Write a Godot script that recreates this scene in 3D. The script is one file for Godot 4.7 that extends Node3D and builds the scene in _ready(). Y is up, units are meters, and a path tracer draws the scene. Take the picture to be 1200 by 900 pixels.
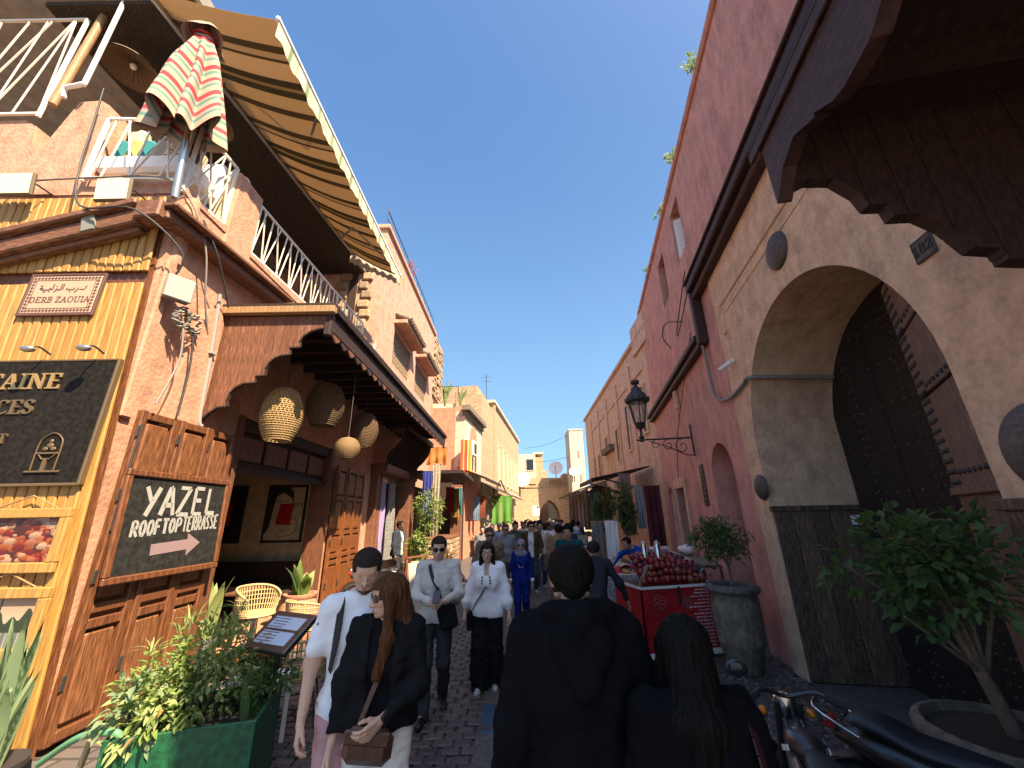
extends Node3D
# A narrow market street: restaurant corner on the left, arched gate house on the right, crowd in between.

var M := {}
var taken := {}
var part_count := {}
var rng := RandomNumberGenerator.new()
const LEFT_X := -4.4
var FL := Transform3D(Basis(Vector3(0, 0, -1), Vector3.UP, Vector3(1, 0, 0)), Vector3(LEFT_X, 0, 0))          # left front: u = distance away, y, out = into the street
var FR := Transform3D(Basis(Vector3(-0.1822, 0, 0.9833), Vector3.UP, Vector3(-0.9833, 0, -0.1822)), Vector3(3.55, 0, -5.75))   # right front: u grows towards the viewer
var FF := Transform3D(Basis(Vector3(0.1219, 0, -0.9925), Vector3.UP, Vector3(0.9925, 0, 0.1219)), Vector3(-2.6, 0, -20.5))     # farther left fronts
var FT := Transform3D(Basis(Vector3(-0.026, 0, 0.9997), Vector3.UP, Vector3(-0.9997, 0, -0.026)), Vector3(5.0, 0, -13.7))      # farther right fronts
var LEAN := Transform3D(Basis(Vector3(1, 0, 0), Vector3(-0.07, 1, 0), Vector3(0, 0, 1)), Vector3(0.14, 0, 0))                 # the slatted wall leans a little


class MB:  # collects faces; points are turned by xf, faces are given counter-clockwise seen from outside
	var v := PackedVector3Array()
	var n := PackedVector3Array()
	var t := PackedVector2Array()
	var col := Color.WHITE
	var xf := Transform3D()
	var nb := Basis()

	func _init(x := Transform3D()):
		at(x)

	func at(x: Transform3D) -> MB:
		xf = x
		nb = x.basis.inverse().transposed()
		return self

	func put(p: Vector3, nn: Vector3, uv: Vector2):
		v.append(p); n.append(nn); t.append(uv)

	func tri(a: Vector3, b: Vector3, d: Vector3, ua := Vector2(0, 1), ub := Vector2(1, 1), ud := Vector2(1, 0)):
		a = xf * a; b = xf * b; d = xf * d
		var nn := (b - a).cross(d - a).normalized()
		put(a, nn, ua); put(d, nn, ud); put(b, nn, ub)

	func quad(a: Vector3, b: Vector3, d: Vector3, e: Vector3):
		tri(a, b, d, Vector2(0, 1), Vector2(1, 1), Vector2(1, 0))
		tri(a, d, e, Vector2(0, 1), Vector2(1, 0), Vector2(0, 0))

	func stri(a: Vector3, b: Vector3, d: Vector3, na: Vector3, n2: Vector3, nd: Vector3, ua := Vector2(), ub := Vector2(), ud := Vector2()):
		put(xf * a, (nb * na).normalized(), ua); put(xf * d, (nb * nd).normalized(), ud); put(xf * b, (nb * n2).normalized(), ub)

	func box(o: Vector3, s: Vector3, bev := 0.0, bas := Basis()) -> MB:
		var h := s * 0.5
		if bev <= 0.0:
			for f in 6:
				var ax := f / 2
				var sg := 1.0 if f % 2 == 0 else -1.0
				var w := Vector3(); w[ax] = sg * h[ax]
				var p := Vector3(); p[(ax + 1) % 3] = h[(ax + 1) % 3] * sg
				var q := Vector3(); q[(ax + 2) % 3] = h[(ax + 2) % 3]
				quad(o + bas * (w - p - q), o + bas * (w + p - q), o + bas * (w + p + q), o + bas * (w - p + q))
			return self
		bev = minf(bev, minf(h.x, minf(h.y, h.z)) * 0.9)
		var k := h - Vector3(bev, bev, bev)
		for f in 6:
			var ax := f / 2
			var sg := 1.0 if f % 2 == 0 else -1.0
			var w := Vector3(); w[ax] = sg * h[ax]
			var p := Vector3(); p[(ax + 1) % 3] = k[(ax + 1) % 3] * sg
			var q := Vector3(); q[(ax + 2) % 3] = k[(ax + 2) % 3]
			quad(o + bas * (w - p - q), o + bas * (w + p - q), o + bas * (w + p + q), o + bas * (w - p + q))
		for ax in 3:
			for s1 in [-1.0, 1.0]:
				for s2 in [-1.0, 1.0]:
					var i := (ax + 1) % 3
					var j := (ax + 2) % 3
					var a := Vector3(); a[i] = s1 * h[i]; a[j] = s2 * k[j]; a[ax] = -k[ax]
					var b := a; b[ax] = k[ax]
					var e := Vector3(); e[i] = s1 * k[i]; e[j] = s2 * h[j]; e[ax] = -k[ax]
					var d := e; d[ax] = k[ax]
					if s1 * s2 > 0:
						quad(o + bas * a, o + bas * e, o + bas * d, o + bas * b)
					else:
						quad(o + bas * e, o + bas * a, o + bas * b, o + bas * d)
		for sx in [-1.0, 1.0]:
			for sy in [-1.0, 1.0]:
				for sz in [-1.0, 1.0]:
					var a := o + bas * Vector3(sx * h.x, sy * k.y, sz * k.z)
					var b := o + bas * Vector3(sx * k.x, sy * h.y, sz * k.z)
					var d := o + bas * Vector3(sx * k.x, sy * k.y, sz * h.z)
					if sx * sy * sz > 0:
						tri(a, b, d)
					else:
						tri(b, a, d)
		return self

	func span(a: Vector3, b: Vector3, bev := 0.0) -> MB:  # a box between two corners
		return box((a + b) * 0.5, (b - a).abs(), bev)

	func bar(a: Vector3, b: Vector3, w: float, h: float, bev := 0.0, up := Vector3.UP) -> MB:  # a beam along a line, w across, h along up
		var f := (b - a).normalized()
		if absf(f.dot(up)) > 0.99:
			up = Vector3(0, 0, 1) if absf(f.z) < 0.9 else Vector3(1, 0, 0)
		var r := up.cross(f).normalized()
		var u := f.cross(r)
		return box((a + b) * 0.5, Vector3(w, h, a.distance_to(b)), bev, Basis(r, u, f))

	func tube(pts: Array, rad, sides := 6, caps := true) -> MB:
		var m := pts.size()
		var f0: Vector3 = (pts[1] - pts[0]).normalized()
		var r := f0.cross(Vector3.UP if absf(f0.y) < 0.9 else Vector3.RIGHT).normalized()
		var rings := []
		var norms := []
		for i in m:
			var f: Vector3 = (pts[mini(i + 1, m - 1)] - pts[maxi(i - 1, 0)]).normalized()
			r = (r - f * r.dot(f)).normalized()
			var s := f.cross(r)
			var ra: float = rad[i] if rad is Array else rad
			var ring := PackedVector3Array()
			var nn := PackedVector3Array()
			for k in sides:
				var an := TAU * k / sides
				var d := r * cos(an) + s * sin(an)
				ring.append(pts[i] + d * ra); nn.append(d)
			rings.append(ring); norms.append(nn)
		for i in m - 1:
			for k in sides:
				var k2 := (k + 1) % sides
				var a: Vector3 = rings[i][k]; var b: Vector3 = rings[i][k2]; var d: Vector3 = rings[i + 1][k2]; var e: Vector3 = rings[i + 1][k]
				stri(a, b, d, norms[i][k], norms[i][k2], norms[i + 1][k2])
				stri(a, d, e, norms[i][k], norms[i + 1][k2], norms[i + 1][k])
		if caps:
			for k in range(1, sides - 1):
				tri(rings[0][0], rings[0][k + 1], rings[0][k])
				tri(rings[m - 1][0], rings[m - 1][k], rings[m - 1][k + 1])
		return self

	func lathe(prof: Array, sides := 20, o := Vector3.ZERO, bas := Basis(), flat := false) -> MB:  # prof: Vector2(radius, height) upwards on the outside
		for i in prof.size() - 1:
			var p: Vector2 = prof[i]
			var q: Vector2 = prof[i + 1]
			if p.distance_to(q) < 0.00001:
				continue
			var e := (q - p).normalized()
			var n0 := e
			var n1 := e
			if not flat:
				if i > 0 and e.dot((p - prof[i - 1]).normalized()) > 0.5:
					n0 = (e + (p - prof[i - 1]).normalized()).normalized()
				if i + 2 < prof.size() and e.dot((prof[i + 2] - q).normalized()) > 0.5:
					n1 = (e + (prof[i + 2] - q).normalized()).normalized()
			for k in sides:
				var a0 := TAU * k / sides
				var a1 := TAU * (k + 1) / sides
				var d0 := Vector3(cos(a0), 0, -sin(a0))
				var d1 := Vector3(cos(a1), 0, -sin(a1))
				var A := o + bas * (d0 * p.x + Vector3(0, p.y, 0))
				var B := o + bas * (d1 * p.x + Vector3(0, p.y, 0))
				var C := o + bas * (d1 * q.x + Vector3(0, q.y, 0))
				var D := o + bas * (d0 * q.x + Vector3(0, q.y, 0))
				var m00 := bas * (d0 * n0.y + Vector3(0, -n0.x, 0)); var m01 := bas * (d1 * n0.y + Vector3(0, -n0.x, 0))
				var m10 := bas * (d0 * n1.y + Vector3(0, -n1.x, 0)); var m11 := bas * (d1 * n1.y + Vector3(0, -n1.x, 0))
				var u0 := float(k) / sides
				var u1 := float(k + 1) / sides
				var v0 := 1.0 - float(i) / (prof.size() - 1)
				var v1 := 1.0 - float(i + 1) / (prof.size() - 1)
				if p.x > 0.00001:
					stri(A, B, C, m00, m01, m11, Vector2(u0, v0), Vector2(u1, v0), Vector2(u1, v1))
				if q.x > 0.00001:
					stri(A, C, D, m00, m11, m10, Vector2(u0, v0), Vector2(u1, v1), Vector2(u0, v1))
		return self

	func ball(o: Vector3, r: Vector3, sides := 12, rings := 8, bas := Basis()) -> MB:
		for i in rings:
			for k in sides:
				var P := []
				for w in [[k, i], [k + 1, i], [k + 1, i + 1], [k, i + 1]]:
					var an: float = TAU * w[0] / sides
					var el: float = -PI / 2 + PI * w[1] / rings
					P.append(Vector3(cos(an) * cos(el), sin(el), -sin(an) * cos(el)))
				var N := []
				for p in P:
					N.append(bas * (p / r).normalized())
				if i > 0:
					stri(o + bas * (P[0] * r), o + bas * (P[1] * r), o + bas * (P[2] * r), N[0], N[1], N[2])
				if i < rings - 1:
					stri(o + bas * (P[0] * r), o + bas * (P[2] * r), o + bas * (P[3] * r), N[0], N[2], N[3])
		return self

	func prism(poly: PackedVector2Array, z0: float, z1: float, sides := true) -> MB:  # an outline in x, y pushed from z0 to z1
		if Geometry2D.is_polygon_clockwise(poly):
			poly.reverse()
		var id := Geometry2D.triangulate_polygon(poly)
		for i in range(0, id.size(), 3):
			var a := poly[id[i]]; var b := poly[id[i + 1]]; var d := poly[id[i + 2]]
			if (b - a).cross(d - a) < 0:
				var w := b; b = d; d = w
			tri(Vector3(a.x, a.y, z1), Vector3(b.x, b.y, z1), Vector3(d.x, d.y, z1), a, b, d)
			tri(Vector3(a.x, a.y, z0), Vector3(d.x, d.y, z0), Vector3(b.x, b.y, z0), a, d, b)
		if sides:
			for i in poly.size():
				var a := poly[i]
				var b := poly[(i + 1) % poly.size()]
				quad(Vector3(a.x, a.y, z0), Vector3(b.x, b.y, z0), Vector3(b.x, b.y, z1), Vector3(a.x, a.y, z1))
		return self

	func sheet(nu: int, nv: int, f: Callable, thick := 0.0) -> MB:  # a curved surface f(u, v); smooth; optional thickness
		var P := []
		for i in nu + 1:
			var row := PackedVector3Array()
			for j in nv + 1:
				row.append(f.call(float(i) / nu, float(j) / nv))
			P.append(row)
		var N := []
		for i in nu + 1:
			var row := PackedVector3Array()
			for j in nv + 1:
				var du: Vector3 = P[mini(i + 1, nu)][j] - P[maxi(i - 1, 0)][j]
				var dv: Vector3 = P[i][mini(j + 1, nv)] - P[i][maxi(j - 1, 0)]
				var cr := du.cross(dv)
				row.append(cr.normalized() if cr.length() > 1e-9 else Vector3.UP)
			N.append(row)
		for lay in (2 if thick > 0.0 else 1):
			for i in nu:
				for j in nv:
					var q := []
					var m := []
					var uu := []
					for w in [[i, j], [i + 1, j], [i + 1, j + 1], [i, j + 1]]:
						q.append(P[w[0]][w[1]] - N[w[0]][w[1]] * thick * lay); m.append(N[w[0]][w[1]] * (-1.0 if lay else 1.0)); uu.append(Vector2(float(w[0]) / nu, float(w[1]) / nv))
					if lay == 0:
						stri(q[0], q[1], q[2], m[0], m[1], m[2], uu[0], uu[1], uu[2]); stri(q[0], q[2], q[3], m[0], m[2], m[3], uu[0], uu[2], uu[3])
					else:
						stri(q[0], q[2], q[1], m[0], m[2], m[1], uu[0], uu[2], uu[1]); stri(q[0], q[3], q[2], m[0], m[3], m[2], uu[0], uu[3], uu[2])
		return self

	func leaf(o: Vector3, d: Vector3, up: Vector3, l: float, w: float, bend := 0.25) -> MB:  # a folded pointed leaf of six triangles
		var s := d.cross(up).normalized() * w * 0.5
		var u := s.cross(d).normalized()
		var m1 := o + d * l * 0.35 + u * l * 0.03
		var m2 := o + d * l * 0.7 - u * l * bend * 0.35
		var tip := o + d * l - u * l * bend
		var a := m1 + s + u * w * 0.18; var b := m1 - s + u * w * 0.18
		var e := m2 + s * 0.75 + u * w * 0.14; var f := m2 - s * 0.75 + u * w * 0.14
		tri(o, a, m1); tri(o, m1, b)
		tri(m1, a, e); tri(m1, e, m2); tri(m1, m2, f); tri(m1, f, b)
		tri(m2, e, tip); tri(m2, tip, f)
		return self

	func mesh() -> ArrayMesh:
		var arr := []
		arr.resize(Mesh.ARRAY_MAX)
		arr[Mesh.ARRAY_VERTEX] = v; arr[Mesh.ARRAY_NORMAL] = n; arr[Mesh.ARRAY_TEX_UV] = t
		var am := ArrayMesh.new()
		am.add_surface_from_arrays(Mesh.PRIMITIVE_TRIANGLES, arr)
		return am


func numbered(s: String) -> String:
	taken[s] = taken.get(s, 0) + 1
	return s if taken[s] == 1 else "%s_%03d" % [s, taken[s] - 1]

func tag(o: Node, label: String, cat := "", group := "", kind := "") -> Node:
	if label: o.set_meta("label", label)
	if cat: o.set_meta("category", cat)
	if group: o.set_meta("group", group)
	if kind: o.set_meta("kind", kind)
	return o

func thing(called: String, label: String, cat: String, xf := Transform3D(), group := "") -> Node3D:
	var o := Node3D.new()
	o.name = numbered(called)
	add_child(o)
	o.transform = xf
	tag(o, label, cat, group)
	return o

func pos(x: float, y: float, z: float, turn := 0.0) -> Transform3D:
	return Transform3D(Basis(Vector3.UP, deg_to_rad(turn)), Vector3(x, y, z))

func part(parent: Node, called: String, m, material: Material, xf := Transform3D()) -> MeshInstance3D:
	var o := MeshInstance3D.new()
	o.mesh = m.mesh() if m is MB else m
	o.material_override = material
	o.transform = xf
	if parent == self:
		o.name = numbered(called)
	else:
		var key := [parent.get_instance_id(), called]
		part_count[key] = part_count.get(key, 0) + 1
		o.name = called if part_count[key] == 1 else "%s_%03d" % [called, part_count[key] - 1]
	parent.add_child(o, true)
	return o

func stuff(o: Node) -> Node:
	o.set_meta("kind", "stuff")
	return o

func structure(called: String, m, material: Material) -> MeshInstance3D:
	var o := part(self, called, m, material)
	o.set_meta("kind", "structure")
	return o

func solo(called: String, m, material: Material, label: String, cat: String, group := "", xf := Transform3D()) -> MeshInstance3D:
	var o := part(self, called, m, material, xf)
	tag(o, label, cat, group)
	return o

func copy(src: Node3D, xf: Transform3D, label := "", group := "") -> Node3D:
	var base := String(src.name)
	var cut := base.rfind("_")
	if cut > 0 and base.substr(cut + 1).is_valid_int():
		base = base.substr(0, cut)
	var o: Node3D = src.duplicate()
	o.name = numbered(base)
	add_child(o)
	o.transform = xf
	tag(o, label, "", group)
	return o

# ---------- materials ----------
var T := {}

func noise_image(sd: int, freq: float, kind: int, oct: int, size := 512) -> Image:
	var f := FastNoiseLite.new()
	f.seed = sd; f.frequency = freq; f.noise_type = kind; f.fractal_octaves = oct
	if kind == FastNoiseLite.TYPE_CELLULAR:
		f.cellular_return_type = FastNoiseLite.RETURN_DISTANCE2_SUB
	var im := f.get_seamless_image(size, size)
	im.convert(Image.FORMAT_RGB8)
	return im

func grey(called: String, im: Image, contrast: float):
	var g: Image = im.duplicate()
	g.adjust_bcs(1.0, contrast, 1.0)
	g.adjust_bcs(1.0 / (0.5 + 0.5 * contrast), 1.0, 1.0)
	T[called] = ImageTexture.create_from_image(g)

func bumps(called: String, im: Image, k: float):
	var g: Image = im.duplicate()
	g.convert(Image.FORMAT_RGBA8)
	g.bump_map_to_normal_map(k)
	T[called] = ImageTexture.create_from_image(g)

func mat(called: String, lin: Color, rough := 0.8, tex := "", sc := Vector3.ONE, bump := "", bump_k := 1.0, world := true) -> StandardMaterial3D:
	var m := StandardMaterial3D.new()
	m.resource_name = called
	m.albedo_color = lin.linear_to_srgb()
	m.roughness = rough
	m.vertex_color_use_as_albedo = false
	if tex or bump:
		m.uv1_triplanar = true
		m.uv1_world_triplanar = world
		m.uv1_triplanar_sharpness = 4.0
		m.uv1_scale = sc
	if tex:
		m.albedo_texture = T[tex]
	if bump:
		m.normal_enabled = true
		m.normal_texture = T[bump]
		m.normal_scale = bump_k
	M[called] = m
	return m

func c(r: float, g: float, b: float) -> Color:
	return Color(r, g, b)

func make_materials():
	var blot := noise_image(3, 0.012, FastNoiseLite.TYPE_SIMPLEX_SMOOTH, 5)
	var fine := noise_image(7, 0.06, FastNoiseLite.TYPE_SIMPLEX_SMOOTH, 4)
	var grain := noise_image(11, 0.03, FastNoiseLite.TYPE_PERLIN, 5)
	var cells := noise_image(15, 0.035, FastNoiseLite.TYPE_CELLULAR, 1)
	var stain := noise_image(21, 0.008, FastNoiseLite.TYPE_SIMPLEX_SMOOTH, 4)
	var wall := Image.create(512, 512, false, Image.FORMAT_RGB8)
	for y in 512:
		for x in 512:
			var b := stain.get_pixel(x, y).r
			var w := .76 + .16 * blot.get_pixel(x, y).r + .12 * fine.get_pixel(x, y).r + .10 * grain.get_pixel(x, (y / 3) % 512).r - .07 * smoothstep(.52, .80, b) - .05 * smoothstep(.40, .15, b)
			w -= .05 * smoothstep(.07, .0, cells.get_pixel(x, y).r)
			wall.set_pixel(x, y, Color(w, w, w))
	T["wall"] = ImageTexture.create_from_image(wall)
	var crease := FastNoiseLite.new()
	crease.seed = 8
	crease.frequency = .012
	crease.noise_type = FastNoiseLite.TYPE_SIMPLEX_SMOOTH
	crease.fractal_type = FastNoiseLite.FRACTAL_RIDGED
	crease.fractal_octaves = 3
	bumps("n_cloth", crease.get_seamless_image(512, 512), 5.0)
	grey("blot", blot, 0.26); grey("blot_soft", blot, 0.12); grey("fine", fine, 0.18); grey("grain", grain, 0.42); grey("grain_soft", grain, 0.2); grey("cells", cells, 0.5)
	bumps("n_blot", blot, 7.0); bumps("n_fine", fine, 2.5); bumps("n_grain", grain, 2.5); bumps("n_cells", cells, 6.0)
	# walls
	mat("plaster_left", c(0.515, 0.269, 0.174), .9, "wall", Vector3(.5, .4, .5), "n_fine", .6)
	mat("plaster_cream", c(0.694, 0.56, 0.381), .9, "wall", Vector3(.5, .4, .5), "n_fine", .7)
	mat("plaster_upper", c(0.56, 0.314, 0.224), .9, "wall", Vector3(.5, .4, .5), "n_fine", .6)
	mat("plaster_right", c(.62, .305, .25), .9, "wall", Vector3(.42, .20, .42), "n_blot", .35)
	mat("plaster_tan", c(0.717, 0.482, 0.314), .92, "wall", Vector3(.45, .4, .45), "n_blot", .4)
	mat("plaster_far", c(0.694, 0.482, 0.358), .9, "wall", Vector3(.5, .4, .5), "n_fine", .5)
	mat("plaster_salmon", c(0.605, 0.246, 0.157), .9, "wall", Vector3(.5, .4, .5), "n_fine", .5)
	mat("plaster_white", c(.58, .50, .39), .85, "wall", Vector3(.5, .4, .5), "n_fine", .4)
	mat("room_wall", c(.62, .50, .30), .9, "blot_soft", Vector3(.5, .5, .5))
	mat("terrace_wall", c(.34, .30, .26), .9, "blot_soft", Vector3(.5, .5, .5))
	mat("stone_warm", c(.62, .44, .27), .9, "blot", Vector3(2, 2, 2), "n_fine", 1.0)
	mat("stone_dark", c(.44, .30, .19), .9, "blot", Vector3(2, 2, 2), "n_fine", 1.0)
	mat("mortar", c(.40, .29, .19), .95, "fine", Vector3(2, 2, 2))
	# wood; grain runs along y, along the street (z) or across (x)
	mat("slat_a", c(.52, .275, .06), .6, "grain_soft", Vector3(4, .22, 4), "n_grain", .15)
	mat("slat_b", c(.48, .245, .05), .6, "grain_soft", Vector3(4.3, .2, 4.3), "n_grain", .15)
	mat("slat_c", c(.51, .285, .07), .6, "grain_soft", Vector3(3.7, .25, 3.7), "n_grain", .15)
	mat("door_wood", c(.29, .105, .040), .5, "grain", Vector3(5, .4, 5), "n_grain", .5)
	mat("door_wood_cross", c(.33, .125, .050), .5, "grain", Vector3(.6, 5, .6), "n_grain", .5)
	mat("door_panel", c(.36, .14, .055), .5, "grain", Vector3(4, .35, 4), "n_grain", .3)
	mat("gate_wood_shaded", c(.030, .019, .015), .8, "grain", Vector3(3, .5, 3), "n_grain", .6)  # near-black copy of the gate wood; passage shade put into the colour
	mat("door_wood_far", c(.36, .115, .030), .5, "grain", Vector3(5, .4, 5), "n_grain", .5)
	mat("board_a", c(.34, .135, .068), .65, "grain", Vector3(5, .4, 5), "n_grain", .5)
	mat("board_b", c(.29, .108, .052), .65, "grain", Vector3(5.5, .35, 5.5), "n_grain", .5)
	mat("beam_wood", c(.33, .14, .068), .6, "grain", Vector3(.5, 6, 2), "n_grain", .6)
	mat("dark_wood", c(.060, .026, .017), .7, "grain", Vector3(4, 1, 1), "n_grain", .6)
	mat("gutter_wood", c(.085, .032, .024), .6, "grain", Vector3(1, 3, 1), "n_grain", .5)
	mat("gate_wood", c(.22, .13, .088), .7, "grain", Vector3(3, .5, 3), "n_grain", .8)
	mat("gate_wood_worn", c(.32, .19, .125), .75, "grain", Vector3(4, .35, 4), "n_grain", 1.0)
	mat("pole_wood", c(.45, .26, .12), .6, "grain_soft", Vector3(5, .4, 5))
	mat("pale_wood", c(.58, .42, .22), .6, "grain_soft", Vector3(5, .4, 5))
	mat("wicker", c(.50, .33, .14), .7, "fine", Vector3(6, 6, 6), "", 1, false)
	mat("wicker_shaded", c(.20, .12, .06), .75, "fine", Vector3(6, 6, 6), "", 1, false)  # darker copy of the wicker; shade under the roofs put into the colour
	mat("wicker_half_shaded", c(.30, .19, .085), .75, "fine", Vector3(6, 6, 6), "", 1, false)  # half-dark copy of the wicker; partial shade put into the colour
	mat("cane", c(.62, .46, .22), .6, "fine", Vector3(6, 6, 6), "", 1, false)
	mat("reed_mat", c(.16, .11, .065), .9, "cells", Vector3(2, 2, 2), "n_cells", 1.0)
	# metals and plastics
	mat("white_paint", c(.72, .66, .56), .45)
	mat("white_metal", c(.78, .78, .76), .35)
	mat("steel", c(.42, .42, .42), .3).metallic = .8
	mat("chrome", c(.62, .62, .62), .15).metallic = 1.0
	mat("black_metal", c(.018, .018, .018), .45)
	mat("iron", c(.045, .042, .042), .55, "fine", Vector3(6, 6, 6))
	mat("grey_plastic", c(.19, .19, .155), .6)
	mat("cable", c(.045, .040, .040), .6)
	mat("cable_grey", c(.22, .20, .18), .6)
	mat("conduit", c(.26, .25, .23), .55)
	mat("black_gloss", c(.012, .012, .014), .25).clearcoat_enabled = true
	mat("seat_vinyl", c(.014, .015, .020), .42, "", Vector3(12, 12, 12), "n_fine", .25)
	mat("rubber", c(.015, .015, .015), .85)
	mat("dark_red_paint", c(.014, .010, .011), .25).clearcoat_enabled = true
	mat("medallion", c(.13, .10, .09), .6, "blot", Vector3(3, 3, 3), "n_fine", .5)
	mat("sign_black", c(.024, .021, .018), .7, "blot", Vector3(2, 2, 2)).metallic_specular = .2
	mat("brass", c(.50, .30, .11), .35).metallic = .6
	mat("brass_dark", c(.10, .065, .030), .5)
	mat("slate", c(.040, .039, .037), .9, "blot", Vector3(1.5, 1.5, 1.5)).metallic_specular = .2
	mat("chalk", c(.46, .445, .41), .95, "fine", Vector3(9, 9, 9))
	mat("chalk_pink", c(.34, .23, .24), .95, "fine", Vector3(9, 9, 9))
	mat("white", c(.78, .76, .74), .7)
	mat("black", c(.012, .012, .012), .7)
	mat("ink", c(.10, .045, .035), .7)
	mat("tile_cream", c(.44, .30, .20), .45)
	mat("red_print", c(.50, .018, .026), .45, "blot_soft", Vector3(1, 1, 1))
	mat("red_deep", c(.20, .006, .012), .5)
	mat("green_paint", c(.010, .12, .045), .5, "blot", Vector3(2, 2, 2), "n_fine", .4)
	mat("green_tube", c(.10, .26, .13), .5)
	mat("terracotta", c(.56, .26, .15), .85, "blot_soft", Vector3(1.5, 1.5, 1.5), "n_fine", .5)
	mat("clay_grey", c(.28, .23, .17), .9, "blot", Vector3(1.4, 1.0, 1.4), "n_blot", .7)
	mat("clay_rim", c(.18, .165, .15), .85, "blot", Vector3(2, 2, 2), "n_fine", .7)
	mat("soil", c(.055, .038, .024), .95, "fine", Vector3(6, 6, 6), "n_fine", 1.0)
	mat("glass_dark", c(.02, .022, .025), .08)
	mat("inside_shade", c(.012, .010, .009), .9)  # near-black; the shade inside openings put into the colour
	# ground
	mat("earth", c(.26, .20, .165), .95, "blot", Vector3(.5, .5, .5))
	mat("joint", c(.040, .034, .032), .95, "fine", Vector3(4, 4, 4), "n_fine", 1.0)
	for i in 4:
		mat("sett_%d" % i, [c(.105, .084, .076), c(.125, .098, .088), c(.09, .074, .070), c(.145, .112, .098)][i], .55, "blot", Vector3(3, 3, 3), "n_fine", .8)
	mat("slab", c(.15, .135, .125), .7, "blot", Vector3(2, 2, 2), "n_fine", .7)
	mat("slab_blue", c(.055, .115, .185), .6, "blot", Vector3(3, 3, 3), "n_fine", .6)
	mat("gravel", c(.22, .21, .20), .9, "fine", Vector3(9, 9, 9))
	# plants
	for g in [["leaf_a", c(.105, .15, .038)], ["leaf_b", c(.155, .20, .050)], ["leaf_c", c(.040, .075, .022)], ["leaf_dark", c(.055, .088, .028)], ["leaf_dark_b", c(.075, .115, .038)], ["leaf_grey", c(.15, .20, .11)], ["leaf_pale", c(.24, .27, .11)], ["leaf_flower", c(.30, .11, .13)], ["leaf_dry", c(.22, .13, .05)]]:
		var lm := mat(g[0], g[1], .62)
		lm.metallic_specular = .3
		lm.backlight_enabled = true
		lm.backlight = Color(g[1].r * 1.2, g[1].g * 1.4, g[1].b * .8).linear_to_srgb()
	mat("bark", c(.17, .13, .09), .9, "grain_soft", Vector3(4, 1, 4))
	mat("bark_pale", c(.26, .19, .13), .9, "grain_soft", Vector3(4, 1, 4))
	mat("pomegranate", c(.34, .025, .030), .38, "blot", Vector3(9, 9, 9), "", 1, false)
	mat("pomegranate_c", c(.42, .13, .055), .42, "blot", Vector3(9, 9, 9), "", 1, false)
	mat("pomegranate_b", c(.44, .05, .045), .38, "blot", Vector3(9, 9, 9), "", 1, false)

func striped(called: String, bands: Array, rough := .9) -> StandardMaterial3D:  # woven stripes across v: [width, colour]
	var total := 0.0
	for b in bands: total += b[0]
	var im := Image.create(8, 256, false, Image.FORMAT_RGB8)
	var y := 0.0
	for b in bands:
		var h: float = b[0] / total * 256.0
		var col: Color = b[1]
		im.fill_rect(Rect2i(0, int(round(y)), 8, int(ceil(h)) + 1), col.linear_to_srgb())
		y += h
	var m := StandardMaterial3D.new()
	m.resource_name = called
	m.albedo_texture = ImageTexture.create_from_image(im)
	m.roughness = rough
	M[called] = m
	return m

func within(o: Node3D, frame := Transform3D()) -> MB:  # faces given in a frame (or the world), kept in the thing's own axes
	return MB.new(o.transform.affine_inverse() * frame)

func v3(x: float, y: float, z: float) -> Vector3:
	return Vector3(x, y, z)

func curve(pts: Array, steps := 4) -> Array:  # a smooth line through points
	var out := []
	for i in pts.size() - 1:
		var a: Vector3 = pts[maxi(i - 1, 0)]; var b: Vector3 = pts[i]; var d: Vector3 = pts[i + 1]; var e: Vector3 = pts[mini(i + 2, pts.size() - 1)]
		for k in steps:
			out.append(b.cubic_interpolate(d, a, e, float(k) / steps))
	out.append(pts[-1])
	return out

func railing(called_label: String, a: Vector3, b: Vector3, h: float, group: String, n: int, leans: Array):
	var o := thing("balcony_railing", called_label, "railing", Transform3D(Basis(), a), group)
	var d := b - a
	var u := Vector3.UP
	var m := MB.new()
	m.bar(u * h, d + u * h, .035, .035); m.bar(u * .06, d + u * .06, .035, .035)
	m.bar(u * 0.0, u * h, .04, .04); m.bar(d, d + u * h, .04, .04)
	part(o, "frame", m, M.white_paint)
	var w := d.normalized()
	var L := d.length()
	for i in n:
		var x := L * (i + .5) / n
		var le: float = leans[i % leans.size()] * h
		m = MB.new()
		m.bar(w * clampf(x - le, .02, L - .02) + u * .06, w * clampf(x + le, .02, L - .02) + u * h, .02, .014)
		part(o, "bar", m, M.white_paint)

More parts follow.
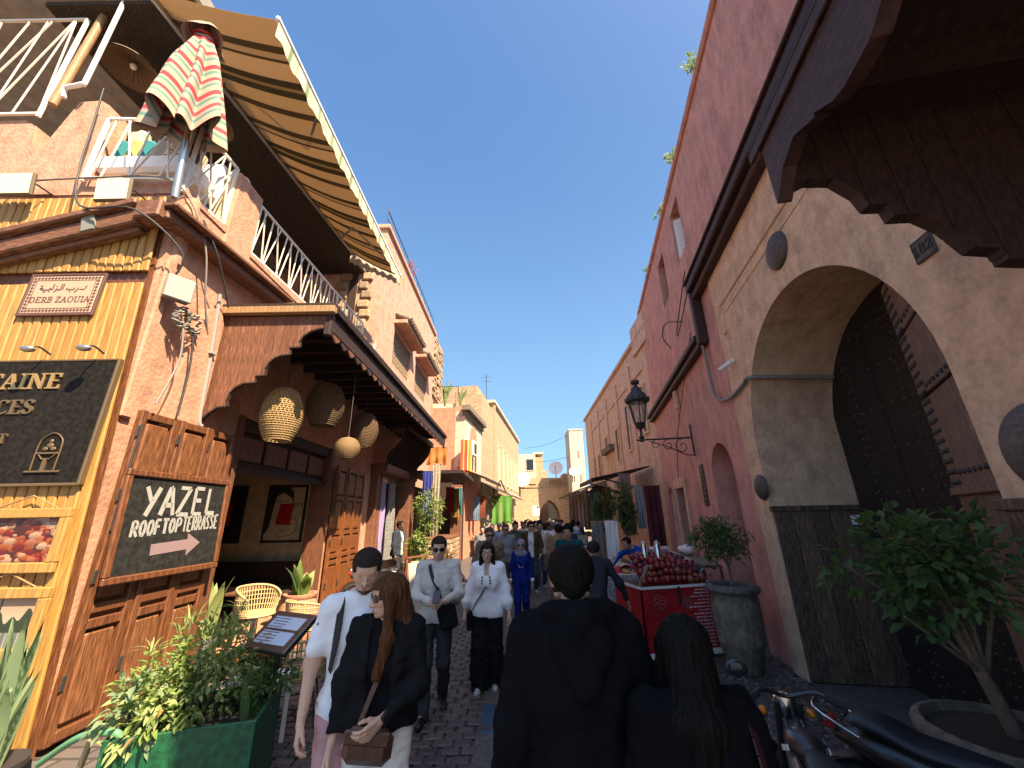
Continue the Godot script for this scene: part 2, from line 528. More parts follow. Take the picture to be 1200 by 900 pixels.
func left_corner():
	var o := thing("corner_restaurant", "pink plastered restaurant with honey coloured slats on its corner and a terrace above", "building", pos(-4.4, 0, -4.1))
	var m := within(o, FL)
	# plain walls of the street front
	m.span(v3(4.14, 0, -.4), v3(6.1, 6.2, 0)); m.span(v3(6.1, 3.6, -.4), v3(9.5, 6.2, 0)); m.span(v3(9.5, 0, -.4), v3(11.48, 6.2, 0))
	part(o, "wall", m, M.plaster_left)
	m = within(o)
	m.span(v3(-9.5, 0, -4.5), v3(-4.81, 6.2, -4.14))
	part(o, "wall", m, M.plaster_left)
	# terrace: floor, ceiling with reed mat, inner walls
	m = within(o); m.span(v3(-9.5, 6.0, -11.4), v3(-4.81, 6.2, -4.51)); part(o, "terrace_floor", m, M.plaster_cream)
	m = within(o); m.span(v3(-12, 10.06, -11.45), v3(-5.0, 10.35, -3.9)); part(o, "terrace_ceiling", m, M.terrace_wall)
	m = within(o); m.span(v3(-7.5, 9.98, -11.4), v3(-5.08, 10.05, -3.95))
	part(o, "reed_ceiling", m, M.reed_mat)
	m = within(o); m.span(v3(-12, 6.2, -11.4), v3(-9.3, 10.05, -7.6)); m.span(v3(-9.3, 6.2, -11.4), v3(-8.9, 10.05, -7.9)); part(o, "terrace_inner_wall", m, M.terrace_wall)
	# parapet: rounded corner with a dip, posts with caps
	var outline := PackedVector2Array([Vector2(-9.5, 6.2), Vector2(-4.42, 6.2), Vector2(-4.42, 6.32), Vector2(-4.6, 6.42), Vector2(-5.7, 6.5), Vector2(-5.86, 6.6), Vector2(-5.95, 7.9), Vector2(-6.1, 8.0), Vector2(-6.42, 7.98), Vector2(-6.62, 7.2), Vector2(-6.8, 7.0), Vector2(-6.9, 7.5), Vector2(-7.1, 7.62), Vector2(-9.5, 7.6)])
	m = within(o); m.prism(outline, -4.45, -4.12); part(o, "parapet", m, M.plaster_left)
	m = within(o); m.span(v3(-5.93, 6.5, -4.78), v3(-5.72, 7.82, -4.46), .03); m.ball(v3(-5.85, 7.86, -4.6), v3(.09, .08, .09)); part(o, "parapet_post", m, M.plaster_cream)
	outline = PackedVector2Array([Vector2(4.13, 6.2), Vector2(11.48, 6.2), Vector2(11.48, 6.45), Vector2(10.6, 6.5), Vector2(5.7, 6.28), Vector2(5.2, 6.25), Vector2(4.9, 6.32), Vector2(4.5, 6.24), Vector2(4.13, 6.3)])
	m = within(o, FL); m.prism(outline, -.3, .02); part(o, "parapet", m, M.plaster_left)
	for u in [4.88, 10.45]:
		m = within(o, FL); m.span(v3(u, 6.0, -.30), v3(u + .62, 7.42, .03), .04); part(o, "parapet_post", m, M.plaster_left)
		m = within(o, FL); m.span(v3(u - .03, 6.22, -.28), v3(u - .002, 7.38, .0), .012); m.ball(v3(u + .25, 7.46, -.12), v3(.1, .08, .1)); part(o, "post_face", m, M.plaster_cream)
	# curved shoulder of plaster at the corner
	m = within(o)
	m.lathe([Vector2(.0, 5.2), Vector2(.14, 5.2), Vector2(.16, 5.9), Vector2(.15, 6.2), Vector2(.11, 6.34), Vector2(0, 6.4)], 16, v3(-4.5, 0, -4.3)); part(o, "corner_shoulder", m, M.plaster_left)
	# pier between slats and canopy
	var pier := PackedVector2Array([Vector2(4.62, 3.1), Vector2(5.2, 3.1), Vector2(5.2, 4.75), Vector2(5.08, 4.98), Vector2(4.9, 4.86), Vector2(4.74, 4.3)])
	m = within(o, FL); m.prism(pier, .002, .10); part(o, "pier", m, M.plaster_left)
	m = within(o, FL); m.span(v3(4.16, 3.1, .002), v3(4.3, 5.2, .05), .02); part(o, "pier", m, M.plaster_left)
	# slats: an upper and a lower tier on battens
	var sm := MB.new(); sm.box(v3(0, .58, 0), v3(.094, 1.16, .034), .010)
	var upper := sm.mesh()
	sm = MB.new(); sm.box(v3(0, 2.29, 0), v3(.094, 4.58, .034), .010)
	var lower := sm.mesh()
	var lean := Basis(Vector3(1, 0, 0), Vector3(-.07, 1, 0), Vector3(0, 0, 1))
	for k in 44:
		var mm: Material = M[["slat_a", "slat_b", "slat_c"][rng.randi() % 3]]
		var x := -4.31 - k * .108
		if x - .42 > -8.6:
			part(o, "slat", upper, mm, Transform3D(lean, Vector3(x - .07 * 3.0 + 4.4, 4.92, .035 + rng.randf() * .006)))
		part(o, "slat", lower, mm, Transform3D(lean, Vector3(x + .14 - .004 + 4.4, .16, .055 + rng.randf() * .006)))
	m = within(o); m.xf = m.xf * LEAN; m.span(v3(-9.2, .1, -4.137), v3(-4.26, 6.05, -4.105)); part(o, "slat_backing", m, M.door_wood)
	# sloping cornice over the slats, returning along the street front
	m = within(o)
	m.bar(v3(-9.2, 4.36, -4.02), v3(-4.62, 5.60, -3.95), .20, .20, .02)
	m.bar(v3(-9.2, 4.53, -4.00), v3(-4.62, 5.77, -3.92), .28, .09, .015); m.bar(v3(-9.2, 4.22, -4.04), v3(-4.62, 5.46, -3.98), .10, .06, .01)
	part(o, "cornice", m, M.beam_wood)
	m = within(o)
	m.bar(v3(-4.34, 5.62, -3.86), v3(-4.22, 5.70, -6.3), .22, .14, .02); m.bar(v3(-4.30, 5.73, -3.82), v3(-4.18, 5.81, -6.3), .34, .06, .012); m.bar(v3(-4.62, 5.66, -3.93), v3(-4.28, 5.66, -3.90), .24, .26, .02)
	part(o, "cornice", m, M.beam_wood)
	m = within(o); m.bar(v3(-5.25, 5.50, -3.99), v3(-5.10, 5.54, -3.985), .31, .32); part(o, "cornice_patch", m, M.grey_plastic)
	# shop front opening: jambs, lintel with panels
	m = within(o, FL); m.span(v3(6.05, 0, -.38), v3(6.2, 3.6, .03)); part(o, "door_frame", m, M.board_b)
	m = within(o, FL); m.span(v3(9.4, 0, -.38), v3(9.55, 3.6, .03)); part(o, "door_frame", m, M.board_b)
	m = within(o, FL); m.span(v3(6.2, 2.74, -.22), v3(9.4, 3.6, -.14)); m.span(v3(6.2, 3.4, -.14), v3(9.4, 3.6, -.02), .02); m.span(v3(6.2, 2.72, -.14), v3(9.4, 2.84, -.04), .02); part(o, "lintel", m, M.dark_wood)
	for k in 4:
		m = within(o, FL); m.span(v3(6.3 + k * .78, 2.92, -.14), v3(6.98 + k * .78, 3.33, -.10), .03); part(o, "lintel_panel", m, M.board_b)
	# dining room inside
	m = within(o); m.span(v3(-9.4, -.02, -10.2), v3(-4.6, .03, -5.5)); part(o, "room_floor", m, M.terracotta)
	m = within(o); m.span(v3(-9.4, 0, -10.4), v3(-4.81, 3.6, -10.2)); part(o, "room_wall", m, M.room_wall)
	m = within(o); m.span(v3(-9.6, 0, -10.4), v3(-9.4, 3.6, -4.52)); part(o, "room_wall", m, M.room_wall)
	m = within(o); m.span(v3(-9.4, 3.45, -10.2), v3(-4.81, 3.6, -4.52)); part(o, "room_ceiling", m, M.dark_wood)
	# doors: three folding leaves each side
	door_leaves(o, 4.32, .53, 3, .06, M.door_wood, M.door_panel)
	door_leaves(o, 9.62, .60, 3, .06, M.door_wood_far, M.door_wood_far)
	var t := solo("step", within_self().span(v3(-4.4, 0, -9.6), v3(-4.1, .12, -6.0), .02), M.slab, "worn stone step below the open dining room", "step")
	t.set_meta("kind", "structure")

func within_self() -> MB:
	return MB.new()

func door_leaves(o: Node3D, u0: float, w: float, n: int, out: float, wood: Material, cross: Material):
	for k in n:
		var a := u0 + k * w
		var m := within(o, FL)
		var z0 := out + (.02 if k == 1 else .0)
		m.span(v3(a + .004, .06, z0), v3(a + .085, 3.22, z0 + .08), .010); m.span(v3(a + w - .085, .06, z0), v3(a + w - .004, 3.22, z0 + .08), .010)
		m.span(v3(a + .085, .07, z0 + .004), v3(a + w - .085, 3.21, z0 + .022))
		var d: MeshInstance3D = part(o, "door_leaf", m, wood)
		for y in [.07, .98, 1.12, 1.62, 2.42, 3.12]:
			m = within(o, FL); m.span(v3(a + .086, y, z0 + .006), v3(a + w - .086, y + .09, z0 + .075), .008); part(d, "rail", m, wood)
		for yy in [[.18, .96], [1.23, 1.60], [1.73, 2.40], [2.53, 3.10]]:
			m = within(o, FL); m.span(v3(a + .115, yy[0] + .015, z0 + .023), v3(a + w - .115, yy[1] - .015, z0 + .06), .03); part(d, "panel", m, cross)
		m = within(o, FL)
		for y in [.5, 1.4, 2.2, 2.9]:
			m = within(o, FL); m.span(v3(a - .02, y, z0 + .081), v3(a + .02, y + .13, z0 + .095), .004); part(d, "hinge", m, M.iron)
	var m := within(o, FL); m.tube([v3(u0 + .02, 1.9, out + .09), v3(u0 + .02, 3.05, out + .09)], .012); part(o, "door_bolt", m, M.iron)

func lobed(n_flat := 0.0) -> PackedVector2Array:  # lower edge of a carved gable board, from the wall outwards
	var p := [[0, 3.29], [.12, 3.42], [.23, 3.51], [.36, 3.52], [.34, 3.60], [.36, 3.72], [.42, 3.80], [.52, 3.86], [.67, 3.87], [.68, 3.97], [.80, 3.98], [.80, 4.08], [.84, 4.18], [.91, 4.25], [1.0, 4.29], [1.11, 4.30], [1.10, 4.41], [1.24, 4.42], [1.23, 4.50], [1.28, 4.60], [1.38, 4.68], [1.50, 4.72], [1.60, 4.73]]
	var out := PackedVector2Array()
	for q in p: out.append(Vector2(q[0], q[1] + n_flat))
	return out

func canopy_left():
	var o := thing("wooden_canopy", "long brown wooden canopy with lobed gable over the restaurant front", "canopy", pos(-4.4, 4.9, -5.3))
	var edge := lobed()
	# gable: planks cut along the lobed edge
	var n := 15
	for k in n:
		var x0 := 1.6 * k / n + .003
		var x1 := 1.6 * (k + 1) / n - .003
		var poly := PackedVector2Array([Vector2(x1, 4.93), Vector2(x0, 4.93)])
		poly.append(Vector2(x0, edge_y(edge, x0)))
		for e in edge:
			if e.x > x0 + .004 and e.x < x1 - .004: poly.append(e)
		poly.append(Vector2(x1, edge_y(edge, x1)))
		var m := within(o, Transform3D(Basis(), Vector3(-4.4, 0, -5.3)))
		m.prism(poly, rng.randf() * .004, .035); part(o, "gable_plank", m, M.board_a if rng.randf() < .6 else M.board_b)
	var rim := []
	for e in edge: rim.append(v3(e.x, e.y - .004, .012))
	var m := within(o, Transform3D(Basis(), Vector3(-4.4, 0, -5.3)))
	for i in rim.size() - 1:
		m.bar(rim[i], rim[i + 1], .05, .02)
	part(o, "gable_rim", m, M.dark_wood)
	# roof: boards, front fascia with small scallops, ridge trim
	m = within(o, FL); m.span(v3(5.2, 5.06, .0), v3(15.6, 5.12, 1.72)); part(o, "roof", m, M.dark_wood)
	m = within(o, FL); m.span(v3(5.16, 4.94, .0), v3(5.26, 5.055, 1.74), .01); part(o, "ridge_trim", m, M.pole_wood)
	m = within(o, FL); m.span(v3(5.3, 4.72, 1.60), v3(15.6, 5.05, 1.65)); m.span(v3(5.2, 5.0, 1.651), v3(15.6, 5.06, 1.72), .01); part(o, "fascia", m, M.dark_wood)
	m = within(o, FL); m.span(v3(5.24, 4.6, 1.58), v3(5.34, 5.05, 1.68), .01); part(o, "corner_post", m, M.dark_wood)
	for k in 34:
		var u := 5.42 + k * .3
		m = within(o, FL)
		var tooth := PackedVector2Array([Vector2(u, 4.73), Vector2(u + .28, 4.73), Vector2(u + .25, 4.66), Vector2(u + .14, 4.60), Vector2(u + .03, 4.66)])
		m.prism(tooth, 1.61, 1.64); part(o, "fascia_tooth", m, M.dark_wood if k % 2 else M.board_b)
	m = within(o, FL)
	for k in 20:
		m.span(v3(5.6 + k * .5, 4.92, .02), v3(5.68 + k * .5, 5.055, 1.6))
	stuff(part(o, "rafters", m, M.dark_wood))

func edge_y(edge: PackedVector2Array, x: float) -> float:
	for i in edge.size() - 1:
		var a := edge[i]; var b := edge[i + 1]
		if a.x <= x and b.x >= x and b.x > a.x:
			return lerpf(a.y, b.y, (x - a.x) / (b.x - a.x))
	return edge[-1].y

func left_upper():
	var o := thing("pink_house", "pink upper house with two lattice windows under small tiled hoods", "building", pos(-4.4, 5, -11.5))
	var m := within(o, FL)
	m.span(v3(11.5, 6.3, -.5), v3(13.2, 12.0, 0)); m.span(v3(13.2, 8.75, -.5), v3(20.3, 12.0, 0)); m.span(v3(13.2, 5.2, -.5), v3(20.3, 7.35, 0)); m.span(v3(15.6, 7.35, -.5), v3(16.5, 8.75, 0)); m.span(v3(18.9, 7.35, -.5), v3(20.3, 8.75, 0))
	m.span(v3(11.5, 0, -.5), v3(12.5, 6.3, -.02)); m.span(v3(12.5, 3.4, -.5), v3(15.4, 5.2, -.02)); m.span(v3(15.4, 0, -.5), v3(20.3, 5.2, -.02))
	part(o, "wall", m, M.plaster_upper)
	m = within(o); m.span(v3(-9.5, 6.2, -11.9), v3(-4.91, 12.0, -11.5)); part(o, "wall", m, M.plaster_upper)
	m = within(o, FL); m.span(v3(11.4, 11.9, -.55), v3(20.4, 12.08, .10), .02); part(o, "coping", m, M.plaster_upper)
	m = within(o, FL); m.span(v3(12.5, .0, -3), v3(15.4, 3.4, -2.8)); part(o, "shop_back", m, M.dark_wood)
	# stone column in the terrace end wall
	for i in 11:
		for k in 2:
			m = within(o)
			var w := .20 + rng.randf() * .14
			var x := -5.95 + k * .78 + (.1 if i % 2 else 0.0)
			m.span(v3(x, 6.5 + i * .36, -11.5), v3(x + w + .1, 6.5 + i * .36 + .30, -11.41 + rng.randf() * .03), .04); part(o, "stone", m, M.stone_warm if rng.randf() < .6 else M.stone_dark)
	m = within(o); m.span(v3(-5.5, 6.3, -11.5), v3(-5.25, 10.0, -11.44)); part(o, "column_recess", m, M.dark_wood)
	# lattice windows with hoods
	for w in [[13.2, 15.6], [16.5, 18.9]]:
		m = within(o, FL); m.span(v3(w[0], 7.35, -.45), v3(w[1], 8.75, -.4)); var back := part(o, "window", m, M.inside_shade)
		m = within(o, FL)
		for i in 13:
			var u: float = lerpf(w[0], w[1], i / 12.0)
			m.span(v3(u - .025, 7.35, -.12), v3(u + .025, 8.75, -.08))
		for i in 9:
			var y: float = lerpf(7.37, 8.73, i / 8.0)
			m.span(v3(w[0], y - .025, -.125), v3(w[1], y + .025, -.085))
		for i in 12:
			for j in 8:
				m.lathe([Vector2(.028, 0), Vector2(.055, 0), Vector2(.055, .03), Vector2(.028, .03), Vector2(.028, 0)], 6, v3(lerpf(w[0], w[1], (i + .5) / 12.0), lerpf(7.37, 8.73, (j + .5) / 8.0), -.10), Basis(Vector3.RIGHT, PI / 2))
		part(back, "lattice", m, M.stone_dark)
		m = within(o, FL); m.span(v3(w[0] - .15, 8.95, -.02), v3(w[1] + .15, 9.08, .5)); var hood := part(o, "window_hood", m, M.plaster_upper)
		for i in 12:
			m = within(o, FL)
			var u: float = lerpf(w[0] - .12, w[1] + .12, (i + .5) / 12.0)
			m.tube([v3(u, 9.38, .02), v3(u, 9.12, .62)], .10, 7); part(hood, "tile", m, M.stone_dark if i % 2 else M.clay_grey)
	# rough stone end of the house
	for i in 18:
		for k in 5:
			if rng.randf() < .93:
				m = within(o, FL)
				var u := 20.32 + k * .5 + (.2 if i % 2 else 0.0)
				m.span(v3(u, 8.4 + i * .2, -.3), v3(u + .42 + rng.randf() * .08, 8.58 + i * .2, .02 + rng.randf() * .06), .02); part(o, "stone", m, M.stone_warm if rng.randf() < .7 else M.stone_dark)
	m = within(o, FL); m.span(v3(20.3, 0, -.6), v3(22.9, 12.0, -.05)); part(o, "stone_core", m, M.mortar)
	m = within(o, FL); m.span(v3(21.0, 6.4, -.06), v3(22.4, 8.2, -.02)); part(o, "window", m, M.glass_dark)
	# roof rail
	var r := thing("roof_railing", "thin dark railing along the roof of the pink upper house", "railing", pos(-4.45, 12.08, -11.6))
	m = within(r, FL); m.tube([v3(11.6, 12.85, -.1), v3(20.2, 12.85, -.1)], .02, 5); m.tube([v3(11.6, 12.5, -.1), v3(20.2, 12.5, -.1)], .014, 5)
	part(r, "rail", m, M.iron)
	for k in 12:
		m = within(r, FL); m.tube([v3(11.6 + k * .78, 12.08, -.1), v3(11.6 + k * .78, 12.88, -.1)], .014, 5); part(r, "post", m, M.iron)

func terrace_things():
	railing("white railing of slanting bars before the striped sofa cushions", v3(-5.76, 6.36, -4.05), v3(-4.47, 6.3, -4.05), 1.16, "white terrace railings", 7, [.02, .05, -.14, .02, .2, -.12, .16])
	railing("white railing section turning the terrace corner beside the parasol pole", v3(-4.43, 6.22, -4.12), v3(-4.43, 6.26, -4.86), 1.18, "white terrace railings", 8, [.12, -.1, .2, -.14, .05, .22])
	railing("long white railing of crossed bars under the awning", v3(-4.43, 6.26, -5.52), v3(-4.43, 6.46, -10.4), 1.05, "white terrace railings", 34, [.1, -.08, .03, .13, -.12, .06])
	railing("short white railing piece against the end wall below the awning", v3(-4.43, 6.46, -11.09), v3(-4.43, 6.46, -11.46), .9, "white terrace railings", 4, [.06, -.05])
	railing("tall white screen of slanting bars at the top left of the terrace", v3(-9.3, 7.62, -4.07), v3(-6.86, 7.62, -4.07), 2.2, "white terrace railings", 12, [.08, .16, .03, .14, .05, -.04])
	# pole of bamboo and a white pipe beside the tall screen
	var m := MB.new(); m.tube([v3(-6.78, 7.9, -4.1), v3(-6.70, 10.05, -4.12)], .055, 8)
	solo("bamboo_pole", m, M.pole_wood, "brown bamboo pole at the right end of the tall white screen", "pole")
	m = MB.new(); m.tube(curve([v3(-6.55, 7.95, -4.03), v3(-6.55, 8.1, -4.0), v3(-6.3, 8.15, -3.98), v3(-6.25, 8.3, -3.97), v3(-6.25, 10.05, -3.97)]), .032, 8)
	solo("drain_pipe", m, M.white_metal, "shiny white drain pipe with a bend, rising to the terrace roof", "pipe")
	# wicker ceiling lamps
	for q in [[v3(-6.45, 9.35, -4.55), .42, "round wicker lamp under the terrace roof beside the white pipe"], [v3(-5.35, 8.75, -5.1), .36, "round wicker lamp half hidden behind the closed parasol"]]:
		var l := thing("wicker_lamp", q[2], "lamp", Transform3D(Basis(), q[0]), "wicker lamps of the terrace")
		var r: float = q[1]
		m = MB.new(); m.lathe([Vector2(r, 0), Vector2(r * .97, .03), Vector2(r * .7, .12), Vector2(r * .25, .2), Vector2(.05, .22)], 24); m.lathe([Vector2(.05, .2), Vector2(r * .25, .18), Vector2(r * .7, .10), Vector2(r * .95, .0)], 24)
		for k in 24:
			var d := Vector3(cos(TAU * k / 24), 0, sin(TAU * k / 24))
			m.tube([d * .06 + v3(0, .19, 0), d * r * .7 + v3(0, .095, 0), d * r + v3(0, -.005, 0)], .008, 4)
		part(l, "shade", m, M.wicker_shaded)
		m = MB.new(); m.tube([v3(0, .2, 0), v3(0, 9.98 - q[0].y, 0)], .008, 5); part(l, "cord", m, M.cable)
		m = MB.new(); m.ball(v3(0, .1, 0), v3(.05, .06, .05)); part(l, "bulb", m, M.white)
	# clay pot behind the parapet
	m = MB.new(); m.lathe([Vector2(0, 0), Vector2(.2, 0), Vector2(.3, .35), Vector2(.33, .36), Vector2(.33, .44), Vector2(.28, .44), Vector2(.26, .36), Vector2(0, .34)], 20)
	solo("clay_pot", m, M.terracotta, "orange clay pot in the gap of the terrace parapet", "pot", "", pos(-6.75, 7.25, -4.75))
	# sofa with cushions
	var s := thing("sofa", "white sofa with teal, yellow and striped cushions on the terrace", "sofa", pos(-5.22, 6.62, -4.52))
	m = MB.new(); m.box(v3(0, .22, 0), v3(1.3, .3, .7), .05); m.box(v3(0, .55, -.3), v3(1.3, .6, .14), .05); part(s, "seat", m, M.white)
	var cushions := [["teal", c(.03, .26, .30)], ["yellow", c(.50, .46, .16)], ["teal", c(.03, .24, .30)], ["white", c(.6, .57, .5)], ["striped", c(.5, .45, .4)], ["striped", c(.42, .38, .40)]]
	for i in 6:
		if not M.has("cushion_" + cushions[i][0]):
			mat("cushion_" + cushions[i][0], cushions[i][1], .9, "fine", Vector3(6, 6, 6))
		m = MB.new(); m.box(Vector3.ZERO, v3(.17, .46, .40), .06)
		part(s, "cushion", m, M["cushion_" + cushions[i][0]] if i < 4 else M.cloth_stripe_cushion, Transform3D(Basis(Vector3(0, 0, 1), deg_to_rad(-10.0)), Vector3(-.55 + i * .19, .58, .05)))
	# furled parasol
	var p := thing("closed_parasol", "tied up parasol with red, green and cream stripes on the terrace corner", "parasol", Transform3D(Basis(Vector3(0, 0, 1), deg_to_rad(0.5)) * Basis(Vector3.RIGHT, deg_to_rad(6.0)), v3(-4.38, 6.25, -3.98)))
	m = MB.new(); m.tube([v3(0, -.25, 0), v3(0, .65, 0)], .045, 10); part(p, "pole_socket", m, M.steel)
	m = MB.new(); m.tube([v3(0, .6, 0), v3(0, 2.7, 0)], .034, 10); part(p, "pole", m, M.pole_wood)
	var folds := func(u: float, v: float) -> Vector3:
		var an := TAU * u
		var r := lerpf(.09, .38, pow(v, .75)) * (1.0 + .30 * sin(an * 8.0 + .6 * sin(v * 5.0)) * smoothstep(0.0, .35, v)) * (1.0 + .12 * sin(an * 3.0 + 1.0))
		return v3(cos(an) * r, 2.46 - v * 1.72 + .12 * sin(an * 4.0 + 1.0) * v * v + .05 * sin(an * 8.0) * v, sin(an) * r)
	m = MB.new(); m.sheet(112, 26, folds, .004); part(p, "canopy", m, M.parasol_cloth)
	var cap := func(u: float, v: float) -> Vector3:
		var an := TAU * u
		var r := lerpf(.02, .25, v) * (1.0 + .16 * sin(an * 4.0 + .4))
		return v3(cos(an) * r, 2.72 - v * .24 - .10 * v * v + .09 * sin(an * 2.0) * v, sin(an) * r)
	m = MB.new(); m.sheet(48, 8, cap, .004); part(p, "cap", m, M.parasol_cloth)
	m = MB.new(); m.lathe([Vector2(.13, 0), Vector2(.15, .02), Vector2(.13, .04)], 16, v3(0, 2.40, 0)); part(p, "tie", m, M.red_print)
	m = MB.new()
	for k in 8:
		var d := Vector3(cos(TAU * k / 8), 0, sin(TAU * k / 8))
		m.bar(v3(0, 1.9, 0), d * .16 + v3(0, 1.05, 0), .016, .016)
	part(p, "ribs", m, M.pole_wood)
	# retractable awning
	var a := thing("striped_awning", "long brown striped awning stretched out above the terrace", "awning", pos(-5.05, 9.98, -7.0))
	var cloth := func(u: float, v: float) -> Vector3:
		return v3(lerpf(lerpf(-5.66, -4.95, v), -3.42, u), lerpf(9.96, 9.10, u) - .08 * sin(PI * u) - .012 * sin(v * 60.0) * sin(PI * u), lerpf(-3.74, -10.33, v))
	m = within(a); m.sheet(8, 96, cloth, .003); part(a, "cloth", m, M.awning_cloth)
	var fall := func(u: float, v: float) -> Vector3:
		return v3(-3.40 + .02 * sin(v * 70.0) * u, 9.06 - u * (.30 + .02 * cos(v * TAU * 26.0)), lerpf(-3.74, -10.33, v))
	m = within(a); m.sheet(4, 208, fall, .003); part(a, "valance", m, M.awning_valance)
	m = within(a); m.span(v3(-3.45, 9.06, -10.36), v3(-3.38, 9.14, -3.70), .02); part(a, "front_bar", m, M.white_metal)
	m = within(a); m.tube([v3(-4.93, 9.90, -10.35), v3(-5.64, 9.90, -3.72)], .05, 10); part(a, "roller", m, M.steel)
	for q in [[-5.2, -6.1, -6.6], [-9.4, -8.5, -8.2]]:
		m = within(a); m.bar(v3(-4.98, 9.78, q[0]), v3(-4.2, 9.40, q[1]), .05, .035); m.bar(v3(-4.2, 9.40, q[1]), v3(-3.46, 9.08, q[2] + (1.5 if q[0] > -7 else -1.6)), .045, .03); part(a, "arm", m, M.steel)
	var tail := func(u: float, v: float) -> Vector3:
		return v3(lerpf(-5.08, -3.42, v), lerpf(9.96, 9.10, v) - .02 - u * (.26 + .03 * cos(v * TAU * 9.0)), -10.36 + .015 * sin(v * 40.0))
	m = within(a); m.sheet(4, 72, tail, .003); part(a, "end_valance", m, M.plaster_white)
	# loose chimney plant on the roof of the pink house
	plant_bush("roof_shrub", "reddish shrub on the roof edge of the pink upper house", v3(-4.5, 12.1, -14.6), .35, 160, .10, [M.leaf_flower, M.bark], 71)

# ---------- plants ----------
func foliage(o: Node3D, centre: Vector3, r: Vector3, n: int, size: float, mats: Array, sd: int, called := "foliage", droop := .3, wide := .34):
	var g := RandomNumberGenerator.new()
	g.seed = sd
	var mbs := []
	for q in mats: mbs.append(MB.new())
	var dry := MB.new()
	var clumps := []
	for k in maxi(6, n / 26):
		var d := Vector3(g.randfn(), g.randfn(), g.randfn()).normalized()
		clumps.append([d * r * pow(g.randf(), .45), .22 + .2 * g.randf(), g.randi() % mats.size()])
	for i in n:
		var cl: Array = clumps[g.randi() % clumps.size()]
		var d := Vector3(g.randfn(), g.randfn(), g.randfn()).normalized()
		var p: Vector3 = cl[0] + d * cl[1] * r * pow(g.randf(), .5)
		var out: Vector3 = (p / r + d * .7 + Vector3(0, .25, 0)).normalized()
		var dir := (out + Vector3(g.randfn(), g.randfn(), g.randfn()) * .45).normalized()
		var m: MB = mbs[cl[2] if g.randf() < .7 else g.randi() % mats.size()]
		if g.randf() < .022: m = dry
		m.leaf(centre + p, dir, Vector3(g.randfn() * .4, 1, g.randfn() * .4).normalized(), size * (.5 + .8 * g.randf()), size * (wide + .16 * g.randf()), droop)
	if dry.v.size(): stuff(part(o, "dry_leaves", dry, M.leaf_dry))
	for k in mats.size():
		if mbs[k].v.size():
			stuff(part(o, called, mbs[k], mats[k]))

func plant_bush(called: String, label: String, at: Vector3, r: float, n: int, size: float, mats: Array, sd: int, cat := "shrub", group := "") -> Node3D:
	var o := thing(called, label, cat, Transform3D(Basis(), at), group)
	foliage(o, v3(0, r * .8, 0), v3(r, r * .9, r), n, size, mats.slice(0, mats.size() - 1), sd)
	var m := MB.new()
	for k in 5:
		var a := TAU * k / 5 + sd
		m.tube(curve([Vector3.ZERO, v3(cos(a) * r * .2, r * .5, sin(a) * r * .2), v3(cos(a) * r * .55, r * 1.2, sin(a) * r * .55)], 3), [.02, .018, .016, .013, .011, .009, .006], 5)
	part(o, "stem", m, mats[-1])
	return o

func blades(o: Node3D, at: Vector3, n: int, l: float, w: float, spread: float, mats: Array, sd: int, called := "leaf"):
	var g := RandomNumberGenerator.new()
	g.seed = sd
	for i in n:
		var a := TAU * i / n + g.randf() * .7
		var d := v3(cos(a), 0, sin(a))
		var ll := l * (.65 + .5 * g.randf())
		var sp := spread * (.3 + g.randf())
		var m := MB.new()
		var side := d.cross(Vector3.UP)
		var root := at + d * .03 + side * g.randf_range(-.02, .02)
		var f := func(u: float, v: float) -> Vector3:
			var ww := w * sin(PI * clampf(.18 + v * .82, 0, 1)) * (1.0 if v < .999 else 0.0)
			return root + Vector3.UP * ll * (v - sp * v * v * .5) + d * ll * sp * v * v * .9 + side * (u - .5) * ww + d * absf(u - .5) * ww * .35
		m.sheet(2, 7, f)
		part(o, called, m, mats[g.randi() % mats.size()])

# ---------- lettering ----------
func text_mesh(s: String, height: float, depth: float, serif := true, bold := true) -> TextMesh:
	var f := SystemFont.new()
	f.font_names = PackedStringArray(["Droid Serif" if serif else "Droid Sans"])
	if bold: f.font_weight = 700
	var tm := TextMesh.new()
	tm.text = s; tm.font = f; tm.font_size = 48; tm.pixel_size = height / 35.0; tm.depth = depth; tm.curve_step = 1.5
	return tm

func strokes(m: MB, lines: Array, w: float, depth: float):  # flat brush strokes; lines of Vector2, in the x-y plane
	for line in lines:
		for i in line.size() - 1:
			var a: Vector2 = line[i]; var b: Vector2 = line[i + 1]
			m.bar(Vector3(a.x, a.y, 0), Vector3(b.x, b.y, 0) + Vector3(0.0001, 0, 0), depth, w * (.85 + .3 * rng.randf()), 0.0, Vector3(-(b - a).y, (b - a).x, 0).normalized())

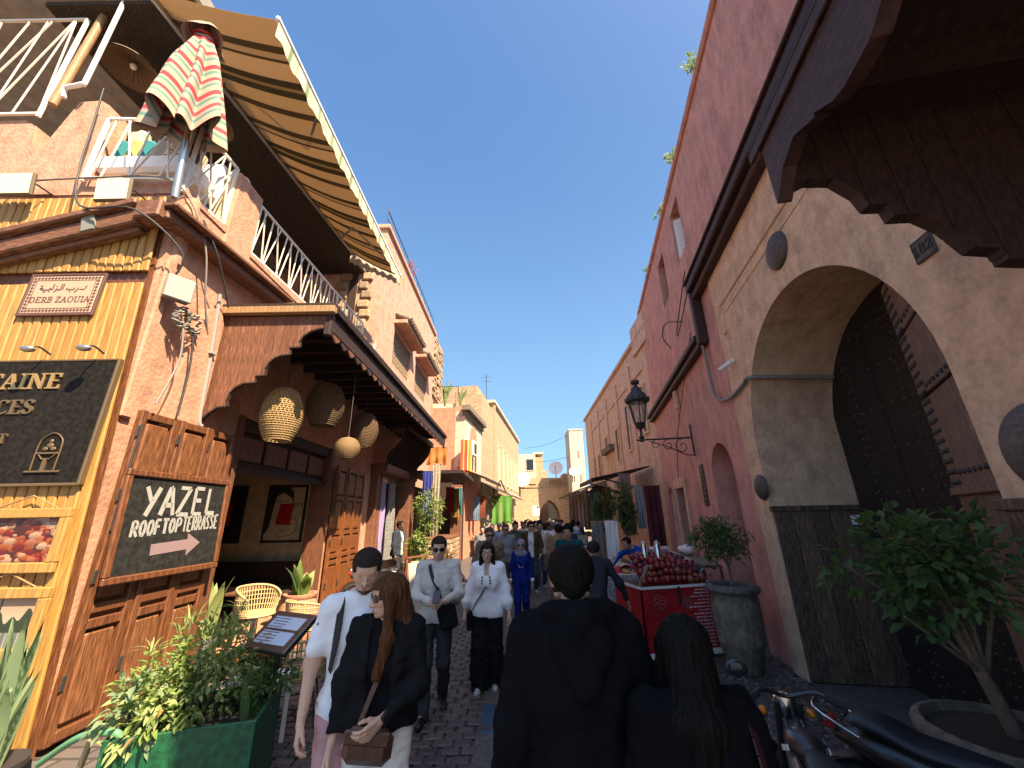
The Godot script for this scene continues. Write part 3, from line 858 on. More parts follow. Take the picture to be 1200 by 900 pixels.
const GLYPH := {
	"Y": [[[0, 1], [.42, .5]], [[.85, 1], [.2, 0]]], "A": [[[0, 0], [.45, 1], [.55, 1], [.85, 0]], [[.18, .36], [.72, .36]]],
	"Z": [[[.05, 1], [.8, 1], [0, 0], [.85, 0]]], "E": [[[.75, 1], [.1, 1], [.05, 0], [.75, 0]], [[.08, .52], [.6, .52]]],
	"L": [[[.1, 1], [.05, 0], [.75, 0]]], "R": [[[.05, 0], [.08, 1], [.6, 1], [.75, .75], [.55, .5], [.1, .48]], [[.3, .48], [.8, 0]]],
	"O": [[[.4, 1], [.1, .75], [.08, .3], [.35, 0], [.65, .15], [.78, .55], [.66, .9], [.4, 1]]],
	"F": [[[.05, 0], [.1, 1], [.75, 1]], [[.08, .55], [.6, .55]]], "T": [[[0, 1], [.85, 1]], [[.42, 1], [.4, 0]]],
	"P": [[[.05, 0], [.1, 1], [.6, 1], [.75, .75], [.55, .5], [.1, .48]]],
	"S": [[[.75, .88], [.5, 1], [.15, .9], [.12, .65], [.62, .42], [.72, .18], [.45, 0], [.08, .1]]],
}

func chalk_word(m: MB, word: String, x: float, y: float, w: float, h: float, thick: float, slope := 0.0):
	for i in word.length():
		var g: Array = GLYPH[word[i]]
		var out := []
		for line in g:
			var l := []
			for p in line: l.append(Vector2(x + i * w + p[0] * w * .9 + rng.randf() * w * .03, y + slope * (x + i * w) + p[1] * h))
			out.append(l)
		strokes(m, out, thick, .004)

func arabic_line(m: MB, x: float, y: float, w: float, h: float, thick: float, sd: int):  # joined script: a baseline with risers, bowls and dots
	var g := RandomNumberGenerator.new()
	g.seed = sd
	var at := x + w
	while at > x:
		var run := minf(h * (1.0 + g.randf() * 1.6), at - x)
		strokes(m, [[Vector2(at, y), Vector2(at - run, y)]], thick, .003)
		var k := g.randi() % 4
		if k == 0: strokes(m, [[Vector2(at - run * .3, y), Vector2(at - run * .3, y + h)]], thick, .003)
		elif k == 1: strokes(m, [[Vector2(at - run, y), Vector2(at - run * 1.1, y - h * .35), Vector2(at - run * .6, y - h * .4)]], thick, .003)
		elif k == 2: strokes(m, [[Vector2(at - run * .3, y), Vector2(at - run * .2, y + h * .45), Vector2(at - run * .6, y + h * .4), Vector2(at - run * .6, y)]], thick, .003)
		m.box(Vector3(at - run * .5, y + (h * .65 if k == 1 else -h * .4), 0), Vector3(thick * 1.3, thick * 1.3, .003))
		at -= run + h * .35

func left_things():
	var lean_at := func(x: float, y: float, z: float) -> Transform3D:
		return Transform3D(Basis(), Vector3(x - .07 * y + .14, y, z))
	# --- black restaurant sign with raised letters ---
	var s := thing("restaurant_sign", "large black sign with raised brass letters on the slats", "sign", lean_at.call(-5.45, 3.03, -4.0))
	var m := MB.new(); m.box(v3(0, 0, 0), v3(2.3, 1.33, .035), .006); part(s, "board", m, M.sign_black)
	m = MB.new(); m.box(v3(1.16, 0, .005), v3(.03, 1.36, .06), .006); m.box(v3(0, -.675, .005), v3(2.34, .03, .06), .006); m.box(v3(0, .675, .0), v3(2.34, .025, .05), .006); part(s, "frame", m, M.brass_dark)
	for q in [["FONTAINE", .27, .185, .43, M.brass], ["EPICES", .09, .165, .14, M.brass_dark], ["RESTAURANT", -.08, .105, -.20, M.brass_dark], ["ROOFTOP", -.09, .105, -.42, M.brass_dark]]:
		var tm := text_mesh(q[0], q[2], .014)
		tm.horizontal_alignment = HORIZONTAL_ALIGNMENT_RIGHT
		part(s, "lettering", tm, q[4], Transform3D(Basis(), v3(q[1] + .33, q[3], .024)))
	m = MB.new()  # fountain emblem: an arch over a basin with a foot
	m.tube(curve([v3(.62, -.53, .025), v3(.62, -.27, .025), v3(.66, -.19, .025), v3(.74, -.15, .025), v3(.82, -.19, .025), v3(.86, -.27, .025), v3(.86, -.53, .025)]), .007, 6)
	m.bar(v3(.57, -.545, .025), v3(.92, -.545, .025), .02, .02, .004); m.bar(v3(.63, -.36, .025), v3(.85, -.36, .025), .02, .02, .004)
	m.tube([v3(.65, -.37, .025), v3(.70, -.42, .025), v3(.78, -.42, .025), v3(.83, -.37, .025)], .008, 5); m.bar(v3(.74, -.42, .025), v3(.74, -.54, .025), .035, .015)
	m.ball(v3(.70, -.315, .025), v3(.03, .022, .012)); m.ball(v3(.78, -.315, .025), v3(.03, .022, .012)); m.ball(v3(.74, -.28, .025), v3(.035, .028, .012)); m.ball(v3(.74, -.235, .025), v3(.02, .022, .012))
	part(s, "emblem", m, M.brass_dark)
	# --- tiled street plate ---
	s = thing("street_plate", "tiled street name plate with chequered border on the upper slats", "sign", lean_at.call(-5.15, 4.565, -4.0))
	m = MB.new(); m.box(Vector3.ZERO, v3(.83, .50, .02), .004); part(s, "plate", m, M.tile_cream)
	m = MB.new(); m.box(v3(0, .27, 0), v3(.90, .03, .03), .004); m.box(v3(0, -.27, 0), v3(.90, .03, .03), .004); m.box(v3(-.435, 0, 0), v3(.03, .52, .03), .004); m.box(v3(.435, 0, 0), v3(.03, .52, .03), .004); part(s, "frame", m, M.ink)
	m = MB.new()
	var half := .016
	for i in 20:
		for y in [-.22, .22]:
			m.box(v3(-.385 + i * .0405, y, .0115), v3(half * 1.7, half * 1.7, .003), 0, Basis(Vector3(0, 0, 1), PI / 4))
	for i in 9:
		for x in [-.385, .385]:
			m.box(v3(x, -.176 + i * .044, .0115), v3(half * 1.7, half * 1.7, .003), 0, Basis(Vector3(0, 0, 1), PI / 4))
	for q in [[0, .19, .78, .006], [0, -.19, .78, .006]]:
		m.box(v3(q[0], q[1], .0115), v3(q[2], q[3], .003))
	for x in [-.355, .355]: m.box(v3(x, 0, .0115), v3(.006, .38, .003))
	part(s, "border", m, M.ink)
	part(s, "lettering", text_mesh("DERB ZAOUIA", .078, .004, true, false), M.ink, Transform3D(Basis(), v3(0, -.075, .012)))
	m = MB.new(Transform3D(Basis(), v3(0, 0, .012)))
	strokes(m, [[Vector2(.27, .11), Vector2(.25, .06), Vector2(.19, .06)], [Vector2(.17, .085), Vector2(.165, .05), Vector2(.14, .02)], [Vector2(.13, .085), Vector2(.125, .06), Vector2(.04, .06), Vector2(.035, .085)], [Vector2(-.01, .06), Vector2(-.01, .14)], [Vector2(-.035, .06), Vector2(-.035, .14)], [Vector2(-.035, .06), Vector2(-.075, .06)], [Vector2(-.085, .08), Vector2(-.09, .045), Vector2(-.11, .03)], [Vector2(-.13, .06), Vector2(-.13, .14)], [Vector2(-.145, .06), Vector2(-.16, .085), Vector2(-.175, .06), Vector2(-.16, .03)], [Vector2(-.18, .06), Vector2(-.25, .06), Vector2(-.255, .09), Vector2(-.285, .08), Vector2(-.26, .06)]], .011, .004)
	for p in [[.085, .035], [-.09, .105], [-.215, .035], [-.23, .035], [-.265, .115], [-.28, .115]]:
		m.box(v3(p[0], p[1], 0), v3(.012, .012, .004))
	part(s, "lettering", m, M.ink)
	# --- two framed pictures on cords ---
	for q in [[-5.0, 1.84, "pale wooden frame with an orange and red food picture hung on the slats", M.picture_food], [-5.0, 1.14, "pale wooden frame with a landscape picture below the food picture", M.picture_view]]:
		s = thing("hung_picture", q[2], "picture", lean_at.call(q[0], q[1], -4.0), "framed pictures on the slats")
		m = MB.new(); m.box(v3(0, .245, .02), v3(1.32, .09, .05), .008); m.box(v3(0, -.245, .02), v3(1.32, .09, .05), .008); m.box(v3(-.62, 0, .02), v3(.09, .40, .05), .008); m.box(v3(.62, 0, .02), v3(.09, .40, .05), .008); part(s, "frame", m, M.slat_c)
		m = MB.new(); m.quad(v3(-.58, -.2, .0), v3(.58, -.2, .0), v3(.58, .2, .0), v3(-.58, .2, .0)); part(s, "print", m, q[3])
		m = MB.new(); m.tube([v3(.52, .29, .03), v3(.22, .41, .02), v3(-.1, .29, .03)], .008, 5); part(s, "cord", m, M.pole_wood)
	# --- floodlights and picture lights ---
	for q in [[-5.06, 6.02, "floodlight with pale glass nearest the corner, on top of the slats"], [-6.35, 6.14, "floodlight with pale glass at the left end, on top of the slats"]]:
		s = thing("floodlight", q[2], "floodlight", Transform3D(Basis(Vector3.RIGHT, deg_to_rad(8.0)), v3(q[0], q[1], -3.88)), "floodlights on the slats")
		m = MB.new(); m.box(Vector3.ZERO, v3(.46, .34, .05), .02); part(s, "housing", m, M.brass_dark)
		m = MB.new(); m.box(v3(0, 0, .028), v3(.41, .29, .008), .003); part(s, "lens", m, M.lens)
		m = MB.new(); m.tube([v3(-.25, 0, -.0), v3(-.25, -.02, -.18), v3(.25, -.02, -.18), v3(.25, 0, 0)], .012, 6); part(s, "bracket", m, M.iron)
	for q in [[-5.05, "small picture light above the middle of the black sign"], [-4.45, "small picture light above the right end of the black sign"]]:
		s = thing("picture_light", q[1], "lamp", lean_at.call(q[0], 3.76, -3.86), "picture lights of the black sign")
		m = MB.new(); m.ball(v3(0, 0, .08), v3(.075, .035, .05)); part(s, "head", m, M.steel)
		m = MB.new(); m.tube(curve([v3(0, 0, .08), v3(0, .06, 0), v3(0, .02, -.13)]), .01, 6); part(s, "arm", m, M.iron)
	# --- junction box, coils of cable, conduit ---
	s = thing("junction_box", "grey junction box on the pier between slats and canopy", "box", pos(-4.24, 4.78, -4.28, 55))
	m = MB.new(); m.box(Vector3.ZERO, v3(.27, .30, .12), .015); part(s, "case", m, M.grey_plastic); m = MB.new(); m.box(v3(0, 0, .065), v3(.29, .32, .03), .012); part(s, "lid", m, M.conduit)
	m = MB.new()
	for k in 7:
		var pts := []
		for i in 25: pts.append(v3(-4.22 + .05 * sin(i * 2.1 + k), 4.42 + .11 * sin(TAU * i / 24.0) + rng.randf() * .02 + .03 * (k % 3), -4.42 - .18 * (k % 2) + .10 * cos(TAU * i / 24.0)))
		m.tube(pts, .011, 5, false)
	solo("cable_coil", m, M.cable_grey, "coils of grey cable hanging under the junction box", "cable")
	for q in [[[v3(-4.2, 4.35, -4.45), v3(-4.18, 3.9, -4.5), v3(-4.2, 3.3, -4.38)], "loose grey cable dropping from the coils to the door"], [[v3(-4.2, 4.4, -4.6), v3(-4.22, 3.9, -4.72), v3(-4.24, 3.25, -4.75)], "second loose cable dropping from the coils nearer the canopy"], [[v3(-5.9, 8.0, -3.95), v3(-5.85, 7.2, -3.98), v3(-5.75, 6.5, -3.96), v3(-5.3, 5.7, -3.8), v3(-4.5, 5.55, -3.72), v3(-4.15, 5.2, -4.1), v3(-4.3, 4.85, -4.2)], "thin dark cable falling from the parapet post over the cornice"], [[v3(-6.9, 6.28, -3.98), v3(-5.4, 6.34, -3.97), v3(-4.55, 6.3, -3.97), v3(-4.33, 6.1, -4.2), v3(-4.2, 5.55, -4.45), v3(-4.24, 4.9, -4.7), v3(-4.3, 4.5, -4.95)], "grey cable along the top of the slats and down the corner"], [[v3(-4.2, 5.9, -4.3), v3(-4.12, 5.5, -4.6), v3(-4.22, 5.0, -5.1)], "short dark cable crossing the cornice at the corner"]]:
		m = MB.new(); m.tube(curve(q[0], 6), .013, 5); solo("cable", m, M.cable_grey if q[1].contains("grey") else M.cable, q[1], "cable", "cables on the restaurant corner")
	m = MB.new(); m.tube(curve([v3(-4.30, 5.16, -4.99), v3(-4.3, 4.2, -5.10), v3(-4.3, 3.35, -5.17), v3(-4.28, 3.22, -5.22)], 5), .026, 8); m.box(v3(-4.3, 4.25, -5.09), v3(.1, .03, .1), .005)
	solo("conduit_pipe", m, M.conduit, "grey conduit pipe beside the near end of the wooden canopy", "pipe")
	# --- chalkboard ---
	s = thing("chalkboard", "chalkboard with hand lettering and a pink arrow hung on the folded doors", "chalkboard", FL * Transform3D(Basis(Vector3.RIGHT, deg_to_rad(-3.0)), v3(5.1, 1.96, .20)))
	m = MB.new(); m.box(Vector3.ZERO, v3(1.46, 1.06, .02)); part(s, "slate", m, M.slate)
	m = MB.new(); m.box(v3(0, .55, .01), v3(1.6, .075, .05), .012); m.box(v3(0, -.55, .01), v3(1.6, .075, .05), .012); m.box(v3(-.765, 0, .01), v3(.075, 1.03, .05), .012); m.box(v3(.765, 0, .01), v3(.075, 1.03, .05), .012); part(s, "frame", m, M.door_wood)
	m = MB.new(Transform3D(Basis(), v3(0, 0, .013))); chalk_word(m, "YAZEL", -.52, .11, .235, .32, .050, .04); part(s, "lettering", m, M.chalk)
	m = MB.new(Transform3D(Basis(), v3(0, 0, .013))); chalk_word(m, "ROOFTOP", -.60, -.10, .098, .16, .030, .05); chalk_word(m, "TERRASSE", .09, -.10, .076, .17, .024, .05); part(s, "lettering", m, M.chalk)
	m = MB.new(); m.prism(PackedVector2Array([Vector2(-.30, -.34), Vector2(.22, -.31), Vector2(.22, -.38), Vector2(.42, -.24), Vector2(.20, -.12), Vector2(.21, -.19), Vector2(-.31, -.22)]), .0102, .0145); part(s, "arrow", m, M.chalk_pink)
	# --- basket lamps under the canopy ---
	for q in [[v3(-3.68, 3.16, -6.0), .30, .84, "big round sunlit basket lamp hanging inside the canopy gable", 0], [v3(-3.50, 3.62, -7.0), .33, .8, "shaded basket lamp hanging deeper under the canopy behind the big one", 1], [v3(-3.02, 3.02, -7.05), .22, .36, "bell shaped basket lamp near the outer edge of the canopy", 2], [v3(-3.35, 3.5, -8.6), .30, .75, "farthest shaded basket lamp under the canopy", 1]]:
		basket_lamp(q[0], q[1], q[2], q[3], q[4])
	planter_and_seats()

func basket_lamp(at: Vector3, r: float, h: float, label: String, dark: int):
	var o := thing("basket_lamp", label, "lamp", Transform3D(Basis(), at), "basket lamps under the canopy")
	var m := MB.new()
	var prof := func(v: float) -> float:
		return r * (.42 + .58 * sin(PI * clampf(.12 + v * .80, 0, 1))) if v < .93 else r * (.42 + .58 * sin(PI * .87)) * (1.0 - (v - .93) * 6.0)
	for j in 26:
		var v := j / 25.0
		var pts := []
		for i in 33: pts.append(Vector3(cos(TAU * i / 32.0) * prof.call(v) * (1.0 + .012 * (i % 2)), v * h, sin(TAU * i / 32.0) * prof.call(v) * (1.0 + .012 * (i % 2))))
		m.tube(pts, .0075 if j % 2 else .010, 4, false)
	for i in 34:
		var an := TAU * i / 34
		for sg in [-1.0, 1.0]:
			var pts := []
			for j in 14:
				var v := j / 13.0
				pts.append(Vector3(cos(an + sg * v * 1.1) * prof.call(v), v * h, sin(an + sg * v * 1.1) * prof.call(v)))
			m.tube(pts, .0065, 4, false)
	part(o, "weave", m, [M.wicker, M.wicker_shaded, M.wicker_half_shaded][dark])
	m = MB.new(); m.lathe([Vector2(.05, 0), Vector2(.07, .02), Vector2(.03, .12), Vector2(.02, .2)], 10, v3(0, h * .55, 0)); part(o, "socket", m, M.brass_dark)
	m = MB.new(); m.tube([v3(0, h * .7, 0), v3(0, 5.0 - at.y, 0)], .009, 5); part(o, "cord", m, M.cable)

func wicker_chair(xf: Transform3D, label: String, weave: Material, tall := 0.0):
	var o := thing("wicker_chair", label, "chair", xf, "wicker chairs of the restaurant")
	var m := MB.new()
	for k in 30:  # upright canes of the curved back
		var a := lerpf(-2.0, 2.0, k / 29.0)
		var top := .80 - .14 * pow(absf(a) / 2.0, 3.0)
		m.tube([v3(sin(a) * .24, .44 + tall, -cos(a) * .22), v3(sin(a) * .28, .60 + tall, -cos(a) * .27), v3(sin(a) * .29, top + tall, -cos(a) * .30)], .0085, 4)
	for y in [.46, .53, .60, .66, .72]:
		var pts := []
		for k in 21:
			var a := lerpf(-2.0, 2.0, k / 20.0)
			var f: float = .24 + .05 * clampf((y - .44) / .16, 0, 1)
			pts.append(v3(sin(a) * f, minf(y, .79 - .14 * pow(absf(a) / 2.0, 3.0)) + tall, -cos(a) * f))
		m.tube(pts, .008, 4)
	var rim := []
	for k in 25:
		var a := lerpf(-2.0, 2.0, k / 24.0)
		rim.append(v3(sin(a) * .29, .80 - .14 * pow(absf(a) / 2.0, 3.0) + tall, -cos(a) * .30))
	m.tube(rim, .016, 6)
	part(o, "backrest", m, weave)
	m = MB.new(); m.lathe([Vector2(0, .42), Vector2(.22, .42), Vector2(.25, .44), Vector2(.24, .465), Vector2(.1, .46), Vector2(0, .455)], 24, v3(0, tall, 0)); part(o, "seat", m, weave)
	for s in [[-1, -1], [1, -1], [-1, 1], [1, 1]]:
		m = MB.new(); m.tube([v3(s[0] * .15, .43 + tall, s[1] * .14), v3(s[0] * .22, 0, s[1] * .22)], .009, 6); part(o, "leg", m, M.black_metal)
	m = MB.new(); m.tube([v3(-.19, .2, -.185), v3(.19, .2, -.185), v3(.19, .2, .185), v3(-.19, .2, .185), v3(-.19, .2, -.185)], .006, 5); part(o, "stretcher", m, M.black_metal)

func planter_and_seats():
	var o := thing("planter_box", "dark green wooden planter box full of plants before the restaurant doors", "planter", pos(-2.41, 0, -3.63, 16))
	var m := MB.new()
	m.box(v3(0, .31, .34), v3(.90, .62, .03), .006); part(o, "front_panel", m, M.green_paint)
	m = MB.new(); m.box(v3(.435, .31, -.002), v3(.03, .62, .65), .006); part(o, "side_panel", m, M.green_paint)
	m = MB.new(); m.box(v3(-.435, .31, -.002), v3(.03, .62, .65), .006); part(o, "side_panel", m, M.green_paint)
	m = MB.new(); m.box(v3(0, .31, -.345), v3(.90, .62, .03), .006); part(o, "back_panel", m, M.green_paint)
	m = MB.new(); m.box(v3(0, .525, 0), v3(.84, .02, .65)); part(o, "soil", m, M.soil)
	m = MB.new()
	for k in 120: m.ball(v3(rng.randf_range(-.4, .4), .54, rng.randf_range(-.31, .31)), v3(.018, .012, .016) * (.6 + .8 * rng.randf()), 6, 4)
	stuff(part(o, "pebbles", m, M.stone_dark))
	plant_bush("green_bush", "dense light green bush in the middle of the green planter", v3(-2.48, .50, -3.66), .40, 2200, .056, [M.leaf_a, M.leaf_b, M.leaf_pale, M.bark], 5, "shrub", "bushes in the planter")
	plant_bush("green_bush", "low pale narrow leaved bush at the left end of the planter", v3(-2.72, .50, -3.42), .27, 750, .085, [M.leaf_grey, M.leaf_pale, M.leaf_b, M.bark], 6, "shrub", "bushes in the planter")
	plant_bush("green_bush", "shaded dark bush at the right end of the planter", v3(-2.15, .50, -3.85), .27, 700, .06, [M.leaf_c, M.leaf_a, M.bark], 7, "shrub", "bushes in the planter")
	var p := thing("papyrus_plant", "tall papyrus with umbrella heads rising behind the planter bushes", "plant", pos(-2.72, .5, -3.7))
	for q in [[-.05, .62, .02], [.06, .70, .08], [.32, .74, -.10], [-.18, .50, .10]]:
		m = MB.new(); m.tube(curve([v3(q[0] * .3, 0, q[2] * .3), v3(q[0] * .8, q[1] * .6, q[2]), v3(q[0], q[1], q[2])], 4), .007, 5); part(p, "stem", m, M.leaf_pale)
		blades(p, v3(q[0], q[1], q[2]), 13, .17, .012, 1.3, [M.leaf_pale, M.leaf_b], int(q[1] * 100), "blade")
	p = thing("broad_leaf_plant", "upright dark broad leaves at the right corner of the planter", "plant", pos(-2.08, .5, -3.62))
	blades(p, Vector3.ZERO, 6, .42, .07, .25, [M.leaf_c, M.leaf_dark_b], 31)
	m = MB.new(); m.tube(curve([v3(-3.30, .42, -3.35), v3(-2.95, .62, -3.22), v3(-2.7, .655, -3.19), v3(-2.66, .60, -3.22)], 6), .022, 8)
	solo("garden_hose", m, M.green_tube, "short green tube lying over the left end of the planter", "hose")
	m = MB.new(); m.bar(v3(-3.02, .12, -3.3), v3(-2.92, .58, -3.28), .035, .035, .008); solo("wooden_stake", m, M.pale_wood, "pale wooden stake leaning at the left end of the planter", "stake")
	# snake plant at the far left
	p = thing("snake_plant", "snake plant with tall mottled leaves in front of the slats", "plant", pos(-4.05, 0, -3.72))
	m = MB.new(); m.lathe([Vector2(0, 0), Vector2(.16, 0), Vector2(.20, .2), Vector2(.22, .21), Vector2(.22, .25), Vector2(.18, .25), Vector2(0, .23)], 20); part(p, "pot", m, M.iron)
	blades(p, v3(-.05, .22, 0), 14, 1.0, .10, .12, [M.leaf_snake, M.leaf_snake, M.leaf_grey], 41)
	blades(p, v3(.10, .22, .08), 9, .75, .085, .30, [M.leaf_snake, M.leaf_grey], 42)
	# menu stand
	o = thing("menu_stand", "black menu stand with a tilted pale menu beside the planter", "menu stand", pos(-2.03, 0, -3.86))
	m = MB.new(); m.tube([v3(0, 0, 0), v3(0, 1.0, 0)], .02, 8); m.lathe([Vector2(0, .02), Vector2(.18, .015), Vector2(.18, 0)], 20); part(o, "post", m, M.black_metal)
	var tilt := Transform3D(Basis(Vector3.UP, deg_to_rad(-24)) * Basis(Vector3.RIGHT, deg_to_rad(-52)), v3(0, 1.06, 0))
	m = MB.new(tilt); m.box(Vector3.ZERO, v3(.50, .36, .05), .008); part(o, "case", m, M.black_gloss)
	m = MB.new(tilt); m.box(v3(0, 0, .0265), v3(.38, .25, .004)); part(o, "menu", m, M.menu_sky_sheen)
	m = MB.new(tilt); m.box(v3(0, 0, .030), v3(.40, .02, .004)); part(o, "divider", m, M.black_gloss)
	m = MB.new(tilt)
	for k in 9: m.box(v3(-.16 + rng.randf() * .03 + .06, .105 - k * .026, .0295), v3(.16 + rng.randf() * .06, .006, .001))
	part(o, "printed_lines", m, M.ink)
	# seats
	wicker_chair(pos(-2.30, 0, -4.85, 200), "round woven chair on thin black legs right behind the menu stand", M.cane)
	wicker_chair(pos(-3.75, .0, -6.35, 70), "pale woven chair lit by the sun inside the open dining room", M.cane, .26)
	wicker_chair(pos(-2.98, 0, -6.3, 150), "yellowish woven chair behind the man in the white t-shirt", M.cane, .1)
	o = thing("barrel_stool", "round orange wooden barrel stool behind the planter", "stool", pos(-2.75, 0, -4.85))
	m = MB.new(); m.lathe([Vector2(0, 0), Vector2(.2, 0), Vector2(.27, .3), Vector2(.22, .62), Vector2(.2, .64), Vector2(0, .64)], 24); part(o, "barrel", m, M.door_wood_far)
	for y in [.12, .48]:
		m = MB.new(); m.lathe([Vector2(.262 - absf(y - .3) * .22, y - .02), Vector2(.275 - absf(y - .3) * .22, y), Vector2(.262 - absf(y - .3) * .22, y + .02)], 24); part(o, "hoop", m, M.brass_dark)
	o = thing("side_table", "small white table behind the planter", "table", pos(-2.42, 0, -4.35))
	m = MB.new(); m.box(v3(0, .58, 0), v3(.5, .03, .34), .006); part(o, "tabletop", m, M.white)
	for s in [[-1, -1], [1, -1], [-1, 1], [1, 1]]:
		m = MB.new(); m.box(v3(s[0] * .21, .28, s[1] * .13), v3(.03, .56, .03)); part(o, "leg", m, M.white)
	# big terracotta pot with leaves at the opening
	o = thing("terracotta_pot", "large terracotta pot with broad leaves at the dining room opening", "pot", pos(-3.72, 0, -7.5))
	m = MB.new(); m.lathe([Vector2(0, 0), Vector2(.2, 0), Vector2(.31, .35), Vector2(.31, .55), Vector2(.24, .70), Vector2(.27, .74), Vector2(.27, .78), Vector2(.22, .78), Vector2(.2, .7), Vector2(0, .68)], 28); part(o, "pot", m, M.terracotta)
	blades(o, v3(0, .7, 0), 9, .62, .22, .38, [M.leaf_pale, M.leaf_a, M.leaf_c, M.leaf_dark_b], 51)
	p = thing("tall_leaf_plant", "tall pale leaf plant in the dark of the dining room", "plant", pos(-4.55, .03, -6.5))
	m = MB.new(); m.lathe([Vector2(0, 0), Vector2(.16, 0), Vector2(.2, .35), Vector2(.17, .35), Vector2(0, .3)], 16); part(p, "pot", m, M.clay_rim)
	blades(p, v3(0, .3, 0), 6, 1.25, .2, .35, [M.leaf_pale, M.leaf_a], 52)
	# dining room: table, bench, posters
	o = thing("dining_table", "dark wooden table inside the dining room", "table", pos(-5.2, .03, -7.6))
	m = MB.new(); m.box(v3(0, .78, 0), v3(1.2, .05, .7), .01); part(o, "tabletop", m, M.board_b)
	for s in [[-1, -1], [1, -1], [-1, 1], [1, 1]]:
		m = MB.new(); m.box(v3(s[0] * .52, .38, s[1] * .28), v3(.06, .76, .06)); part(o, "leg", m, M.dark_wood)
	o = thing("wall_bench", "dark bench along the back wall of the dining room", "bench", pos(-6.4, .03, -9.8))
	m = MB.new(); m.box(v3(0, .42, .1), v3(3.0, .1, .5), .02); part(o, "seat", m, M.dark_wood); m = MB.new(); m.box(v3(0, .78, -.2), v3(3.0, .5, .08), .02); part(o, "backrest", m, M.dark_wood)
	m = MB.new(); m.box(v3(0, .2, .1), v3(2.9, .36, .44)); part(o, "base", m, M.dark_wood)
	for q in [[-5.72, "framed poster with a dark haired head and a red block on the back wall", 0], [-7.25, "second framed dark poster on the back wall, half behind the doors", 1]]:
		o = thing("framed_poster", q[1], "poster", pos(q[0], 2.14, -10.19), "posters in the dining room")
		m = MB.new(); m.box(v3(0, 0, .01), v3(1.0, 1.36, .02)); part(o, "frame", m, M.black)
		m = MB.new(); m.box(v3(0, 0, .022), v3(.88, 1.24, .006)); part(o, "print", m, M.room_wall if q[2] == 0 else M.slate)
		m = MB.new(); m.prism(PackedVector2Array([Vector2(-.44, .62), Vector2(.05, .62), Vector2(.16, .5), Vector2(.18, .25), Vector2(.1, .38), Vector2(-.12, .5), Vector2(-.26, .4), Vector2(-.3, .1), Vector2(-.34, -.3), Vector2(-.44, -.5)]), .0255, .028); part(o, "dark_shape", m, M.black)
		m = MB.new(); m.prism(PackedVector2Array([Vector2(-.14, .22), Vector2(.2, .24), Vector2(.18, -.28), Vector2(-.2, -.26)]), .0285, .031); part(o, "red_shape", m, M.red_print)
		m = MB.new(); m.tube(curve([v3(.2, -.05, .029), v3(.36, -.28, .029), v3(.22, -.5, .029), v3(-.1, -.55, .029)]), .006, 4); m.tube(curve([v3(-.2, .3, .029), v3(-.12, .27, .029), v3(-.04, .3, .029)]), .008, 4); part(o, "drawn_line", m, M.black)
		if q[2] == 0:
			part(o, "lettering", text_mesh("KEN", .09, .003), M.ink, Transform3D(Basis(), v3(.3, .2, .027)))

func arc(cx: float, cy: float, r: float, a0: float, a1: float, n: int) -> Array:
	var out := []
	for i in n + 1:
		var a := deg_to_rad(lerpf(a0, a1, float(i) / n))
		out.append(Vector2(cx + cos(a) * r, cy + sin(a) * r))
	return out

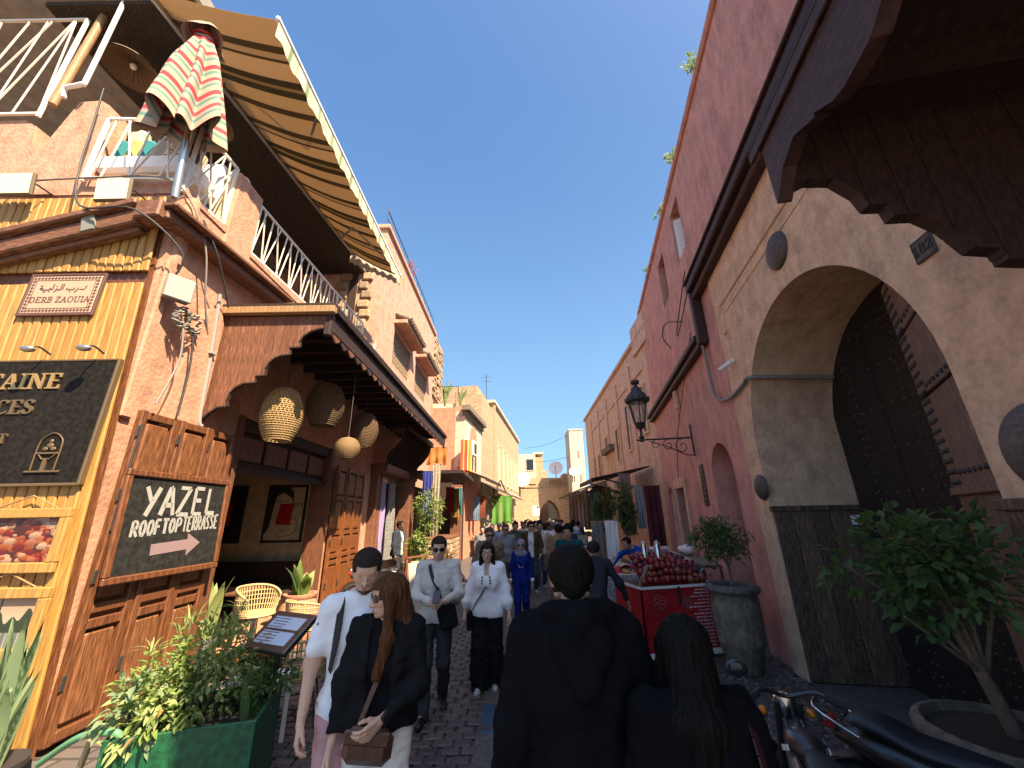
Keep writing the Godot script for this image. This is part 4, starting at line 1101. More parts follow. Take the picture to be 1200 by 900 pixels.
func right_gatehouse():
	var o := thing("gate_house", "tan plastered house front with a deep round arched gate", "building", pos(3.3, 0, -4.4))
	var poly := PackedVector2Array([Vector2(-.42, 6.0), Vector2(-.26, 0), Vector2(.12, 0), Vector2(.12, 2.85)])
	poly.append_array(PackedVector2Array(arc(1.74, 2.85, 1.62, 176, 4, 28)))
	poly.append_array(PackedVector2Array([Vector2(3.36, 2.85), Vector2(3.36, 0), Vector2(7.2, 0), Vector2(7.2, 6.0)]))
	var m := within(o, FR); m.prism(poly, -1.15, 0); part(o, "wall", m, M.plaster_tan)
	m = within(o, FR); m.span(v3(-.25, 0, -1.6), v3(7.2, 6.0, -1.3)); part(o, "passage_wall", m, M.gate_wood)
	m = within(o, FR); m.span(v3(.05, 0, -1.3), v3(7.1, .02, -.02)); part(o, "threshold", m, M.slab)
	# moulded lines on the plaster
	m = within(o, FR); m.span(v3(-.12, 5.28, -.01), v3(5, 5.40, .025), .01); m.span(v3(-.16, 4.78, -.01), v3(-.04, 5.27, .022), .01); m.span(v3(-.12, 5.10, -.01), v3(5, 5.14, .012), .004); part(o, "moulding", m, M.plaster_tan)
	# gate: closed leaf deep in the passage, open leaf at the right
	m = within(o, FR)
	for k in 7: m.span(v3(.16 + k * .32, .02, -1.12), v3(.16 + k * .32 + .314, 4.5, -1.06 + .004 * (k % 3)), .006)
	part(o, "gate_leaf", m, M.gate_wood_shaded)
	m = within(o, FR)
	for j in 9:
		for k in 12: m.ball(v3(.2 + k * .18 + rng.randf() * .02, .25 + j * .48 + rng.randf() * .015, -1.055), v3(.016, .016, .014), 6, 4)
	for j in 40:
		for k in [.62, .70, 1.5, 1.58]: m.ball(v3(k + rng.randf() * .012, .1 + j * .105, -1.055), v3(.014, .014, .012), 6, 4)
	stuff(part(o, "gate_studs", m, M.gate_wood))
	var leaf := FR * Transform3D(Basis(Vector3.UP, deg_to_rad(-24)), v3(3.34, 0, -.12))
	m = within(o, leaf)
	m.span(v3(-1.15, .02, -.05), v3(-.02, 2.10, .0), .006); m.span(v3(-1.15, 2.14, -.05), v3(-.02, 2.9, .01), .006); m.span(v3(-1.15, 2.93, -.05), v3(-.02, 3.5, .01), .006); m.span(v3(-1.15, 3.53, -.05), v3(-.30, 4.05, .01), .006); m.span(v3(-1.15, 2.08, .0), v3(-.02, 2.14, .04), .008)
	part(o, "gate_leaf", m, M.gate_wood_worn)
	m = within(o, leaf)
	for j in 22:
		for k in [-1.08, -1.0, -.93]: m.ball(v3(k, 2.18 + j * .085, .012), v3(.022, .022, .02), 7, 4)
	for y in [2.25, 2.98, 3.6]:
		for k in 8: m.ball(v3(-.85 + k * .11, y, .012), v3(.022, .022, .02), 7, 4)
	stuff(part(o, "gate_studs", m, M.iron))
	# worn wooden wainscot lining the passage and the right pier
	for k in 5:
		m = within(o, FR); m.span(v3(.122, .03, -.02 - k * .225 - .222), v3(.16 + .004 * (k % 2), 1.98, -.02 - k * .225), .005); part(o, "wainscot_board", m, M.gate_wood_worn if k % 2 else M.gate_wood)
	m = within(o, FR); m.span(v3(.10, 1.98, -1.14), v3(.18, 2.05, .012), .006); part(o, "wainscot_rail", m, M.gate_wood)
	m = within(o, FR)
	for j in 34:
		for k in [-.22, -.28, -.66, -.72]: m.ball(v3(.166, .15 + j * .052, k), v3(.010, .012, .012), 6, 4)
	stuff(part(o, "wainscot_studs", m, M.gate_wood_worn))
	for k in 8:
		m = within(o, FR); m.span(v3(3.38 + k * .42, .03, .002), v3(3.38 + k * .42 + .414, 1.96, .04), .006); part(o, "wainscot_board", m, M.gate_wood_worn if k % 2 else M.gate_wood)
	m = within(o, FR); m.span(v3(3.34, 1.96, .0), v3(6.8, 2.03, .06), .01); part(o, "wainscot_rail", m, M.gate_wood)
	m = within(o, FR); m.span(v3(.162, 1.80, -1.02), v3(.172, 1.92, -.92), .002); part(o, "paper_tag", m, M.white)
	# round plaster bosses
	for q in [[1.88, 4.93, .225, "high"], [.02, 2.31, .175, "low"], [3.74, 2.28, .25, "near"]]:
		m = within(o, FR); m.lathe([Vector2(q[2], 0), Vector2(q[2], .025), Vector2(q[2] * .93, .04), Vector2(q[2] * .6, .075), Vector2(q[2] * .2, .095), Vector2(0, .1)], 28, v3(q[0], q[1], .0), Basis(Vector3.RIGHT, PI / 2)); part(o, "round_boss", m, M.medallion)
	# house number
	var s := thing("number_plate", "small brown number plate high beside the arched gate", "sign", FR * Transform3D(Basis(), v3(3.53, 3.71, .012)))
	m = MB.new(); m.box(Vector3.ZERO, v3(.17, .17, .012), .003); part(s, "plate", m, M.medallion); m = MB.new()
	for q in [[0, .075, .16, .008], [0, -.075, .16, .008], [-.075, 0, .008, .15], [.075, 0, .008, .15]]: m.box(v3(q[0], q[1], .007), v3(q[2], q[3], .003))
	part(s, "border", m, M.iron); part(s, "lettering", text_mesh("182", .075, .004), M.black, Transform3D(Basis(), v3(0, 0, .008)))
	# pink house above and beyond
	o = thing("pink_tall_house", "tall pink plastered house with roof plants rising over the gate house", "building", pos(4.2, 0, -9.0))
	poly = PackedVector2Array([Vector2(-.43, 6.0), Vector2(-.27, 0), Vector2(-1.05, 0), Vector2(-1.05, 2.6)])
	poly.append_array(PackedVector2Array(arc(-1.66, 2.62, .61, 0, 180, 16)))
	poly.append_array(PackedVector2Array([Vector2(-2.27, 0), Vector2(-4.75, 0), Vector2(-4.75, 2.62), Vector2(-5.75, 2.62), Vector2(-5.75, 0), Vector2(-6.35, 0), Vector2(-6.35, 2.3)]))
	poly.append_array(PackedVector2Array(arc(-6.78, 2.32, .43, 0, 180, 12)))
	poly.append_array(PackedVector2Array([Vector2(-7.21, 0), Vector2(-7.95, 0), Vector2(-7.95, 6.0)]))
	m = within(o, FR); m.prism(poly, -.5, -.03); part(o, "wall", m, M.plaster_right)
	m = within(o, FR); m.span(v3(-7.9, 0, -.7), v3(-.3, 6.0, -.52)); part(o, "alcove_wall", m, M.plaster_right)
	m = within(o, FR)
	for q in [[-7.95, -3.95, 6, 9.0], [-3.95, -3.2, 6, 7.4], [-3.95, -3.2, 8.75, 9.0], [-3.2, -2.0, 6, 9.0], [-2.0, -1.3, 6, 7.5], [-2.0, -1.3, 8.85, 9.0], [-1.3, 7.2, 6, 9.0]]:
		m.span(v3(q[0], q[2], -.45), v3(q[1], q[3], -.03))
	m.span(v3(-7.95, 9.0, -.45), v3(7.2, 9.32, -.03))
	part(o, "wall", m, M.plaster_right)
	m = within(o, FR); m.span(v3(-8.0, 9.32, -.5), v3(7.2, 9.46, .04), .03); part(o, "coping", m, M.plaster_right)
	m = within(o, FR); m.span(v3(-7.95, 0, -5), v3(-7.6, 9.3, -.5)); m.span(v3(-7.6, 6.0, -5.0), v3(7.2, 9.2, -4.7)); part(o, "wall", m, M.plaster_right)
	m = within(o, FR); m.span(v3(-7.6, 9.1, -4.7), v3(7.2, 9.25, -.45)); part(o, "roof", m, M.plaster_right)
	for q in [[-2.0, -1.3, 7.5, 8.85], [-3.95, -3.2, 7.4, 8.75]]:
		m = within(o, FR); m.span(v3(q[0], q[2], -.44), v3(q[1], q[3], -.38)); var w := part(o, "window", m, M.glass_dark)
		m = within(o, FR); m.span(v3(q[0], q[2], -.38), v3(q[0] + .04, q[3], -.34)); m.span(v3(q[1] - .04, q[2], -.38), v3(q[1], q[3], -.34)); m.span(v3(q[0], q[3] - .04, -.38), v3(q[1], q[3], -.34)); m.span(v3(q[0], q[2], -.38), v3(q[1], q[2] + .04, -.34)); part(w, "frame", m, M.white)
	m = within(o, FR * Transform3D(Basis(Vector3.UP, deg_to_rad(62)), v3(-2.0, 7.5, -.06))); m.box(v3(.33, .62, .0), v3(.62, 1.2, .03), .006)
	for k in 9: m.box(v3(.33, .14 + k * .12, .018), v3(.5, .06, .015))
	part(o, "window_shutter", m, M.white)
	# wooden gutter board, stepping down along the lower wall
	m = within(o, FR); m.span(v3(-.98, 5.98, -.02), v3(7.1, 6.10, .14), .02); m.span(v3(-.98, 6.11, -.02), v3(7.1, 6.26, .24), .02); m.span(v3(-.98, 6.27, -.02), v3(7.1, 6.31, .28), .01)
	m.span(v3(-1.14, 5.04, -.02), v3(-.99, 6.28, .16), .02); m.span(v3(-7.9, 5.04, -.02), v3(-1.15, 5.16, .12), .02); m.span(v3(-7.9, 5.165, -.02), v3(-1.15, 5.28, .2), .02)
	part(o, "gutter_board", m, M.gutter_wood)
	# plank door with small panes, frame of plaster
	m = within(o, FR); m.span(v3(-5.74, .02, -.30), v3(-4.76, 2.61, -.24)); var d := part(o, "door", m, M.board_b)
	for k in 4:
		m = within(o, FR); m.span(v3(-5.70 + k * .235, 1.95, -.24), v3(-5.70 + k * .235 + .19, 2.5, -.21), .01); part(d, "pane", m, M.inside_shade)
		m = within(o, FR); m.span(v3(-5.70 + k * .235, 1.0, -.24), v3(-5.70 + k * .235 + .19, 1.85, -.20), .02); part(d, "panel", m, M.board_a)
	m = within(o, FR); m.span(v3(-5.9, 0, -.03), v3(-5.75, 2.62, .02), .01); m.span(v3(-4.75, 0, -.03), v3(-4.6, 2.62, .02), .01); m.span(v3(-5.9, 2.62, -.03), v3(-4.6, 2.86, .03), .01); part(o, "door_frame", m, M.plaster_tan)
	m = within(o, FR); m.span(v3(-3.10, 2.12, -.03), v3(-2.82, 2.98, -.005), .005); var sw := part(o, "slit_window", m, M.iron)
	m = within(o, FR)
	for k in 8: m.bar(v3(-3.08, 2.2 + k * .1, .0), v3(-2.84, 2.24 + k * .1, .0), .012, .012)
	part(sw, "grille", m, M.black_metal)
	m = within(o, FR); m.span(v3(-4.04, 4.5, -.03), v3(-3.90, 5.0, .09), .03); part(o, "plaster_rib", m, M.plaster_tan)
	# roof plants
	for q in [[1.0, .22, "leafy plant nearest the viewer on the pink roof edge"], [-.9, .24, "second leafy plant on the pink roof edge"], [-2.7, .25, "third leafy plant on the pink roof edge above the white shutter"], [-5.2, .2, "farthest small plant on the pink roof edge"]]:
		plant_bush("roof_plant", q[2], FR * v3(q[0], 9.40, -.06), q[1], 260, .07, [M.leaf_grey, M.leaf_a, M.leaf_pale, M.bark], int(q[0] * 10) + 200, "plant", "plants along the pink roof")
	# cables, camera, lantern
	for q in [[[v3(-1.1, 5.9, .12), v3(-1.15, 4.8, .05), v3(-1.1, 4.1, .04), v3(-.85, 3.86, .05), v3(-.3, 3.75, .05), v3(.25, 3.80, .04), v3(.45, 3.82, .03), v3(.48, 3.78, -.4), v3(.50, 3.72, -1.0)], .03, "bundle of grey cables sagging across the tan wall into the arch"], [[v3(-.9, 6.2, .2), v3(-2.0, 5.75, .22), v3(-2.4, 5.95, .15), v3(-2.1, 6.35, .1), v3(-1.4, 6.9, .05)], .012, "dark cable loop above the gutter board"], [[v3(-1.5, 5.5, .12), v3(-3.0, 4.8, .06), v3(-3.9, 4.2, .06), v3(-4.6, 3.6, .06), v3(-4.9, 2.9, .06)], .010, "thin cable down the pink wall to the plank door"], [[v3(-3.6, 6.05, .05), v3(-3.2, 6.22, .3), v3(-2.6, 6.3, .3), v3(-2.0, 6.0, .1)], .014, "short dark cable end sticking up over the gutter board"]]:
		m = MB.new(FR); m.tube(curve(q[0], 6), q[1], 6); solo("cable", m, M.cable_grey if q[2].contains("grey") else M.cable, q[2], "cable", "cables on the right walls")
	s = thing("security_camera", "small white security camera on the tan wall left of the arch", "camera", FR * Transform3D(Basis(), v3(-.02, 4.22, .0)))
	m = MB.new(); m.box(v3(0, .05, .02), v3(.07, .07, .04), .008); m.tube([v3(0, .05, .04), v3(0, .02, .12)], .015, 6); part(s, "mount", m, M.white)
	m = MB.new(); m.tube([v3(.06, .02, .06), v3(-.10, -.05, .20)], .036, 10); part(s, "body", m, M.white); m = MB.new(); m.tube([v3(-.10, -.05, .20), v3(-.106, -.053, .206)], .030, 10); part(s, "lens", m, M.black_gloss)
	lantern()
	canopy_right()
	ledge()

func lantern():
	var o := thing("wall_lantern", "black iron street lantern on a scrolled wall bracket", "lantern", FR * Transform3D(Basis(), v3(-3.15, 3.4, .0)))
	var m := MB.new()
	m.tube([v3(0, -.2, .02), v3(0, .52, .02)], .022, 8); m.tube([v3(0, .22, .02), v3(0, .22, 1.25)], .02, 8)
	for q in [[.25, .17], [.55, .13], [.82, .10]]:
		var pts := []
		for i in 20:
			var a := TAU * 1.2 * i / 19.0
			var r: float = q[1] * (1.0 - .75 * i / 19.0)
			pts.append(v3(0, .20 - q[1] + r * cos(a), q[0] + r * sin(a)))
		m.tube(pts, .010, 5)
	m.tube(curve([v3(0, -.18, .02), v3(0, -.15, .22), v3(0, .03, .55), v3(0, .18, .95)]), .012, 5)
	part(o, "bracket", m, M.iron)
	var c0 := v3(0, .22, 1.12)
	m = MB.new(); m.lathe([Vector2(.0, -.05), Vector2(.06, -.04), Vector2(.035, .02), Vector2(.07, .06), Vector2(.03, .10), Vector2(.03, .24), Vector2(.09, .28), Vector2(.12, .36), Vector2(.13, .38), Vector2(.13, .41)], 12, c0); part(o, "stem", m, M.iron)
	m = MB.new()
	for k in 6:
		var a := TAU * k / 6
		var d := Vector3(cos(a), 0, sin(a))
		m.tube([c0 + d * .13 + v3(0, .40, 0), c0 + d * .22 + v3(0, .92, 0)], .014, 6)
	part(o, "frame_bar", m, M.iron)
	m = MB.new(); m.lathe([Vector2(.125, .41), Vector2(.21, .91)], 6, c0, Basis(), true); part(o, "glass", m, M.lantern_glass)
	m = MB.new(); m.lathe([Vector2(.22, .90), Vector2(.29, .93), Vector2(.29, .97), Vector2(.25, 1.0), Vector2(.22, 1.10), Vector2(.12, 1.2), Vector2(.10, 1.28), Vector2(.05, 1.32), Vector2(.05, 1.38), Vector2(0, 1.38)], 16, c0); part(o, "cap", m, M.iron)
	m = MB.new()
	for k in 8:
		var a := TAU * k / 8
		m.ball(c0 + v3(cos(a) * .075, 1.43, sin(a) * .075), v3(.03, .06, .03), 6, 5)
	m.ball(c0 + v3(0, 1.40, 0), v3(.07, .04, .07))
	for k in 12: m.ball(c0 + v3(cos(TAU * k / 12) * .28, .99, sin(TAU * k / 12) * .28), v3(.025, .035, .025), 5, 4)
	part(o, "finial", m, M.iron)
	m = MB.new(); m.ball(c0 + v3(0, .6, 0), v3(.05, .09, .05)); part(o, "bulb", m, M.white)

func canopy_right():
	var o := thing("wooden_canopy", "dark brown wooden canopy with carved lobed edges close overhead on the right", "canopy", pos(2.2, 3.8, -.6))
	var edge := [[0, 2.46], [.10, 2.50], [.20, 2.52], [.30, 2.63], [.43, 2.65], [.45, 2.72], [.52, 2.74], [.60, 2.83], [.66, 2.88], [.76, 2.89], [.77, 2.95], [.85, 2.97], [.91, 3.09], [.98, 3.16], [1.07, 3.17], [1.08, 3.23], [1.15, 3.24], [1.17, 3.32], [1.24, 3.41], [1.34, 3.43], [1.40, 3.40]]
	var gable := FR * Transform3D(Basis(Vector3.UP, -PI / 2), v3(4.62, 0, 0))   # x = out of the wall
	for k in 11:
		var x0 := 1.4 * k / 11 + .002
		var x1 := 1.4 * (k + 1) / 11 - .002
		var e2 := PackedVector2Array()
		for e in edge: e2.append(Vector2(e[0], e[1]))
		var poly := PackedVector2Array([Vector2(x1, 3.76), Vector2(x0, 3.76), Vector2(x0, edge_y(e2, x0))])
		for e in edge:
			if e[0] > x0 + .004 and e[0] < x1 - .004: poly.append(Vector2(e[0], e[1]))
		poly.append(Vector2(x1, edge_y(e2, x1)))
		var m := within(o, gable); m.prism(poly, -.06 - rng.randf() * .003, .0); part(o, "gable_plank", m, M.dark_wood)
	# outer board with a repeated lobed lower edge, thin roof boards
	var low := [[0, .0], [.10, .10], [.22, .15], [.36, .16], [.36, .22], [.46, .24], [.52, .30], [.66, .33], [.78, .33]]
	var poly := PackedVector2Array([Vector2(4.62, 3.75), Vector2(4.62, 3.36)])
	for j in 4:
		for e in low: poly.append(Vector2(4.63 + j * .8 + e[0], 3.36 + .10 * sin(e[0] * 8.0) + e[1] * .35))
	poly.append(Vector2(7.83, 3.75))
	var m := within(o, FR); m.prism(poly, 1.4, 1.46); part(o, "outer_board", m, M.gutter_wood)
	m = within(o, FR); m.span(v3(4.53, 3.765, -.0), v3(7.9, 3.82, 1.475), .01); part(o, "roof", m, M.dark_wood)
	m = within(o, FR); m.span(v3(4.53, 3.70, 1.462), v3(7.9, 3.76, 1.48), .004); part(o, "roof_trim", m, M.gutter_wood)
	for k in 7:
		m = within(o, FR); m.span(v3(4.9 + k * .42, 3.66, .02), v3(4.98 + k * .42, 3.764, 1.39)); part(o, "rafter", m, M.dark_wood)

func ledge():
	var o := thing("wall_ledge", "low pink ledge with a tiled edge along the pink wall behind the pomegranate cart", "ledge", FR * Transform3D(Basis(), v3(-4.2, 0, .25)))
	var m := MB.new(); m.box(v3(0, .48, 0), v3(2.9, .96, .5), .02); part(o, "base", m, M.plaster_right)
	m = MB.new(); m.box(v3(0, .99, .01), v3(2.95, .05, .54), .008); part(o, "top", m, M.clay_grey)
	for k in 29:
		m = MB.new(); m.box(v3(-1.42 + k * .1, 1.045, .24), v3(.09, .06, .05), .006); part(o, "tile", m, M.white if k % 2 else M.black)
	for q in [[.3, .12, "white bundle at the far end of the ledge"], [.9, .09, "small white bundle next to the plank door on the ledge"]]:
		m = MB.new(); m.ball(Vector3.ZERO, v3(q[1] * 1.6, q[1], q[1] * 1.2), 10, 7); solo("cloth_bundle", m, M.white, q[2], "bundle", "bundles on the ledge", FR * Transform3D(Basis(), v3(-4.2 - q[0], 1.02 + q[1], .2)))

func pots_and_trees():
	# big grey jar with a clipped tree
	var o := thing("clay_jar", "tall grey clay jar with a thick rim before the arched alcove", "jar", pos(2.98, 0, -5.98))
	var m := MB.new(); m.lathe([Vector2(0, 0), Vector2(.17, 0), Vector2(.20, .05), Vector2(.265, .33), Vector2(.285, .36), Vector2(.275, .40), Vector2(.30, .62), Vector2(.295, .86), Vector2(.27, .93), Vector2(.285, .95)], 36); part(o, "body", m, M.clay_grey)
	m = MB.new(); m.lathe([Vector2(.27, .94), Vector2(.33, .955), Vector2(.345, .99), Vector2(.33, 1.03), Vector2(.27, 1.05), Vector2(.23, 1.03), Vector2(.22, .95), Vector2(0, .93)], 36); part(o, "rim", m, M.clay_rim)
	m = MB.new(); m.ball(v3(0, .84, .30), v3(.025, .03, .02), 8, 6); part(o, "knob", m, M.clay_grey)
	o = thing("small_tree", "small clipped tree with a dense dark crown growing in the grey jar", "tree", pos(2.98, .94, -5.98))
	m = MB.new()
	m.tube(curve([v3(0, 0, 0), v3(.01, .2, 0), v3(-.01, .42, .01)], 3), [.026, .024, .022, .02, .02, .018, .016], 6)
	for k in 7:
		var a := TAU * k / 7
		m.tube([v3(-.005, .26 + .02 * k, 0), v3(cos(a) * .08, .48, sin(a) * .08), v3(cos(a) * .22, .66, sin(a) * .2)], [.012, .01, .005], 5)
	part(o, "trunk", m, M.bark_pale)
	foliage(o, v3(-.06, .70, 0), v3(.36, .27, .34), 2000, .062, [M.leaf_dark, M.leaf_dark_b, M.leaf_c], 81, "crown")
	# larger tree on the right with its wide pot
	o = thing("wide_pot", "wide dark clay pot at the lower right corner", "pot", pos(3.0, 0, -2.92))
	m = MB.new(); m.lathe([Vector2(0, 0), Vector2(.24, 0), Vector2(.34, .3), Vector2(.41, .58), Vector2(.46, .62), Vector2(.465, .66), Vector2(.45, .69), Vector2(.41, .70), Vector2(.39, .64), Vector2(0, .63)], 36); part(o, "pot", m, M.clay_grey)
	m = MB.new(); m.lathe([Vector2(.39, .650), Vector2(.2, .665), Vector2(0, .67)], 20); part(o, "soil", m, M.soil)
	o = thing("leafy_tree", "leafy green tree growing in the wide pot on the right", "tree", pos(3.0, .64, -2.92))
	m = MB.new()
	m.tube(curve([v3(.02, 0, 0), v3(-.06, .25, .02), v3(-.2, .55, .08), v3(-.32, .8, .14)], 4), [.045, .042, .04, .038, .036, .034, .032, .03, .028, .026, .024, .022, .02], 8)
	for q in [[-.35, .75, .15], [.25, .8, -.1], [-.15, .95, .2], [.1, 1.1, .1], [-.4, 1.0, -.15], [.3, 1.05, .2], [-.05, 1.2, -.2]]:
		m.tube(curve([v3(-.07, .28 + absf(q[0]) * .2, .02), v3(q[0] * .5 - .22, q[1] * .72, q[2] * .5 + .1), v3(q[0] - .40, q[1], q[2] + .2)], 3), [.018, .016, .014, .012, .010, .008, .006], 5)
	part(o, "trunk", m, M.bark_pale)
	foliage(o, v3(-.40, .98, .2), v3(.48, .38, .44), 1100, .082, [M.leaf_dark, M.leaf_dark_b, M.leaf_c, M.leaf_dark], 82, "crown", .12, .50)

func pane_window(o: Node3D, frame: Transform3D, u0: float, u1: float, y0: float, y1: float, rim: Material, glass: Material, proud := .03):
	var m := within(o, frame); m.span(v3(u0, y0, -.02), v3(u1, y1, .004)); var w := part(o, "window", m, glass)
	m = within(o, frame); m.span(v3(u0 - .1, y0 - .1, -.02), v3(u0, y1 + .1, proud)); m.span(v3(u1, y0 - .1, -.02), v3(u1 + .1, y1 + .1, proud)); m.span(v3(u0, y1, -.02), v3(u1, y1 + .1, proud)); m.span(v3(u0, y0 - .1, -.02), v3(u1, y0, proud))
	part(w, "frame", m, rim)

func far_left():
	# salmon house: gable end to the viewer, arched window on the street side
	var o := thing("salmon_house", "salmon coloured house with a cream corner and an arched window beyond the canopy", "building", pos(-3.4, 0, -20.5))
	var m := within(o, FF); m.span(v3(.0, 0, -5), v3(4.4, 7.7, -.0)); part(o, "wall", m, M.plaster_salmon)
	m = within(o); m.span(v3(-6.0, 0, -20.6), v3(-2.55, 3.7, -20.44)); part(o, "shade_panel", m, M.dark_wood)  # dark sheet added on the wall, standing in for shade under the stall roofs
	m = within(o, FF); m.span(v3(-.003, 4.0, -.5), v3(4.4, 7.45, .03)); part(o, "street_face", m, M.plaster_white)
	m = within(o, FF); m.prism(PackedVector2Array([Vector2(-.3, 7.45), Vector2(4.5, 7.45), Vector2(4.5, 7.72), Vector2(-.3, 7.72)]), -.1, .35); m.span(v3(-.1, 7.2, -.1), v3(4.45, 7.44, .16)); part(o, "cornice", m, M.clay_grey)
	var arched := PackedVector2Array([Vector2(1.1, 4.4), Vector2(3.0, 4.4), Vector2(3.0, 6.1)])
	arched.append_array(PackedVector2Array(arc(2.05, 6.1, .95, 0, 180, 16)))
	m = within(o, FF); m.prism(arched, .03, .05); var w := part(o, "window", m, M.plaster_salmon)
	m = within(o, FF); m.span(v3(1.3, 4.5, .05), v3(2.0, 5.7, .07)); m.span(v3(2.2, 4.5, .05), v3(2.8, 5.7, .07)); part(w, "pane", m, M.glass_dark)
	m = within(o, FF); m.span(v3(1.05, 4.3, .03), v3(1.2, 6.0, .1)); m.span(v3(2.9, 4.3, .03), v3(3.05, 6.0, .1)); m.span(v3(2.03, 4.3, .05), v3(2.17, 5.9, .1)); part(w, "frame", m, M.plaster_white)
	m = within(o); m.span(v3(-7.5, 7.7, -21.2), v3(-3.1, 8.0, -20.9)); part(o, "roof_wall", m, M.plaster_white)
	m = within(o, FF); m.prism(PackedVector2Array([Vector2(.2, 7.72), Vector2(3.6, 7.72), Vector2(.2, 8.9)]), -.6, -.4); part(o, "roof_stair", m, M.stone_warm)
	var a := thing("air_conditioner", "white air conditioner box on the arched window of the salmon house", "air conditioner", FF * Transform3D(Basis(), v3(.75, 5.5, .25)))
	m = MB.new(); m.box(Vector3.ZERO, v3(.85, .8, .4), .03); part(a, "case", m, M.white); m = MB.new()
	for k in 8: m.box(v3(0, -.25 + k * .07, .21), v3(.6, .03, .02))
	part(a, "grille", m, M.iron)
	var r := thing("roof_railing", "thin railing with plants on the flat roof of the salmon house", "railing", pos(-4.2, 8.0, -20.6))
	m = MB.new(); m.tube([v3(-2.5, .9, 0), v3(1.2, .9, 0)], .02, 5); m.tube([v3(-2.5, 0, 0), v3(-2.5, .9, 0)], .02, 5); m.tube([v3(1.2, 0, 0), v3(1.2, .9, 0)], .02, 5); part(r, "rail", m, M.iron)
	for q in [[-3.75, .9, "spiky cactus like plant on the roof of the salmon house"], [-2.9, .6, "lower leafy plant on the roof edge of the salmon house"]]:
		var p := thing("roof_plant", q[2], "plant", pos(q[0], 7.9, -20.9), "plants on the salmon house")
		for k in 9:
			m = MB.new(); var an := TAU * k / 9; m.tube(curve([Vector3.ZERO, v3(cos(an) * .12, q[1] * .7, sin(an) * .1), v3(cos(an) * .3 + .1, q[1] * (1.2 + .2 * (k % 3)), sin(an) * .2)], 3), [.05, .05, .05, .05, .045, .04, .02], 6); part(p, "stem", m, M.leaf_grey if k % 2 else M.leaf_pale)
	# yellow brick house
	o = thing("yellow_brick_house", "long yellow brick house with tall narrow windows farther down on the left", "building", pos(-2.4, 0, -30))
	m = within(o, FF); m.span(v3(4.42, 0, -6), v3(26.5, 9.75, -.0)); part(o, "wall", m, M.brick_yellow)
	m = within(o, FF); m.span(v3(4.41, 3.5, -6), v3(8.9, 10.4, -.30)); m.span(v3(8.9, 9.75, -6), v3(26.5, 10.4, -.004)); m.span(v3(8.89, 3.5, -.8), v3(9.4, 10.4, .12)); part(o, "wall", m, M.brick_yellow)
	m = within(o, FF); m.span(v3(8.7, 10.4, -6.1), v3(26.6, 10.62, .2), .02); part(o, "coping", m, M.plaster_cream)
	for k in 6: pane_window(o, FF, 11.2 + k * 2.6, 11.8 + k * 2.6, 4.6, 7.4, M.plaster_cream, M.glass_dark, .1)
	for k in 7:
		m = within(o, FF); m.span(v3(10.0 + k * 2.6, 4.0, .0), v3(10.25 + k * 2.6, 9.2, .03)); part(o, "pilaster", m, M.brick_yellow)
	for q in [[6.2, 7.0], [6.4, 5.0]]:
		m = within(o, FF); m.span(v3(q[0], q[1], -.32), v3(q[0] + .35, q[1] + .3, -.27)); part(o, "putlog_hole_shade", m, M.inside_shade)  # solid dark slab; the shade of a hole painted by colour
	for k in 3:
		m = within(o, FF); m.span(v3(14.0 + k * 3.0, 3.7, .0), v3(16.4 + k * 3.0, 3.9, .5)); part(o, "window_hood", m, M.plaster_white)
	m = within(o, FF); m.tube(curve([v3(10.2, 4.1, .1), v3(10.3, 4.6, .3), v3(11.5, 4.4, .3), v3(14, 4.0, .2), v3(17, 3.6, .2)]), .05, 6); part(o, "pipe", m, M.iron)
	m = MB.new(); m.tube([v3(-2.3, 10.5, -33), v3(-2.3, 14.2, -33)], .03, 5); m.tube([v3(-2.8, 13.9, -33), v3(-1.8, 13.9, -33)], .015, 4); m.tube([v3(-2.7, 13.5, -33), v3(-1.9, 13.5, -33)], .015, 4)
	solo("roof_antenna", m, M.iron, "thin antenna mast above the yellow brick house", "antenna")

